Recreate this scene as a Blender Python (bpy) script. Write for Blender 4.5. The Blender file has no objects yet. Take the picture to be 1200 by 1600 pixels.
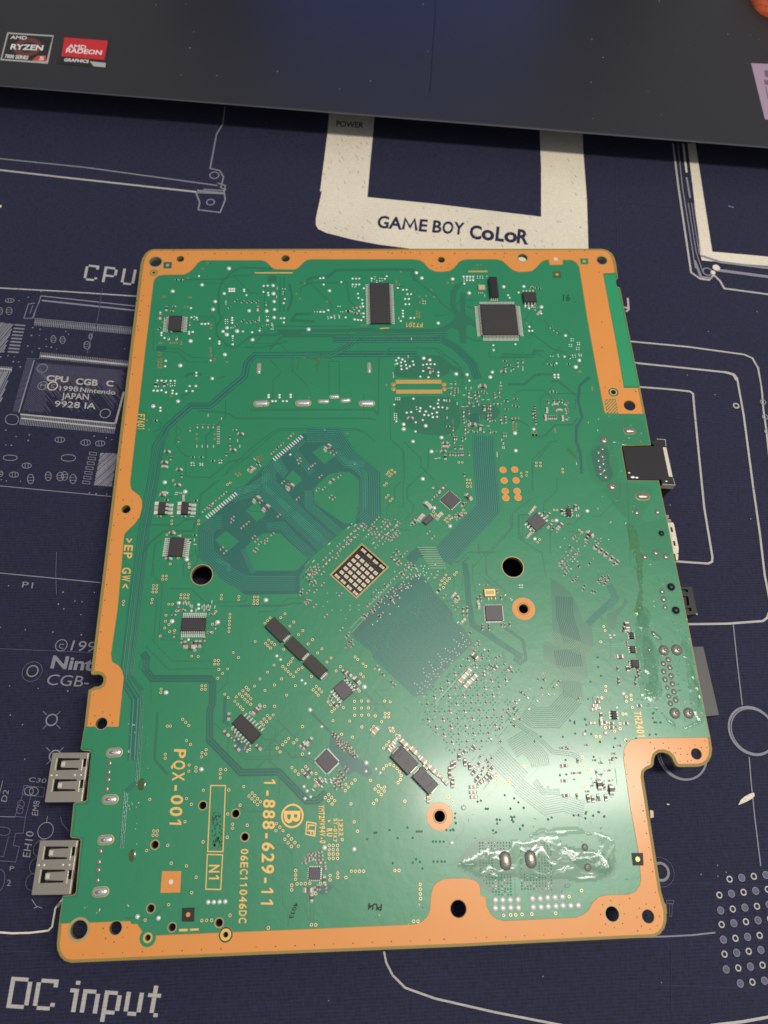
import bpy, math, random
import numpy as np
from mathutils import Vector, Matrix, noise
from mathutils.geometry import tessellate_polygon
random.seed(7)
C = bpy.context
SC = C.scene
COL = SC.collection
SC.unit_settings.system = 'METRIC'
SC.unit_settings.scale_length = 0.01          # one unit is one centimetre

# ------------------------------------------------------------------ camera
F = 1150.0
RX = Vector((0.9988397741, -0.0181251462, 0.0446159285))
RY = Vector((-0.0342696938, -0.9184277939, 0.3941014787))
RZ = Vector((0.0338333224, -0.3951732062, -0.9179833568))
ZB = 1.5                                       # top face of the circuit board above the mat
CAM = Vector((0.0, 0.0, ZB + 22.6))
cd = bpy.data.cameras.new('camera')
cam = bpy.data.objects.new('camera', cd)
COL.objects.link(cam)
SC.camera = cam
cd.sensor_fit = 'VERTICAL'
cd.sensor_height = 36.0
cd.lens = 36.0 * F / 1600.0
cd.clip_start = 0.5
cd.clip_end = 500
right = Vector((RX.x, RY.x, RZ.x))
down = Vector((RX.y, RY.y, RZ.y))
fwd = Vector((RX.z, RY.z, RZ.z))
m3 = Matrix((right, -down, -fwd)).transposed()
cam.matrix_world = Matrix.Translation(CAM) @ m3.to_4x4()
cd.dof.use_dof = True
cd.dof.focus_distance = 23.6
cd.dof.aperture_fstop = 0.17

# ------------------------------------------------------------------ light
w = bpy.data.worlds.new("World")
SC.world = w
w.use_nodes = True
bg = w.node_tree.nodes['Background']
bg.inputs[0].default_value = (0.86, 0.9, 1.0, 1)
bg.inputs[1].default_value = 0.36


def area(name, loc, target, sx, sy, power, col):
    l = bpy.data.lights.new(name, 'AREA')
    l.shape = 'RECTANGLE'
    l.size = sx
    l.size_y = sy
    l.energy = power
    l.color = col
    o = bpy.data.objects.new(name, l)
    COL.objects.link(o)
    d = Vector(target) - Vector(loc)
    zc = -d.normalized()
    xc = (Vector((1, 0, 0)) - zc * zc.x).normalized()
    o.rotation_euler = Matrix((xc, zc.cross(xc), zc)).transposed().to_euler()
    o.location = loc
    return o


area('ceiling_lamp', (21.5, 4.0, ZB + 67.8), (5, 8, 0), 28, 6, 37500, (1.0, 0.935, 0.84))
SC.view_settings.view_transform = 'Standard'
SC.view_settings.look = 'None'
SC.view_settings.exposure = 0
SC.view_settings.gamma = 1


# ------------------------------------------------------------------ helpers
def P(u, v, z=ZB):
    """pixel of the photograph -> point on the horizontal plane at height z"""
    q = Vector((u - 600.0, v - 800.0, F))
    d = Vector((RX.dot(q), RY.dot(q), RZ.dot(q)))
    t = (z - CAM.z) / d.z
    return CAM + d * t


def ppc(u, v, z=ZB):
    return 1.0 / (P(u + 1, v, z) - P(u, v, z)).length


CR = dict(A=(200, 370, 4.8), B=(400, 370, 4.8), C=(600, 370, 4.8), D=(780, 370, 4.8), E=(190, 540, 4.8), F=(390, 540, 4.8),
          G=(590, 540, 4.8), H=(790, 540, 4.8), I=(180, 700, 4.8), J=(380, 700, 4.8), K=(580, 700, 4.8), L=(780, 680, 4.0),
          M=(140, 880, 4.8), N=(370, 880, 4.8), O=(580, 880, 4.8), Q=(800, 880, 3.636), S=(40, 1100, 4.615), T=(40, 1290, 4.615),
          U=(260, 1080, 4.8), V=(260, 1280, 4.8), W=(450, 1080, 4.8), X=(440, 1280, 4.0), Y=(660, 1080, 4.0), Z=(700, 1260, 3.333),
          a=(900, 1060, 4.0), b=(1000, 1280, 5.0), c=(0, 1220, 4.2125), d=(0, 1440, 3.0), e=(400, 1440, 1.5), f=(1000, 560, 4.705),
          g=(1000, 860, 4.444), h=(960, 640, 4.444), i=(0, 0, 3.0), j=(400, 0, 3.0), k=(800, 0, 3.0), l=(0, 300, 4.0),
          m=(400, 160, 2.1818), n=(900, 200, 4.0), o=(0, 450, 4.0), p=(0, 850, 4.0), z=(0, 0, 1.0))


def cv(c, x, y):
    o = CR[c]
    return (o[0] + x / o[2], o[1] + y / o[2])


def pts(s):
    """'A 10,20 30,40 B 5,6' -> photo pixels"""
    out = []
    c = 'z'
    for t in s.split():
        if len(t) == 1:
            c = t
        else:
            x, y = t.split(',')
            out.append(cv(c, float(x), float(y)))
    return out


def lin(r, g, b):
    f = lambda x: ((x / 255 + 0.055) / 1.055) ** 2.4 if x > 10 else x / 255 / 12.92
    return (f(r), f(g), f(b))


MATS = {}


def mat(name, rgb, rough=0.5, metal=0.0, spec=0.5, coat=0.0, crough=0.1, var=0.0, vscale=1.0, bump=0.0, bscale=20.0, bdist=0.01, emit=None, alpha=1.0):
    m = bpy.data.materials.new(name)
    m.use_nodes = True
    nt = m.node_tree
    b = nt.nodes['Principled BSDF']
    b.inputs['Base Color'].default_value = (*rgb, 1)
    b.inputs['Roughness'].default_value = rough
    b.inputs['Metallic'].default_value = metal
    b.inputs['Specular IOR Level'].default_value = spec
    b.inputs['Coat Weight'].default_value = coat
    b.inputs['Alpha'].default_value = alpha
    b.inputs['Coat Roughness'].default_value = crough
    tc = nt.nodes.new('ShaderNodeTexCoord')
    if var > 0:
        n = nt.nodes.new('ShaderNodeTexNoise')
        n.inputs['Scale'].default_value = vscale
        n.inputs['Detail'].default_value = 5
        nt.links.new(tc.outputs['Object'], n.inputs['Vector'])
        mx = nt.nodes.new('ShaderNodeMix')
        mx.data_type = 'RGBA'
        mx.inputs[6].default_value = (*[c * (1 - var) for c in rgb], 1)
        mx.inputs[7].default_value = (*[min(1, c * (1 + var)) for c in rgb], 1)
        nt.links.new(n.outputs['Fac'], mx.inputs[0])
        nt.links.new(mx.outputs[2], b.inputs['Base Color'])
    if bump > 0:
        n = nt.nodes.new('ShaderNodeTexNoise')
        n.inputs['Scale'].default_value = bscale
        n.inputs['Detail'].default_value = 3
        nt.links.new(tc.outputs['Object'], n.inputs['Vector'])
        bp = nt.nodes.new('ShaderNodeBump')
        bp.inputs['Strength'].default_value = bump
        bp.inputs['Distance'].default_value = bdist
        nt.links.new(n.outputs['Fac'], bp.inputs['Height'])
        nt.links.new(bp.outputs['Normal'], b.inputs['Normal'])
    if emit:
        b.inputs['Emission Color'].default_value = (*emit[0], 1)
        b.inputs['Emission Strength'].default_value = emit[1]
    MATS[name] = m
    return m


GL = dict(rough=0.40, spec=0.85, coat=0.19, crough=0.125)
mat('mask_bare', lin(24, 148, 92), **GL, var=0.04, vscale=1.0)
mat('mask', lin(14, 128, 82), **GL, var=0.10, vscale=0.35, bump=0.16, bscale=3.0, bdist=0.03)
mat('mask_dark', lin(12, 96, 82), **GL, var=0.05, vscale=1.0)
mat('mask_line', lin(30, 128, 94), **GL)
mat('fan_line', lin(50, 146, 116), **GL)
mat('mask_groove', lin(18, 108, 74), **GL)
mat('orange', lin(224, 145, 66), rough=0.45, spec=0.5, coat=0.25, crough=0.2, var=0.05, vscale=0.8, bump=0.04, bscale=30)
mat('substrate', lin(150, 128, 62), rough=0.6, var=0.1, vscale=3)
mat('gold', lin(232, 190, 110), rough=0.4, metal=0.55, spec=0.5)
mat('ring_gold', lin(176, 156, 108), rough=0.5, metal=0.2)
mat('gold_print', lin(236, 190, 110), rough=0.45, metal=0.2)
mat('via_gold', lin(222, 204, 150), rough=0.4, metal=0.2)
mat('tan_pad', lin(190, 150, 88), rough=0.45, metal=0.3)
mat('solder', lin(232, 230, 222), rough=0.38, metal=0.35, bump=0.15, bscale=12)
mat('solder_dull', lin(158, 152, 140), rough=0.34, metal=0.65, bump=0.4, bscale=9, bdist=0.03)
mat('solder_silver', lin(222, 218, 210), rough=0.3, metal=0.8, bump=0.5, bscale=7, bdist=0.03)
mat('finger', lin(136, 166, 136), rough=0.4, metal=0.1)
mat('tin', lin(206, 202, 190), rough=0.42, metal=0.35)
mat('epoxy', lin(58, 55, 54), rough=0.55, spec=0.4, var=0.06, vscale=8, bump=0.12, bscale=60)
mat('epoxy_grey', lin(88, 84, 86), rough=0.45, spec=0.45, var=0.05, vscale=8, bump=0.1, bscale=60)
mat('ferrite', lin(58, 56, 50), rough=0.62, var=0.06, vscale=10, bump=0.15, bscale=50)
mat('marking', lin(98, 94, 92), rough=0.6)
mat('cap_brown', lin(112, 92, 76), rough=0.5, var=0.1, vscale=20)
mat('cap_tan', lin(194, 176, 150), rough=0.45)
mat('res_black', lin(36, 34, 34), rough=0.4)
mat('hole_black', lin(14, 14, 14), rough=0.4)
mat('pocket', lin(44, 34, 28), rough=0.6)
mat('ink', lin(22, 66, 44), rough=0.5)
mat('ink_black', lin(24, 34, 28), rough=0.6)
mat('steel', lin(182, 172, 156), rough=0.3, metal=0.75, bump=0.1, bscale=25)
mat('steel_light', lin(228, 218, 196), rough=0.35, metal=0.35)
mat('plastic_black', lin(44, 42, 42), rough=0.32, spec=0.5, bump=0.08, bscale=20, var=0.08, vscale=2)
mat('plastic_grey', lin(80, 77, 76), rough=0.5, bump=0.1, bscale=40, var=0.06, vscale=3)
mat('flux_brown', lin(70, 92, 40), rough=0.2, coat=0.6)
mat('flux_gold', lin(92, 138, 74), rough=0.2, coat=0.5, bump=0.5, bscale=6, bdist=0.05, alpha=0.3)
mat('laptop', lin(41, 39, 40), rough=0.40, spec=0.5, bump=0.03, bscale=40, var=0.06, vscale=0.5)
mat('laptop_edge', lin(92, 92, 98), rough=0.45, metal=0.4)
mat('laptop_dark', lin(16, 16, 18), rough=0.5)
mat('sticker_dark', lin(46, 42, 38), rough=0.3, metal=0.3)
mat('sticker_red', lin(214, 34, 38), rough=0.35)
mat('sticker_silver', lin(228, 222, 205), rough=0.2, metal=0.6)
mat('sticker_white', lin(240, 235, 228), rough=0.4)
mat('sticker_orange', lin(200, 80, 50), rough=0.4)
mat('sticker_brown', lin(110, 55, 40), rough=0.4)
mat('sticker_pink', lin(172, 146, 166), rough=0.5)
mat('sticker_pink_dark', lin(120, 92, 110), rough=0.5)
mat('orange_cloth', lin(206, 92, 48), rough=0.85, bump=0.8, bscale=14, bdist=0.1, var=0.35, vscale=9)
mat('dust', lin(205, 200, 190), rough=0.8)
mat('desk', lin(70, 55, 44), rough=0.5, var=0.2, vscale=0.2)
mat('screen', (0.01, 0.015, 0.03), rough=0.25, emit=((0.03, 0.10, 0.5), 1.7))
mat('keycap', lin(24, 24, 26), rough=0.5)


def fabric(name, rgb, print_=False):
    m = bpy.data.materials.new(name)
    m.use_nodes = True
    nt = m.node_tree
    L = nt.links.new
    b = nt.nodes['Principled BSDF']
    b.inputs['Roughness'].default_value = 0.78
    b.inputs['Specular IOR Level'].default_value = 0.35
    b.inputs['Sheen Weight'].default_value = 0.0 if print_ else 0.12
    tc = nt.nodes.new('ShaderNodeTexCoord')
    wv = nt.nodes.new('ShaderNodeTexWave')
    wv.bands_direction = 'Y'
    wv.inputs['Scale'].default_value = 3.4
    wv.inputs['Distortion'].default_value = 1.2
    wv.inputs['Detail'].default_value = 3
    wv.inputs['Detail Scale'].default_value = 3.0
    L(tc.outputs['Object'], wv.inputs['Vector'])
    mp = nt.nodes.new('ShaderNodeMapping')
    mp.inputs['Scale'].default_value = (4, 22, 10)
    L(tc.outputs['Object'], mp.inputs['Vector'])
    n1 = nt.nodes.new('ShaderNodeTexNoise')
    n1.inputs['Scale'].default_value = 1.0
    n1.inputs['Detail'].default_value = 5
    L(mp.outputs['Vector'], n1.inputs['Vector'])
    mp2 = nt.nodes.new('ShaderNodeMapping')
    mp2.inputs['Scale'].default_value = (18, 4, 10)
    L(tc.outputs['Object'], mp2.inputs['Vector'])
    n2 = nt.nodes.new('ShaderNodeTexNoise')
    n2.inputs['Scale'].default_value = 1.0
    n2.inputs['Detail'].default_value = 4
    L(mp2.outputs['Vector'], n2.inputs['Vector'])
    a = nt.nodes.new('ShaderNodeMath')
    a.operation = 'ADD'
    L(n1.outputs['Fac'], a.inputs[0])
    L(n2.outputs['Fac'], a.inputs[1])
    wm = nt.nodes.new('ShaderNodeMath')
    wm.operation = 'MULTIPLY'
    wm.inputs[1].default_value = 0.28
    L(wv.outputs['Fac'], wm.inputs[0])
    a2 = nt.nodes.new('ShaderNodeMath')
    a2.operation = 'ADD'
    L(a.outputs[0], a2.inputs[0])
    L(wm.outputs[0], a2.inputs[1])
    mr = nt.nodes.new('ShaderNodeMapRange')
    mr.inputs[1].default_value = 0.75
    mr.inputs[2].default_value = 1.45
    k = 0.12 if print_ else 0.55
    mr.inputs[3].default_value = 1 - k
    mr.inputs[4].default_value = 1 + k
    L(a2.outputs[0], mr.inputs[0])
    n3 = nt.nodes.new('ShaderNodeTexNoise')
    n3.inputs['Scale'].default_value = 0.25
    n3.inputs['Detail'].default_value = 3
    L(tc.outputs['Object'], n3.inputs['Vector'])
    mr3 = nt.nodes.new('ShaderNodeMapRange')
    mr3.inputs[3].default_value = 0.85
    mr3.inputs[4].default_value = 1.15
    L(n3.outputs['Fac'], mr3.inputs[0])
    mm = nt.nodes.new('ShaderNodeMath')
    mm.operation = 'MULTIPLY'
    L(mr.outputs[0], mm.inputs[0])
    L(mr3.outputs[0], mm.inputs[1])
    vm = nt.nodes.new('ShaderNodeVectorMath')
    vm.operation = 'SCALE'
    vm.inputs[0].default_value = rgb
    L(mm.outputs[0], vm.inputs['Scale'])
    L(vm.outputs[0], b.inputs['Base Color'])
    bp = nt.nodes.new('ShaderNodeBump')
    bp.inputs['Strength'].default_value = 0.5
    bp.inputs['Distance'].default_value = 0.02
    L(a2.outputs[0], bp.inputs['Height'])
    L(bp.outputs['Normal'], b.inputs['Normal'])
    MATS[name] = m


fabric('mat_navy', lin(30, 31, 56))
fabric('mat_print', lin(226, 216, 194), True)
fabric('mat_print_mid', lin(182, 178, 172), True)
fabric('mat_print_dim', lin(138, 137, 146), True)
fabric('mat_print_faint', lin(98, 96, 118), True)
fabric('mat_crease', lin(58, 59, 88), True)
fabric('mat_print_navy', lin(40, 40, 68), True)

# clear, glossy flux residue
m = bpy.data.materials.new('flux_clear')
m.use_nodes = True
nt = m.node_tree
b = nt.nodes['Principled BSDF']
b.inputs['Base Color'].default_value = (*lin(84, 158, 112), 1)
b.inputs['Roughness'].default_value = 0.13
b.inputs['Alpha'].default_value = 0.2
b.inputs['Specular IOR Level'].default_value = 1.0
tcx = nt.nodes.new('ShaderNodeTexCoord')
nx = nt.nodes.new('ShaderNodeTexNoise')
nx.inputs['Scale'].default_value = 2.2
nx.inputs['Detail'].default_value = 2
nx.inputs['Distortion'].default_value = 1.0
nt.links.new(tcx.outputs['Object'], nx.inputs['Vector'])
bpx = nt.nodes.new('ShaderNodeBump')
bpx.inputs['Strength'].default_value = 0.22
bpx.inputs['Distance'].default_value = 0.06
nt.links.new(nx.outputs['Fac'], bpx.inputs['Height'])
nt.links.new(bpx.outputs['Normal'], b.inputs['Normal'])
MATS['flux_clear'] = m


class MB:
    """collects geometry with material slots, links it as one mesh object"""

    def __init__(s):
        s.v = []
        s.f = []
        s.mi = []
        s.ms = []
        s.smooth = []

    def slot(s, m):
        if m not in s.ms:
            s.ms.append(m)
        return s.ms.index(m)

    def face(s, vs, m, smooth=False):
        i = len(s.v)
        s.v += [tuple(v) for v in vs]
        s.f.append(tuple(range(i, i + len(vs))))
        s.mi.append(s.slot(m))
        s.smooth.append(smooth)

    def grid(s, vs, fs, m, smooth=False):
        i = len(s.v)
        s.v += [tuple(v) for v in vs]
        k = s.slot(m)
        for f in fs:
            s.f.append(tuple(i + j for j in f))
            s.mi.append(k)
            s.smooth.append(smooth)

    def box(s, cx, cy, z0, z1, lx, ly, m, ang=0.0, ch=0.0, bottom=False):
        ca, sa = math.cos(ang), math.sin(ang)

        def r(x, y, z):
            return (cx + x * ca - y * sa, cy + x * sa + y * ca, z)
        hx, hy = lx / 2, ly / 2
        vs = [r(-hx, -hy, z0), r(hx, -hy, z0), r(hx, hy, z0), r(-hx, hy, z0)]
        if ch > 0:
            zc = z1 - ch
            vs += [r(-hx, -hy, zc), r(hx, -hy, zc), r(hx, hy, zc), r(-hx, hy, zc)]
            vs += [r(-hx + ch, -hy + ch, z1), r(hx - ch, -hy + ch, z1), r(hx - ch, hy - ch, z1), r(-hx + ch, hy - ch, z1)]
            fs = [(0, 1, 5, 4), (1, 2, 6, 5), (2, 3, 7, 6), (3, 0, 4, 7), (4, 5, 9, 8), (5, 6, 10, 9), (6, 7, 11, 10), (7, 4, 8, 11), (8, 9, 10, 11)]
        else:
            vs += [r(-hx, -hy, z1), r(hx, -hy, z1), r(hx, hy, z1), r(-hx, hy, z1)]
            fs = [(0, 1, 5, 4), (1, 2, 6, 5), (2, 3, 7, 6), (3, 0, 4, 7), (4, 5, 6, 7)]
        if bottom:
            fs.append((3, 2, 1, 0))
        s.grid(vs, fs, m)

    def dome(s, cx, cy, z, rx, ry, h, m, ang=0.0, n=12, rings=3):
        ca, sa = math.cos(ang), math.sin(ang)
        vs = []
        for k in range(rings):
            t = k / rings * math.pi / 2
            for i in range(n):
                a = 2 * math.pi * i / n
                x, y = rx * math.cos(a) * math.cos(t), ry * math.sin(a) * math.cos(t)
                vs.append((cx + x * ca - y * sa, cy + x * sa + y * ca, z + h * math.sin(t)))
        vs.append((cx, cy, z + h))
        fs = []
        for k in range(rings - 1):
            for i in range(n):
                j = (i + 1) % n
                fs.append((k * n + i, k * n + j, (k + 1) * n + j, (k + 1) * n + i))
        top = rings * n
        for i in range(n):
            fs.append(((rings - 1) * n + i, (rings - 1) * n + (i + 1) % n, top))
        s.grid(vs, fs, m, True)

    def capsule(s, cx, cy, z, L, W, h, m, ang=0.0):
        """stadium shaped solder joint with a rounded top"""
        ca, sa = math.cos(ang), math.sin(ang)
        n = 8
        r = W / 2
        d = max(0, (L - W) / 2)
        rings = 4
        vs = []
        N = 2 * (n + 1)
        for k in range(rings):
            t = k / rings * math.pi / 2
            rr = r * math.cos(t)
            for i in range(n + 1):
                a = -math.pi / 2 + math.pi * i / n
                x, y = d + rr * math.cos(a), rr * math.sin(a)
                vs.append((cx + x * ca - y * sa, cy + x * sa + y * ca, z + h * math.sin(t)))
            for i in range(n + 1):
                a = math.pi / 2 + math.pi * i / n
                x, y = -d + rr * math.cos(a), rr * math.sin(a)
                vs.append((cx + x * ca - y * sa, cy + x * sa + y * ca, z + h * math.sin(t)))
        fs = []
        for k in range(rings - 1):
            for i in range(N):
                j = (i + 1) % N
                fs.append((k * N + i, k * N + j, (k + 1) * N + j, (k + 1) * N + i))
        fs.append(tuple((rings - 1) * N + i for i in range(N)))
        s.grid(vs, fs, m, True)

    def disc(s, cx, cy, z, r, m, n=16):
        s.face([(cx + r * math.cos(2 * math.pi * i / n), cy + r * math.sin(2 * math.pi * i / n), z) for i in range(n)], m)

    def ring(s, cx, cy, z, r0, r1, m, n=16, z1=None):
        z1 = z if z1 is None else z1
        vs = []
        for i in range(n):
            a = 2 * math.pi * i / n
            vs.append((cx + r0 * math.cos(a), cy + r0 * math.sin(a), z1))
            vs.append((cx + r1 * math.cos(a), cy + r1 * math.sin(a), z))
        s.grid(vs, [(2 * i, 2 * i + 1, (2 * i + 3) % (2 * n), (2 * i + 2) % (2 * n)) for i in range(n)], m)

    def poly(s, outer, holes, z0, z1, m, side=None):
        """filled polygon with holes, walls down to z0 when z0 < z1"""
        loops = [[Vector((p[0], p[1], 0)) for p in outer]] + [[Vector((p[0], p[1], 0)) for p in h] for h in holes]
        tri = tessellate_polygon(loops)
        flat = [p for l in loops for p in l]
        fs = []
        for t in tri:
            a, b_, c_ = [flat[i] for i in t]
            if (b_ - a).cross(c_ - a).z < 0:
                t = (t[0], t[2], t[1])
            fs.append(tuple(t))
        s.grid([(p.x, p.y, z1) for p in flat], fs, m)
        if z0 < z1:
            for l in loops:
                n = len(l)
                vs = [(p.x, p.y, z0) for p in l] + [(p.x, p.y, z1) for p in l]
                s.grid(vs, [(i, (i + 1) % n, n + (i + 1) % n, n + i) for i in range(n)], side or m)

    def ribbon(s, path, wd, z, m, closed=False, h=0.0):
        """flat strip of width wd along a list of xy points"""
        pp = [Vector((p[0], p[1])) for p in path]
        n = len(pp)
        Lf, Rt = [], []
        for i in range(n):
            if closed:
                a, b_ = pp[i - 1], pp[(i + 1) % n]
            else:
                a, b_ = pp[max(i - 1, 0)], pp[min(i + 1, n - 1)]
            d1 = (pp[i] - a)
            d2 = (b_ - pp[i])
            if d1.length < 1e-6:
                d1 = d2
            if d2.length < 1e-6:
                d2 = d1
            if d1.length < 1e-6:
                return
            d1 = d1.normalized()
            d2 = d2.normalized()
            t = d1 + d2
            if t.length < 1e-3:
                t = d1
            t = t.normalized()
            nrm = Vector((-t.y, t.x))
            k = 1.0 / max(0.5, nrm.dot(Vector((-d1.y, d1.x))))
            Lf.append(pp[i] + nrm * wd / 2 * k)
            Rt.append(pp[i] - nrm * wd / 2 * k)
        rng = range(n) if closed else range(n - 1)
        fs = [(i, (i + 1) % n, n + (i + 1) % n, n + i) for i in rng]
        if h <= 0:
            s.grid([(q.x, q.y, z) for q in Rt] + [(q.x, q.y, z) for q in Lf], fs, m)
        else:
            # raised conductor: sloping flanks and a narrow crest
            k = .24
            R2 = [a * (1 - k) + b_ * k for a, b_ in zip(Rt, Lf)]
            L2 = [a * k + b_ * (1 - k) for a, b_ in zip(Rt, Lf)]
            vs = []
            for side, zz in ((Rt, z - h), (R2, z), (L2, z), (Lf, z - h)):
                vs += [(q.x, q.y, zz) for q in side]
            for r_ in range(3):
                s.grid(vs[r_ * n:(r_ + 2) * n], fs, m)

    def build(s, name, parent=None, kind=None, label=None, loc=None):
        me = s.mesh(name)
        return link(name, me, parent, kind, label, loc)

    def mesh(s, name):
        me = bpy.data.meshes.new(name)
        me.from_pydata(s.v, [], s.f)
        for mm_ in s.ms:
            me.materials.append(MATS[mm_])
        me.polygons.foreach_set('material_index', s.mi)
        me.polygons.foreach_set('use_smooth', s.smooth)
        me.update()
        return me


def link(name, me, parent=None, kind=None, label=None, loc=None, rot=0.0):
    o = bpy.data.objects.new(name, me)
    COL.objects.link(o)
    if parent:
        o.parent = parent
    if kind:
        o['kind'] = kind
    if label:
        o['label'] = label
    if loc is not None:
        o.location = loc
    o.rotation_euler.z = rot
    return o


def thing(name, label, cat, loc=(0, 0, 0), group=None):
    o = bpy.data.objects.new(name, None)
    COL.objects.link(o)
    o.location = loc
    o.empty_display_size = 0.5
    o['label'] = label
    o['category'] = cat
    if group:
        o['group'] = group
    return o


def xy(pl, z=ZB):
    return [tuple(P(u, v, z)[:2]) for u, v in pl]


def circle(cx, cy, r, n=28):
    return [(cx + r * math.cos(2 * math.pi * i / n), cy + r * math.sin(2 * math.pi * i / n)) for i in range(n)]


def offset_px(pl, d):
    """open path moved d pixels to its left side"""
    out = []
    n = len(pl)
    for i in range(n):
        a = pl[max(0, i - 1)]
        b_ = pl[min(n - 1, i + 1)]
        tx, ty = b_[0] - a[0], b_[1] - a[1]
        l = math.hypot(tx, ty) or 1
        out.append((pl[i][0] - ty / l * d, pl[i][1] + tx / l * d))
    return out


def inpoly(p, poly):
    x, y = p
    r = False
    n = len(poly)
    for i in range(n):
        x1, y1 = poly[i]
        x2, y2 = poly[i - 1]
        if (y1 > y) != (y2 > y) and x < (x2 - x1) * (y - y1) / (y2 - y1) + x1:
            r = not r
    return r


def rounded(pl, n=5, k=0.3):
    """smooth the corners of a closed pixel polygon"""
    for _ in range(2):
        out = []
        m_ = len(pl)
        for i in range(m_):
            a, b_ = pl[i], pl[(i + 1) % m_]
            out.append((a[0] * .75 + b_[0] * .25, a[1] * .75 + b_[1] * .25))
            out.append((a[0] * .25 + b_[0] * .75, a[1] * .25 + b_[1] * .75))
        pl = out
    return pl


_tc = {}


def text_tris(body, bold=0.0):
    key = (body, bold)
    if key in _tc:
        return _tc[key]
    cu = bpy.data.curves.new('lettering', 'FONT')
    cu.body = body
    cu.offset = bold
    cu.resolution_u = 3
    ob = bpy.data.objects.new('lettering', cu)
    COL.objects.link(ob)
    dg = C.evaluated_depsgraph_get()
    dg.update()
    me = bpy.data.meshes.new_from_object(ob.evaluated_get(dg))
    vs = [(v.co.x, v.co.y) for v in me.vertices]
    fs = [tuple(p.vertices) for p in me.polygons]
    bpy.data.objects.remove(ob)
    bpy.data.curves.remove(cu)
    bpy.data.meshes.remove(me)
    x0 = min(v[0] for v in vs)
    x1 = max(v[0] for v in vs)
    _tc[key] = (vs, fs, x0, x1)
    return _tc[key]


CAP = 0.70


def text_mono(mb, body, a, b_, h, m, z, plane=ZB, bold=0.0, fill=0.80):
    """evenly pitched letters, each one stretched to its cell like plotter lettering"""
    A, B_, H = P(*a, plane), P(*b_, plane), P(*h, plane)
    n = len(body)
    up = (H - A)
    cell = (B_ - A) / (n - 1 + fill)
    ey = (H - A) / CAP
    for i, c in enumerate(body):
        if c == ' ':
            continue
        if c == '1':
            st_ = .16 * fill + bold * 2
            o = A + cell * (i + fill * .52)
            q = [(-.5, 0), (.5, 0), (.5, 1), (-.5, 1)]
            mb.face([(*(o + cell * (st_ * a_) + up * b2)[:2], z + i * 1e-5) for a_, b2 in q], m)
            q = [(-.5, .999), (-.5, .80), (-2.0, .62), (-2.0, .80)]
            mb.face([(*(o + cell * (st_ * a_) + up * b2)[:2], z + i * 1e-5) for a_, b2 in q], m)
            continue
        vs, fs, x0, x1 = text_tris(c, bold)
        if c in '1I-.<>':
            wk = {'1': .42, 'I': .25, '-': .6, '<': .7, '>': .7, '.': .2}[c] * fill
        else:
            wk = fill
        o = A + cell * (i + (fill - wk) / 2)
        ex = cell * wk / (x1 - x0)
        out = []
        for x, y in vs:
            q = o + ex * (x - x0) + ey * y
            out.append((q.x, q.y, z + i * 1e-5))
        mb.grid(out, fs, m)


def text(mb, body, a, b_, h, m, z, plane=ZB, bold=0.0, shear=0.0):
    """letters whose baseline runs a->b_ (pixels) and whose cap height reaches h from a"""
    vs, fs, x0, x1 = text_tris(body, bold)
    A, B_, H = P(*a, plane), P(*b_, plane), P(*h, plane)
    ex = (B_ - A) / (x1 - x0)
    ey = (H - A) / CAP
    out = []
    for x, y in vs:
        q = A + ex * (x - x0 + shear * y) + ey * y
        out.append((q.x, q.y, z))
    mb.grid(out, fs, m)


# ================================================================== desk and mat
desk = MB()
desk.box(0, 15, -4.0, -0.4, 220, 160, 'desk', bottom=True)
desk.build('desk', kind='structure')

mat_root = thing('desk_mat', 'dark navy fabric desk mat printed with pale technical line drawings', 'desk mat', (0, 12, -0.4))
mw = MB()
mw.box(0, 0, 0.003, 0.4, 96, 84, 'mat_navy', ch=0.08)
mo = mw.build('mat_fabric', mat_root)
ML = (0, -12, 0.4)      # keeps mat print in world coordinates


def MP(pl):
    return xy(pl, 0.0)


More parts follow.
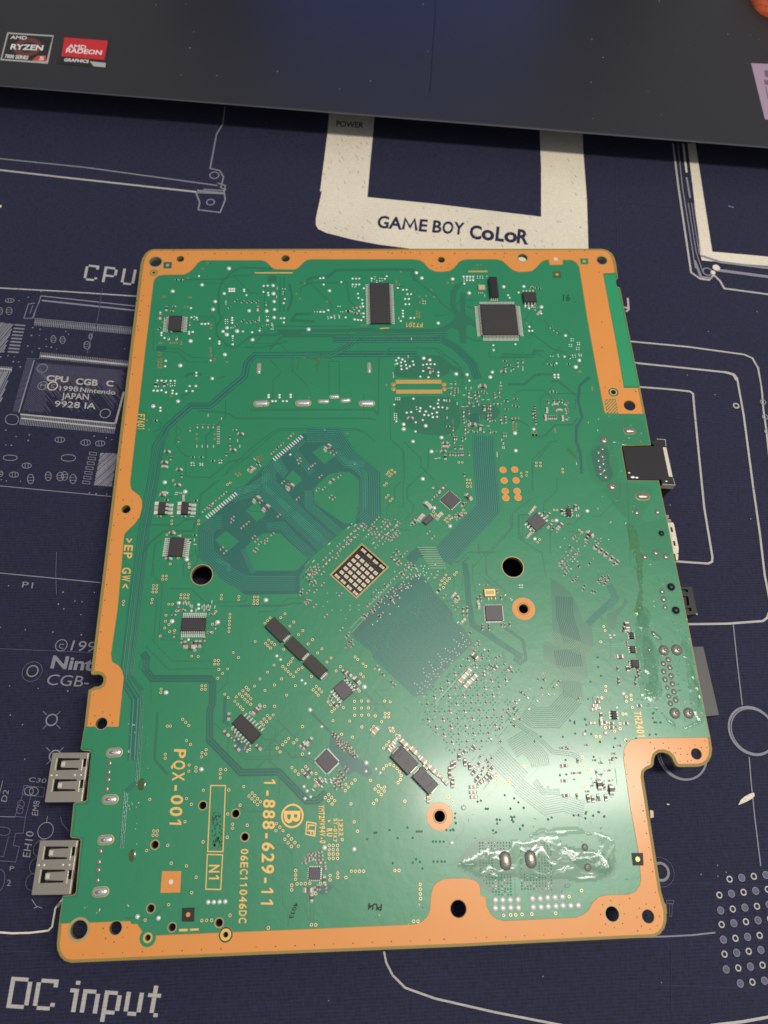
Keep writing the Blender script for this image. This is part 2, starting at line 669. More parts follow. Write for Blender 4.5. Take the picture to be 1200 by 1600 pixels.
class Print:
    """prints on the mat: every line, ring and word of some size becomes a part of its own"""
    zc = 0.003

    def __init__(s):
        s.fine = MB()

    def own(s, name, label=None):
        mb = MB()
        s.pending = (mb, name, label)
        return mb

    def done(s):
        mb, name, label = s.pending
        mb.build(name, mat_root, loc=(0, -12, 0.4), label=label)

    def build(s, name, parent=None, kind=None, label=None, loc=None):
        if s.fine.f:
            s.fine.build(name, parent, 'stuff', label, loc)

    def ln(s, pl, wpx, m='mat_print_mid', closed=False):
        Print.zc += 0.00003
        mu = sum(p[0] for p in pl) / len(pl)
        mv = sum(p[1] for p in pl) / len(pl)
        L_ = sum(math.hypot(a[0] - b_[0], a[1] - b_[1]) for a, b_ in zip(pl, pl[1:]))
        big = L_ > 70 and m not in ('mat_print_faint', 'mat_crease')
        t = s.own('printed_line') if big else s.fine
        t.ribbon(MP(pl), wpx / ppc(mu, mv, 0), Print.zc, m, closed)
        if big:
            s.done()

    def area(s, pl, m='mat_print', holes=()):
        Print.zc += 0.00003
        t = s.own('printed_area')
        t.poly(MP(pl), [MP(h) for h in holes], Print.zc, Print.zc, m)
        s.done()

    def circ(s, u, v, rpx, wpx, m='mat_print_mid', n=28):
        Print.zc += 0.00003
        c_ = P(u, v, 0)
        k = ppc(u, v, 0)
        t = s.own('printed_ring') if rpx > 8 else s.fine
        t.ring(c_.x, c_.y, Print.zc, (rpx - wpx / 2) / k, (rpx + wpx / 2) / k, m, n)
        if rpx > 8:
            s.done()

    def dot(s, u, v, rpx, m='mat_print'):
        Print.zc += 0.00003
        c_ = P(u, v, 0)
        s.fine.disc(c_.x, c_.y, Print.zc, rpx / ppc(u, v, 0), m, 8)

    def pixfont(s, rows, o, cx, cy, m='mat_print_mid'):
        """letters made of square cells; o bottom left px, cx/cy cell vectors"""
        n = len(rows)
        t = s.own('printed_lettering')
        for r, row in enumerate(rows):
            i = 0
            while i < len(row):
                if row[i] != ' ':
                    j = i
                    while j < len(row) and row[j] != ' ':
                        j += 1
                    q = [(i, n - 1 - r), (j, n - 1 - r), (j, n - r), (i, n - r)]
                    t.face([(*P(o[0] + a * cx[0] + b_ * cy[0], o[1] + a * cx[1] + b_ * cy[1], 0)[:2], 0.0045) for a, b_ in q], m)
                    i = j
                else:
                    i += 1
        s.done()

    def txt(s, body, a, b_, h, m='mat_print_mid', bold=0.0, shear=0.0):
        Print.zc += 0.00003
        text(s.own('printed_lettering'), body, a, b_, h, m, Print.zc, 0.0, bold, shear)
        s.done()


# --- white handheld console outline with its logo
g = Print()
outer = pts('j 345,500 j 335,625 j 300,900 m 225,300 m 204,395 m 204,418 m 212,432 m 240,445 m 330,468 m 420,485 m 520,498 z 660,397 z 720,410 z 900,414 z 918,400 m 1133,495 m 1128,330 m 1115,160 m 1112,60 m 1105,0 m 1103,-60 m 252,-60')
inner = pts('m 408,-10 m 398,120 m 390,200 m 380,323 m 600,345 m 972,390 m 972,220 m 967,100 m 960,-10')
g.area(outer, 'mat_print', [inner])
for ch_, a_, b2_ in (('G', 412, 451), ('A', 450, 497), ('M', 498, 548), ('E', 554, 582), ('B', 600, 631), ('O', 633, 671), ('Y', 671, 708)):
    yb_ = lambda x: 426 + (x - 412) * .085
    if ch_ == 'M':
        w_, h_ = b2_ - a_, 40
        q_ = [cv('m', a_ + fx * w_, yb_(a_ + fx * w_) - fy * h_) for fx, fy in ((.06, 0), (.22, .93), (.54, .25), (.86, .93), (.98, 0))]
        g.ln(q_, 4.3, 'mat_print_navy')
        continue
    g.txt(ch_, cv('m', a_, yb_(a_)), cv('m', b2_, yb_(b2_)), cv('m', a_ + 5, yb_(a_) - 40), 'mat_print_navy', 0.03)
g.txt('C', pts('m 727,462')[0], pts('m 768,467')[0], pts('m 730,418')[0], 'mat_print_navy', 0.035)
g.txt('o', pts('m 768,466')[0], pts('m 812,471')[0], pts('m 770,418')[0], 'mat_print_navy', 0.035)
g.txt('L', pts('m 815,470')[0], pts('m 845,474')[0], pts('m 820,424')[0], 'mat_print_navy', 0.035)
g.txt('o', pts('m 845,474')[0], pts('m 890,477')[0], pts('m 847,426')[0], 'mat_print_navy', 0.035)
g.txt('R', pts('m 888,478')[0], pts('m 928,484')[0], pts('m 893,432')[0], 'mat_print_navy', 0.035)
g.txt('POWER', pts('j 375,592')[0], pts('j 503,600')[0], pts('j 378,566')[0], 'mat_print_navy', 0.02)
for _ in range(170):
    u = random.uniform(505, 910)
    v = random.uniform(200, 385)
    if inpoly((u, v), outer) and not inpoly((u, v), inner):
        g.ln([(u, v), (u + random.uniform(1, 4), v + random.uniform(1, 5))], 0.8, 'mat_print_dim')
g.build('printed_console', mat_root, loc=ML, label='cream printed handheld console frame with its logo text')

# --- upper left outlines
g = Print()
g.ln(pts('i 1055,500 i 1045,580 i 1015,630 i 985,790 i 1030,800 i 1048,830 i 1035,880 i 1060,890'), 2.2, 'mat_print_dim')
g.circ(335, 274, 7, 1.8, 'mat_print_dim')
g.ln(pts('i -20,742 i 400,785 i 1020,870'), 2.4, 'mat_print_dim')
g.ln(pts('i -20,795 i 300,832 i 920,900'), 3.4)
g.ln(pts('z 306,301 z 350,303 z 352,290 z 340,286'), 2.2, 'mat_print_dim')
g.ln(pts('z 306,301 z 312,316 z 310,328 z 344,332 z 352,312 z 350,298 z 318,296'), 2.4, 'mat_print_dim')
g.circ(329, 316, 6, 2, 'mat_print_dim')
g.ln(pts('z 308,298 z 350,302'), 4, 'mat_print_dim')
g.dot(*cv('l', 0, 90), 3)
g.build('printed_panel_outline', mat_root, loc=ML)

# --- CPU drawing at the left
g = Print()
C5 = [" ####", "#   #", "#    ", "#    ", "#    ", "#    ", "#   #", " ### "]
P5 = ["#### ", "#   #", "#   #", "#   #", "#### ", "#    ", "#    ", "#    "]
U5 = ["#   #", "#   #", "#   #", "#   #", "#   #", "#   #", "#   #", " ### "]
g.pixfont([a + '  ' + b_ + '  ' + c_ for a, b_, c_ in zip(C5, P5, U5)], (130, 437.5), (4.15, 0.46), (0.6, -3.05))
g.ln(pts('o -10,0 o 400,22 o 855,52'), 2.3)
g.ln(pts('o 255,50 o 860,115'), 2, 'mat_print_dim')
g.ln(pts('o 262,78 o 855,142'), 3, 'mat_print_dim')
g.ln(pts('o 255,50 o 248,80 o 218,150 o 205,188'), 1.4, 'mat_print_dim')
g.ln(pts('o 178,100 o 220,95'), 1.2, 'mat_print_dim')
g.ln(pts('o 178,100 o 150,190 o 205,190'), 1.2, 'mat_print_dim')
g.ln(pts('o 205,110 o 188,160'), 1, 'mat_print_dim')
g.ln(pts('o 240,90 o 210,190'), 1, 'mat_print_faint')


def comb(a, b_, dv, n, wpx, m='mat_print_dim'):
    for i in range(n):
        t = i / (n - 1)
        u, v = a[0] + (b_[0] - a[0]) * t, a[1] + (b_[1] - a[1]) * t
        g.ln([(u, v), (u + dv[0], v + dv[1])], wpx, m)


comb(*pts('o 222,195 o 830,252'), (-1, 10), 54, 1.5)
g.ln(pts('o 215,190 o 835,248'), 1, 'mat_print_dim')
g.ln(pts('o 212,215 o 830,270'), 1, 'mat_print_dim')
g.ln(pts('o 640,0 o 610,200 o 575,300 o 545,410'), 1, 'mat_print_faint')
comb(*pts('o 255,402 o 800,455'), (-1.5, 10), 50, 1.2)
g.ln(pts('o 255,425 o 800,480'), 3.2)
comb(*pts('o 168,445 o 80,770'), (10, 0.8), 44, 1.0, 'mat_print_faint')
g.ln(pts('o 215,450 o 118,780'), 2, 'mat_print_dim')
g.ln(pts('o 165,440 o 250,445'), 1, 'mat_print_faint')
comb(*pts('o 135,795 o 722,852'), (-2.5, 15), 56, 1.3)
g.ln(pts('o 128,790 o 722,848'), 2.6)
g.ln(pts('o 135,815 o 722,878'), 2.6)
g.ln(pts('o 775,650 o 722,848'), 3.4)
g.circ(*cv('o', 265, 503), 8, 1.6, 'mat_print_dim')
g.circ(*cv('o', 658, 785), 8, 1.5, 'mat_print_dim')
body = pts('o 222,460 o 800,510 o 720,835 o 130,780')
for i in range(64):
    t = i / 63
    a = (body[0][0] + (body[1][0] - body[0][0]) * t - 8, body[0][1] + (body[1][1] - body[0][1]) * t + 1)
    L_ = random.uniform(0.25, 1.0)
    e_ = (a[0] + 62 * L_, a[1] + 78 * L_)
    path = [q for q in [(a[0] + (e_[0] - a[0]) * s_ / 8, a[1] + (e_[1] - a[1]) * s_ / 8) for s_ in range(9)] if inpoly(q, body)]
    if len(path) > 1:
        g.ln(path, 0.7, 'mat_print_faint')
for i in range(34):
    t = i / 33
    a = (body[0][0] + (body[3][0] - body[0][0]) * t + 2, body[0][1] + (body[3][1] - body[0][1]) * t)
    L_ = random.uniform(0.3, 0.6)
    e_ = (a[0] + 62 * L_, a[1] + 78 * L_)
    path = [q for q in [(a[0] + (e_[0] - a[0]) * s_ / 8, a[1] + (e_[1] - a[1]) * s_ / 8) for s_ in range(9)] if inpoly(q, body)]
    if len(path) > 1:
        g.ln(path, 0.7, 'mat_print_faint')
g.txt('CPU', *pts('o 288,580 o 425,592 o 295,545'), bold=0.03)
g.txt('CGB', *pts('o 472,602 o 610,612 o 478,565'), bold=0.03)
g.txt('C', *pts('o 662,612 o 708,617 o 667,578'), bold=0.03)
g.txt('M', *pts('o 250,622 o 285,626 o 256,598'), 'mat_print_dim', bold=0.01)
g.circ(*cv('o', 268, 612), 7.5, 1.2, 'mat_print_dim')
g.txt('C', *pts('o 318,625 o 345,628 o 322,600'), 'mat_print_dim', bold=0.01)
g.circ(*cv('o', 330, 614), 7.5, 1.4, 'mat_print')
g.txt('1998', *pts('o 372,642 o 488,648 o 376,612'), bold=0.008)
g.txt('Nintendo', *pts('o 500,650 o 720,668 o 505,622'), bold=0.012)
g.txt('JAPAN', *pts('o 385,692 o 555,700 o 388,655'), bold=0.01)
g.txt('9928 IA', *pts('o 340,742 o 598,758 o 346,705'), bold=0.01)
# hatched blocks
g2 = g


def hatch(poly_, step, d, wpx, m):
    us = [p[0] for p in poly_]
    vs_ = [p[1] for p in poly_]
    k = min(us) - 60
    while k < max(us) + 60:
        seg = []
        for t in range(0, 60):
            q = (k + d[0] * t, max(vs_) - d[1] * t)
            if inpoly(q, poly_):
                seg.append(q)
        if len(seg) > 1:
            g.ln([seg[0], seg[-1]], wpx * random.uniform(0.6, 1.3), m)
        k += step * random.uniform(0.7, 1.3)


hatch(pts('o -20,210 o 88,225 o 25,405 o -30,410'), 3.0, (1.0, 1.2), 1.8, 'mat_print_dim')
hatch(pts('o -30,520 o 70,520 o 5,720 o -30,720'), 2.6, (0.7, 1.4), 2.0, 'mat_print_dim')
hatch(pts('o 630,1025 o 740,1035 o 700,1245 o 585,1235'), 2.6, (1.0, 0.9), 1.9, 'mat_print_dim')
comb(*pts('o 92,232 o 50,400'), (17, 1.2), 9, 2.6)
comb(*pts('o 100,228 o 60,395'), (15, 1.2), 9, 1.0, 'mat_print_faint')
comb(*pts('o 0,490 o 75,495'), (-1, 8), 8, 1.6)
g.ln(pts('o -5,505 o 75,512'), 2.6)
for k_ in range(7):
    u, v = cv('o', 580 - k_ * 7, 1035 + k_ * 30)
    g.ln([(u - 5, v - 2), (u + 6, v - 1), (u + 6, v + 3), (u - 5, v + 2)], 0.9, 'mat_print_dim', True)


def oval(c_, x, y, wz, hz, m='mat_print_dim', inner=True):
    u, v = cv(c_, x, y)
    s_ = CR[c_][2]
    a, b_ = wz / s_ / 2, hz / s_ / 2
    g.ln([(u + a * math.cos(t * math.pi / 6), v + b_ * math.sin(t * math.pi / 6)) for t in range(12)], 1.1, m, True)
    if inner:
        if a > b_:
            for dx in (-a * .3, a * .3):
                g.ln([(u + dx, v - b_ * .8), (u + dx, v + b_ * .8)], 0.9, m)
        else:
            for dy in (-b_ * .3, b_ * .3):
                g.ln([(u - a * .8, v + dy), (u + a * .8, v + dy)], 0.9, m)


for a in ((62, 80, 56, 26), (58, 146, 38, 46), (2, 146, 30, 46), (335, 322, 32, 46), (392, 327, 32, 46), (545, 360, 40, 50), (567, 305, 20, 36),
          (375, 950, 62, 34), (537, 968, 62, 36), (627, 973, 60, 34), (168, 1112, 58, 34), (88, 1168, 58, 34), (5, 1162, 30, 34),
          (193, 1195, 40, 60), (303, 1178, 38, 56), (378, 1180, 42, 54), (405, 1176, 40, 54), (458, 1195, 40, 58)):
    oval('o', *a)
for r_ in ('o 25,1045 o 110,1048 o 105,1080 o 20,1078', 'o 388,1042 o 474,1045 o 470,1085 o 382,1082', 'o 40,790 o 120,795 o 112,860 o 32,850'):
    g.ln(rounded(pts(r_)), 1.2, 'mat_print_dim', True)
for s_ in ('o 115,10 120,82 178,60 258,22 412,272 430,292 205,250 252,260 198,298 248,298 288,322 175,365 247,380 322,372 355,382 292,368 202,402 92,432 85,462 118,465 128,495 52,425 5,432 38,890 102,930 185,920 178,955 38,982 72,985 590,928 665,938 700,950 10,1200 42,1208 130,1210 560,1282 602,1288 668,1290 780,382',
           'p 55,262 395,302 592,304 470,358 513,362 367,376 400,407 507,443 5,522 160,537 332,551 510,568 62,888 240,903 425,920 66,1070 142,1130 157,1345'):
    for q in pts(s_):
        g.dot(*q, random.uniform(0.9, 1.5), 'mat_print_dim')
g.ln(pts('o -5,1238 o 700,1305'), 1.4, 'mat_print_dim')
g.ln(pts('p -5,182 p 630,243'), 1.5, 'mat_print_dim')
g.ln(pts('p 355,50 p 350,190 p 355,320'), 0.8, 'mat_print_faint')
g.ln(pts('p 0,655 p 600,680'), 0.7, 'mat_print_faint')
g.txt('P1', *pts('p 138,272 p 205,278 p 145,235'), 'mat_print_dim')
g.txt('C', *pts('p 368,652 p 398,656 p 373,622'), 'mat_print_dim')
g.circ(*cv('p', 385, 634), 9, 1.3, 'mat_print_dim')
g.txt('199', *pts('p 440,666 p 590,676 p 452,602'), 'mat_print_dim', shear=0.1)
g.txt('Nint', *pts('p 316,775 p 580,792 p 330,698'), 'mat_print_dim', bold=0.03, shear=0.05)
g.txt('CGB-', *pts('p 287,880 p 550,895 p 300,812'), 'mat_print_dim', shear=0.1)
g.circ(*cv('p', 205, 795), 8.5, 2.0, 'mat_print_dim')
g.circ(*cv('p', 203, 798), 15.5, 1.0, 'mat_print_faint')
for x, y in ((325, 1100), (345, 1325)):
    u, v = cv('p', x, y)
    g.circ(u, v, 8.5, 2.2, 'mat_print_dim')
    for a in (45, 135, 225, 315):
        c_, s_ = math.cos(math.radians(a)), math.sin(math.radians(a))
        g.ln([(u + 11 * c_, v + 11 * s_), (u + 19 * c_, v + 19 * s_)], 1, 'mat_print_dim')
g.build('printed_processor', mat_root, loc=ML, label='printed drawing of a square processor with lettering')

# --- lower left drawings
g = Print()
g.txt('C30', *pts('S 22,560 S 148,570 S 32,528'), 'mat_print_dim')
g.txt('EM8', *pts('S 90,805 S 105,700 S 45,800'), 'mat_print_dim')
g.txt('EH10', *pts('c 200,505 c 225,335 c 150,498'), 'mat_print_dim')
g.txt('D2', *pts('c 45,140 c 62,62 c 8,135'), 'mat_print_dim')
g.txt('P', *pts('c 65,590 c 95,592 c 68,560'), 'mat_print_dim')
g.txt('2', *pts('c 45,690 c 72,692 c 50,650'), 'mat_print_dim')
g.ln(pts('c 160,30 c 295,45 c 288,108 c 148,90'), 1.0, 'mat_print_faint', True)
oval('c', 192, 68, 60, 55, 'mat_print_dim', False)
oval('c', 225, 70, 60, 55, 'mat_print_dim', False)
g.ln(pts('c 150,95 c 100,235 c 170,240 c 155,345 c 105,345 c 90,425 c 130,432 c 105,535 c 0,525'), 1.0, 'mat_print_faint')
g.ln(pts('c 205,100 c 170,240'), 1.0, 'mat_print_faint')
g.ln(pts('c -5,235 c 100,238'), 1.0, 'mat_print_dim')
g.ln(pts('c 20,0 c -10,120'), 1.0, 'mat_print_dim')
oval('c', 140, 155, 45, 55, 'mat_print_faint', False)
oval('c', 132, 190, 45, 55, 'mat_print_faint', False)
g.ln(rounded(pts('c -20,300 c 75,310 c 60,362 c -20,355')), 1.0, 'mat_print_faint', True)
g.ln(pts('c 60,365 c 25,500 c -10,495'), 1.0, 'mat_print_faint')
g.ln(rounded(pts('c -30,580 c 40,590 c 25,715 c -40,735')), 1.0, 'mat_print_faint', True)
g.circ(*cv('c', 302, 328), 12, 1.1, 'mat_print_dim')
g.ln(pts('c 315,232 c 308,278'), 1, 'mat_print_dim')
g.ln(pts('c 400,235 c 410,280 c 455,330'), 1, 'mat_print_faint')
for x, y in ((275, 445), (250, 560), (225, 665)):
    g.circ(*cv('c', x, y), 12.5, 1.0, 'mat_print_faint')
g.ln(pts('c 212,780 c 245,830 c 225,838'), 1.2, 'mat_print_dim')
g.ln(pts('c 245,825 c 280,838'), 1.0, 'mat_print_dim')
g.ln(pts('c 420,770 c 378,822 c 366,840 c 345,960 c 320,985 c 200,1000 c 80,1003 c -20,995'), 2.8, 'mat_print')
g.ln(pts('c 400,800 c 378,828'), 5, 'mat_print_dim')
D5 = ["#### ", "#   #", "#   #", "#   #", "#   #", "#   #", "#   #", "#### "]
I3 = [" # ", "   ", "## ", " # ", " # ", " # ", " # ", " # "]
N4 = ["    ", "    ", "### ", "#  #", "#  #", "#  #", "#  #", "#  #"]
PP = ["    ", "    ", "### ", "#  #", "#  #", "#  #", "#  #", "### ", "#   ", "#   "]
UU = ["    ", "    ", "#  #", "#  #", "#  #", "#  #", "#  #", " ## "]
TT = [" # ", " # ", "###", " # ", " # ", " # ", " # ", "  #"]
pad = lambda G, n=10: G + [' ' * len(G[0])] * (n - len(G))
rows = [''.join(t) for t in zip(pad(D5), [' '] * 10, pad(C5), ['   '] * 10, pad(I3), pad(N4), [' '] * 10, pad(PP), [' '] * 10, pad(UU), [' '] * 10, pad(TT))]
g.pixfont(rows, (7.6, 1587.0), (6.75, 0.42), (1.05, -6.1))
g.build('printed_power_drawing', mat_root, loc=ML, label='large pixel lettering and part outlines printed on the mat')

# --- right side drawings
g = Print()
g.area(pts('n 695,100 n 745,98 n 850,775 n 1260,812 n 1260,870 n 785,830 n 775,790 n 735,430'), 'mat_print')
g.ln(pts('n 605,100 n 640,380 n 718,905 n 775,945 n 830,952 n 860,920 n 900,960 n 925,1005 n 1260,1050'), 3.0)
g.ln(pts('n 635,100 n 665,380 n 745,880'), 1.6, 'mat_print_dim')
g.ln(pts('n 668,100 n 690,280'), 3.0, 'mat_print')
g.ln(pts('n 690,310 n 705,400 n 712,440'), 3.0, 'mat_print_dim')
g.ln(pts('n 700,470 n 750,780 n 790,900'), 1.4, 'mat_print_dim')
g.ln(pts('n 720,470 n 768,790'), 1.2, 'mat_print_dim')
g.ln(pts('n 735,470 n 780,780'), 1.0, 'mat_print_dim')
g.ln(pts('n 780,800 n 900,840 n 1260,885'), 4.5, 'mat_print_dim')
g.ln(pts('n 880,890 n 1260,940'), 5.5, 'mat_print_dim')
g.ln(pts('n 920,880 n 1260,915'), 4.0, 'mat_print_navy')
g.circ(*cv('n', 820, 900), 7, 2, 'mat_print_dim')
g.dot(*cv('n', 875, 875), 6)
g.dot(*cv('n', 855, 905), 4)
g.ln(pts('n 740,830 n 780,935 n 850,940'), 4, 'mat_print_dim')
g.ln(pts('n 322,1065 n 328,1135 n 312,1150'), 3.2)
g.ln(pts('n 300,1122 n 325,1128'), 3.0)
g.ln(pts('n 330,1335 n 700,1370 n 1050,1418 n 1100,1440 n 1135,1500 n 1150,1600 f 870,60 f 895,250 f 905,380 f 925,520 f 945,700 f 960,800'), 2.8)
g.circ(*cv('f', 903, 323), 4, 1.6, 'mat_print_dim')
g.circ(*cv('f', 918, 432), 4, 1.6, 'mat_print_dim')
g.circ(*cv('f', 935, 540), 4, 1.6, 'mat_print_dim')
g.ln(pts('n 360,1468 n 700,1505 n 930,1530 n 980,1545 n 1000,1580 f 540,-10')[:-1] , 2.6)
g.ln(pts('f -20,38 f 300,70 f 640,105 f 690,120 f 712,150 f 760,420 f 830,950 f 880,1300 f 915,1600 g 885,280 g 905,400 g 880,470 g 850,492 g 600,510 g 300,514'), 3.2)
g.ln(pts('f -10,212 f 200,228 f 365,245 f 388,262 f 400,400 f 430,700 f 470,1100 f 530,1460 f 528,1495 f 500,1510 f 250,1493'), 3.2)
g.circ(*cv('f', 705, 350), 4, 2.2)
g.ln(pts('g 645,515 g 675,800 g 708,1075'), 1.8, 'mat_print_dim')
g.circ(*cv('g', 775, 1252), 35.5, 3.4, 'mat_print_dim', 40)
g.circ(*cv('g', 782, 1255), 33.5, 1.8, 'mat_print_dim', 40)
g.circ(*cv('a', 660, 470), 38, 3.0, 'mat_print_dim', 40)
g.circ(*cv('a', 668, 475), 36, 1.6, 'mat_print_dim', 40)
g.ln(pts('g 755,1435 g 770,1620 b 895,0 b 940,365'), 1.8, 'mat_print_dim')
g.circ(*cv('b', 160, 410), 12, 4.0, 'mat_print_dim', 30)
g.circ(*cv('b', 160, 412), 20.5, 0.8, 'mat_print_faint', 30)
g.ln(pts('b 205,632 b 262,636 b 258,660 b 205,655'), 0.9, 'mat_print_faint', True)
g.ln(pts('b 228,660 b 250,662 b 245,760 b 228,758'), 0.9, 'mat_print_faint', True)
g.ln(pts('b -20,920 b 200,915 b 400,905 b 585,885'), 2.2, 'mat_print_dim')
g.ln(pts('e 300,70 e 305,95 e 320,125 e 350,155 e 420,180 e 560,212 e 730,245'), 3.2)
g.ln(pts('b 550,1610 b 800,1580 b 1050,1535'), 4.0)
k = 0
holes_rows = [((697, 468), 4, 0), ((617, 592), 5, 0), ((627, 712), 5, 1), ((635, 822), 5, 0), ((648, 940), 4, 1), ((657, 1053), 4, 0), ((670, 1172), 4, 1), ((780, 1282), 4, 1)]
for (x0, y0), n, par in holes_rows:
    for i in range(n):
        u, v = cv('b', x0 + i * 94.5, y0 - i * 11)
        if (i + par) % 2 == 0:
            g.circ(u, v, 3.9, 2.0, 'mat_print_mid', 12)
        else:
            g.dot(u, v, 4.6, 'mat_print_faint')
            g.circ(u, v, 5.0, 1.0, 'mat_print_dim', 12)
for s_ in ('b 603,360 670,415 475,430 605,445 165,1275 n 1130,1150 825,1275', 'f 345,125 548,270 812,1182 220,1080', 'e 170,185 672,128'):
    for q in pts(s_):
        g.dot(*q, 1.0, 'mat_print_dim')
g.ln(pts('n 950,490 n 985,500'), 1.6, 'mat_print_dim')
g.ln(pts('a 565,786 a 582,788'), 1.6, 'mat_print')
g.build('printed_casing_outlines', mat_root, loc=ML, label='pale outlines of casing parts and speaker holes printed on the mat')
# creases of the fabric
g = Print()
for s_ in ('n 250,250 n 255,600 n 262,1000', 'n 60,440 n 640,500', 'j 820,660 j 825,900', 'b 0,500 b 600,505 b 1000,520', 'b 240,950 b 245,1500', 'b 0,1290 b 500,1305 b 900,1320',
           'f 60,420 f 600,480', 'f 500,930 f 900,965', 'z 0,1485 z 90,1489', 'l 640,600 l 600,850'):
    g.ln(pts(s_), 0.6, 'mat_crease')
g.build('faint_crease', mat_root, kind='stuff', loc=ML)

# ================================================================== laptop
ZD = 1.53                                        # height of the palm rest
LE0, LE1 = P(-60, 128.3, ZD), P(1260, 234.5, ZD)
ld = (LE1 - LE0).normalized()
ln_ = Vector((-ld.y, ld.x, 0))                   # away from the viewer
lc = (LE0 + LE1) / 2
lap = thing('laptop', 'dark grey laptop whose palm rest with two processor stickers overhangs the mat', 'laptop', (lc.x, lc.y, 0))
LC = Vector((lc.x, lc.y, 0))


def LL(x, y, z):
    q = ld * x + ln_ * y
    return (q.x, q.y, z)


HW = 20.5
mb = MB()
prof = [(0.03, ZD - 0.10), (0.0, ZD - 0.06), (0.03, ZD - 0.012), (0.06, ZD)]
prof2 = [(0.9, ZD - 0.75), (3.0, ZD - 1.45)]
chain = [(26.0, ZD - 1.45), (3.0, ZD - 1.35), (0.9, ZD - 0.6), (0.03, ZD - 0.10), (0.0, ZD - 0.06), (0.03, ZD - 0.012), (0.07, ZD)]
mts = ['laptop_dark', 'laptop_dark', 'laptop_dark', 'laptop_dark', 'laptop_edge', 'laptop']
for i in range(len(chain) - 1):
    a, b_ = chain[i], chain[i + 1]
    mb.face([LL(HW, a[0], a[1]), LL(-HW, a[0], a[1]), LL(-HW, b_[0], b_[1]), LL(HW, b_[0], b_[1])][::-1], mts[i])
mb.face([LL(-HW, 26, ZD - 1.45), LL(HW, 26, ZD - 1.45), LL(HW, 26, ZD), LL(-HW, 26, ZD)][::-1], 'laptop_dark')
for s_ in (-1, 1):
    mb.face([LL(s_ * HW, y, z) for y, z in chain] + [LL(s_ * HW, 26, ZD)], 'laptop_dark')
# top deck with the touchpad opening
t0 = P(671.7, 146.7, ZD) - LC
tx = Vector(t0[:2]).dot(Vector(ld[:2]))
ty = Vector(t0[:2]).dot(Vector(ln_[:2]))
TW = 12.5
g0 = 0.035
top = [(-HW, 0.07), (HW, 0.07), (HW, 26), (-HW, 26)]
hole = [(tx - .03, ty), (tx, ty), (tx, ty + 11.0), (tx - .03, ty + 11.0)]
loops = [[Vector((*LL(*q, 0)[:2], 0)) for q in L_] for L_ in (top, hole)]
mb.poly([v[:2] for v in loops[0]], [[v[:2] for v in loops[1]]], ZD - 0.05, ZD, 'laptop')
mb.build('palm_rest', lap)
tp = MB()
tp.face([LL(x, y, ZD - 0.045) for x, y in hole], 'laptop_dark')
tp.build('seam', lap)
# keys and screen further back, above the frame
kb = MB()
for r_ in range(6):
    for c_ in range(15):
        x, y = -15.5 + c_ * 2.1, 12.2 + r_ * 2.0
        kb.v += []
        q = [LL(x - .85, y - .8, ZD + .12), LL(x + .85, y - .8, ZD + .12), LL(x + .85, y + .8, ZD + .12), LL(x - .85, y + .8, ZD + .12),
             LL(x - .95, y - .9, ZD + .002), LL(x + .95, y - .9, ZD + .002), LL(x + .95, y + .9, ZD + .002), LL(x - .95, y + .9, ZD + .002)]
        kb.grid(q, [(0, 1, 2, 3), (4, 5, 1, 0), (5, 6, 2, 1), (6, 7, 3, 2), (7, 4, 0, 3)], 'keycap')
kb.build('keyboard', lap, kind='stuff')
sc_ = MB()


def lid(x, t, off):
    return LL(x, 25.6 + t * math.sin(math.radians(18)) + off * math.cos(math.radians(18)), ZD + 0.3 + t * math.cos(math.radians(18)) - off * math.sin(math.radians(18)))


sc_.grid([lid(x, t, o_) for o_ in (0, 0.6) for x, t in ((-18, 0), (18, 0), (18, 23), (-18, 23))],
         [(0, 1, 2, 3), (5, 4, 7, 6), (0, 4, 5, 1), (1, 5, 6, 2), (2, 6, 7, 3), (3, 7, 4, 0)], 'laptop_dark')
lo = sc_.build('lid', lap)
s2 = MB()
s2.face([lid(x, t, -0.01) for x, t in ((-11, 1.5), (11, 1.5), (11, 21.5), (-11, 21.5))], 'screen')
s2.build('screen', lo)


def lq(s):
    return [tuple((P(u, v, ZD) - LC)[:2]) for u, v in pts(s)]


def ltext(mb_, body, a, b_, h, m, z, bold=0.0, shear=0.0):
    tmp = MB()
    text(tmp, body, a, b_, h, m, z, ZD, bold, shear)
    mb_.grid([(x - LC.x, y - LC.y, z_) for x, y, z_ in tmp.v], tmp.f, m)


st = MB()
st.poly(lq('i 35,153 i 252,167 i 225,300 i 2,283'), [], ZD + .002, ZD + .012, 'sticker_silver')
st.poly(lq('i 40,160 i 247,173 i 222,292 i 10,277'), [], ZD + .0125, ZD + .0125, 'sticker_dark')
c_ = P(*cv('i', 130, 222), ZD) - LC
st.ring(c_.x, c_.y, ZD + .0135, .35, .62, 'sticker_brown', 24)
st.poly(lq('i 150,283 i 178,262 i 215,262 i 218,292 i 155,287'), [], ZD + .0145, ZD + .0145, 'sticker_orange')
st.poly(lq('i 240,200 i 244,203 i 224,298 i 165,294 i 168,287 i 218,290'), [], ZD + .0155, ZD + .0155, 'sticker_silver')
ltext(st, 'AMD', *pts('i 48,183 i 125,187 i 52,168'), 'sticker_white', ZD + .0165, bold=.015)
ltext(st, 'RYZEN', *pts('i 48,232 i 200,238 i 55,208'), 'sticker_white', ZD + .0165, bold=.03)
ltext(st, '7000 SERIES', *pts('i 22,272 i 132,280 i 26,256'), 'sticker_white', ZD + .0165, bold=.025)
ltext(st, '5', *pts('i 183,282 i 205,284 i 187,266'), 'sticker_white', ZD + .0165, bold=.025)
st.build('sticker', lap, label='dark sticker with silver border and white lettering')
st = MB()
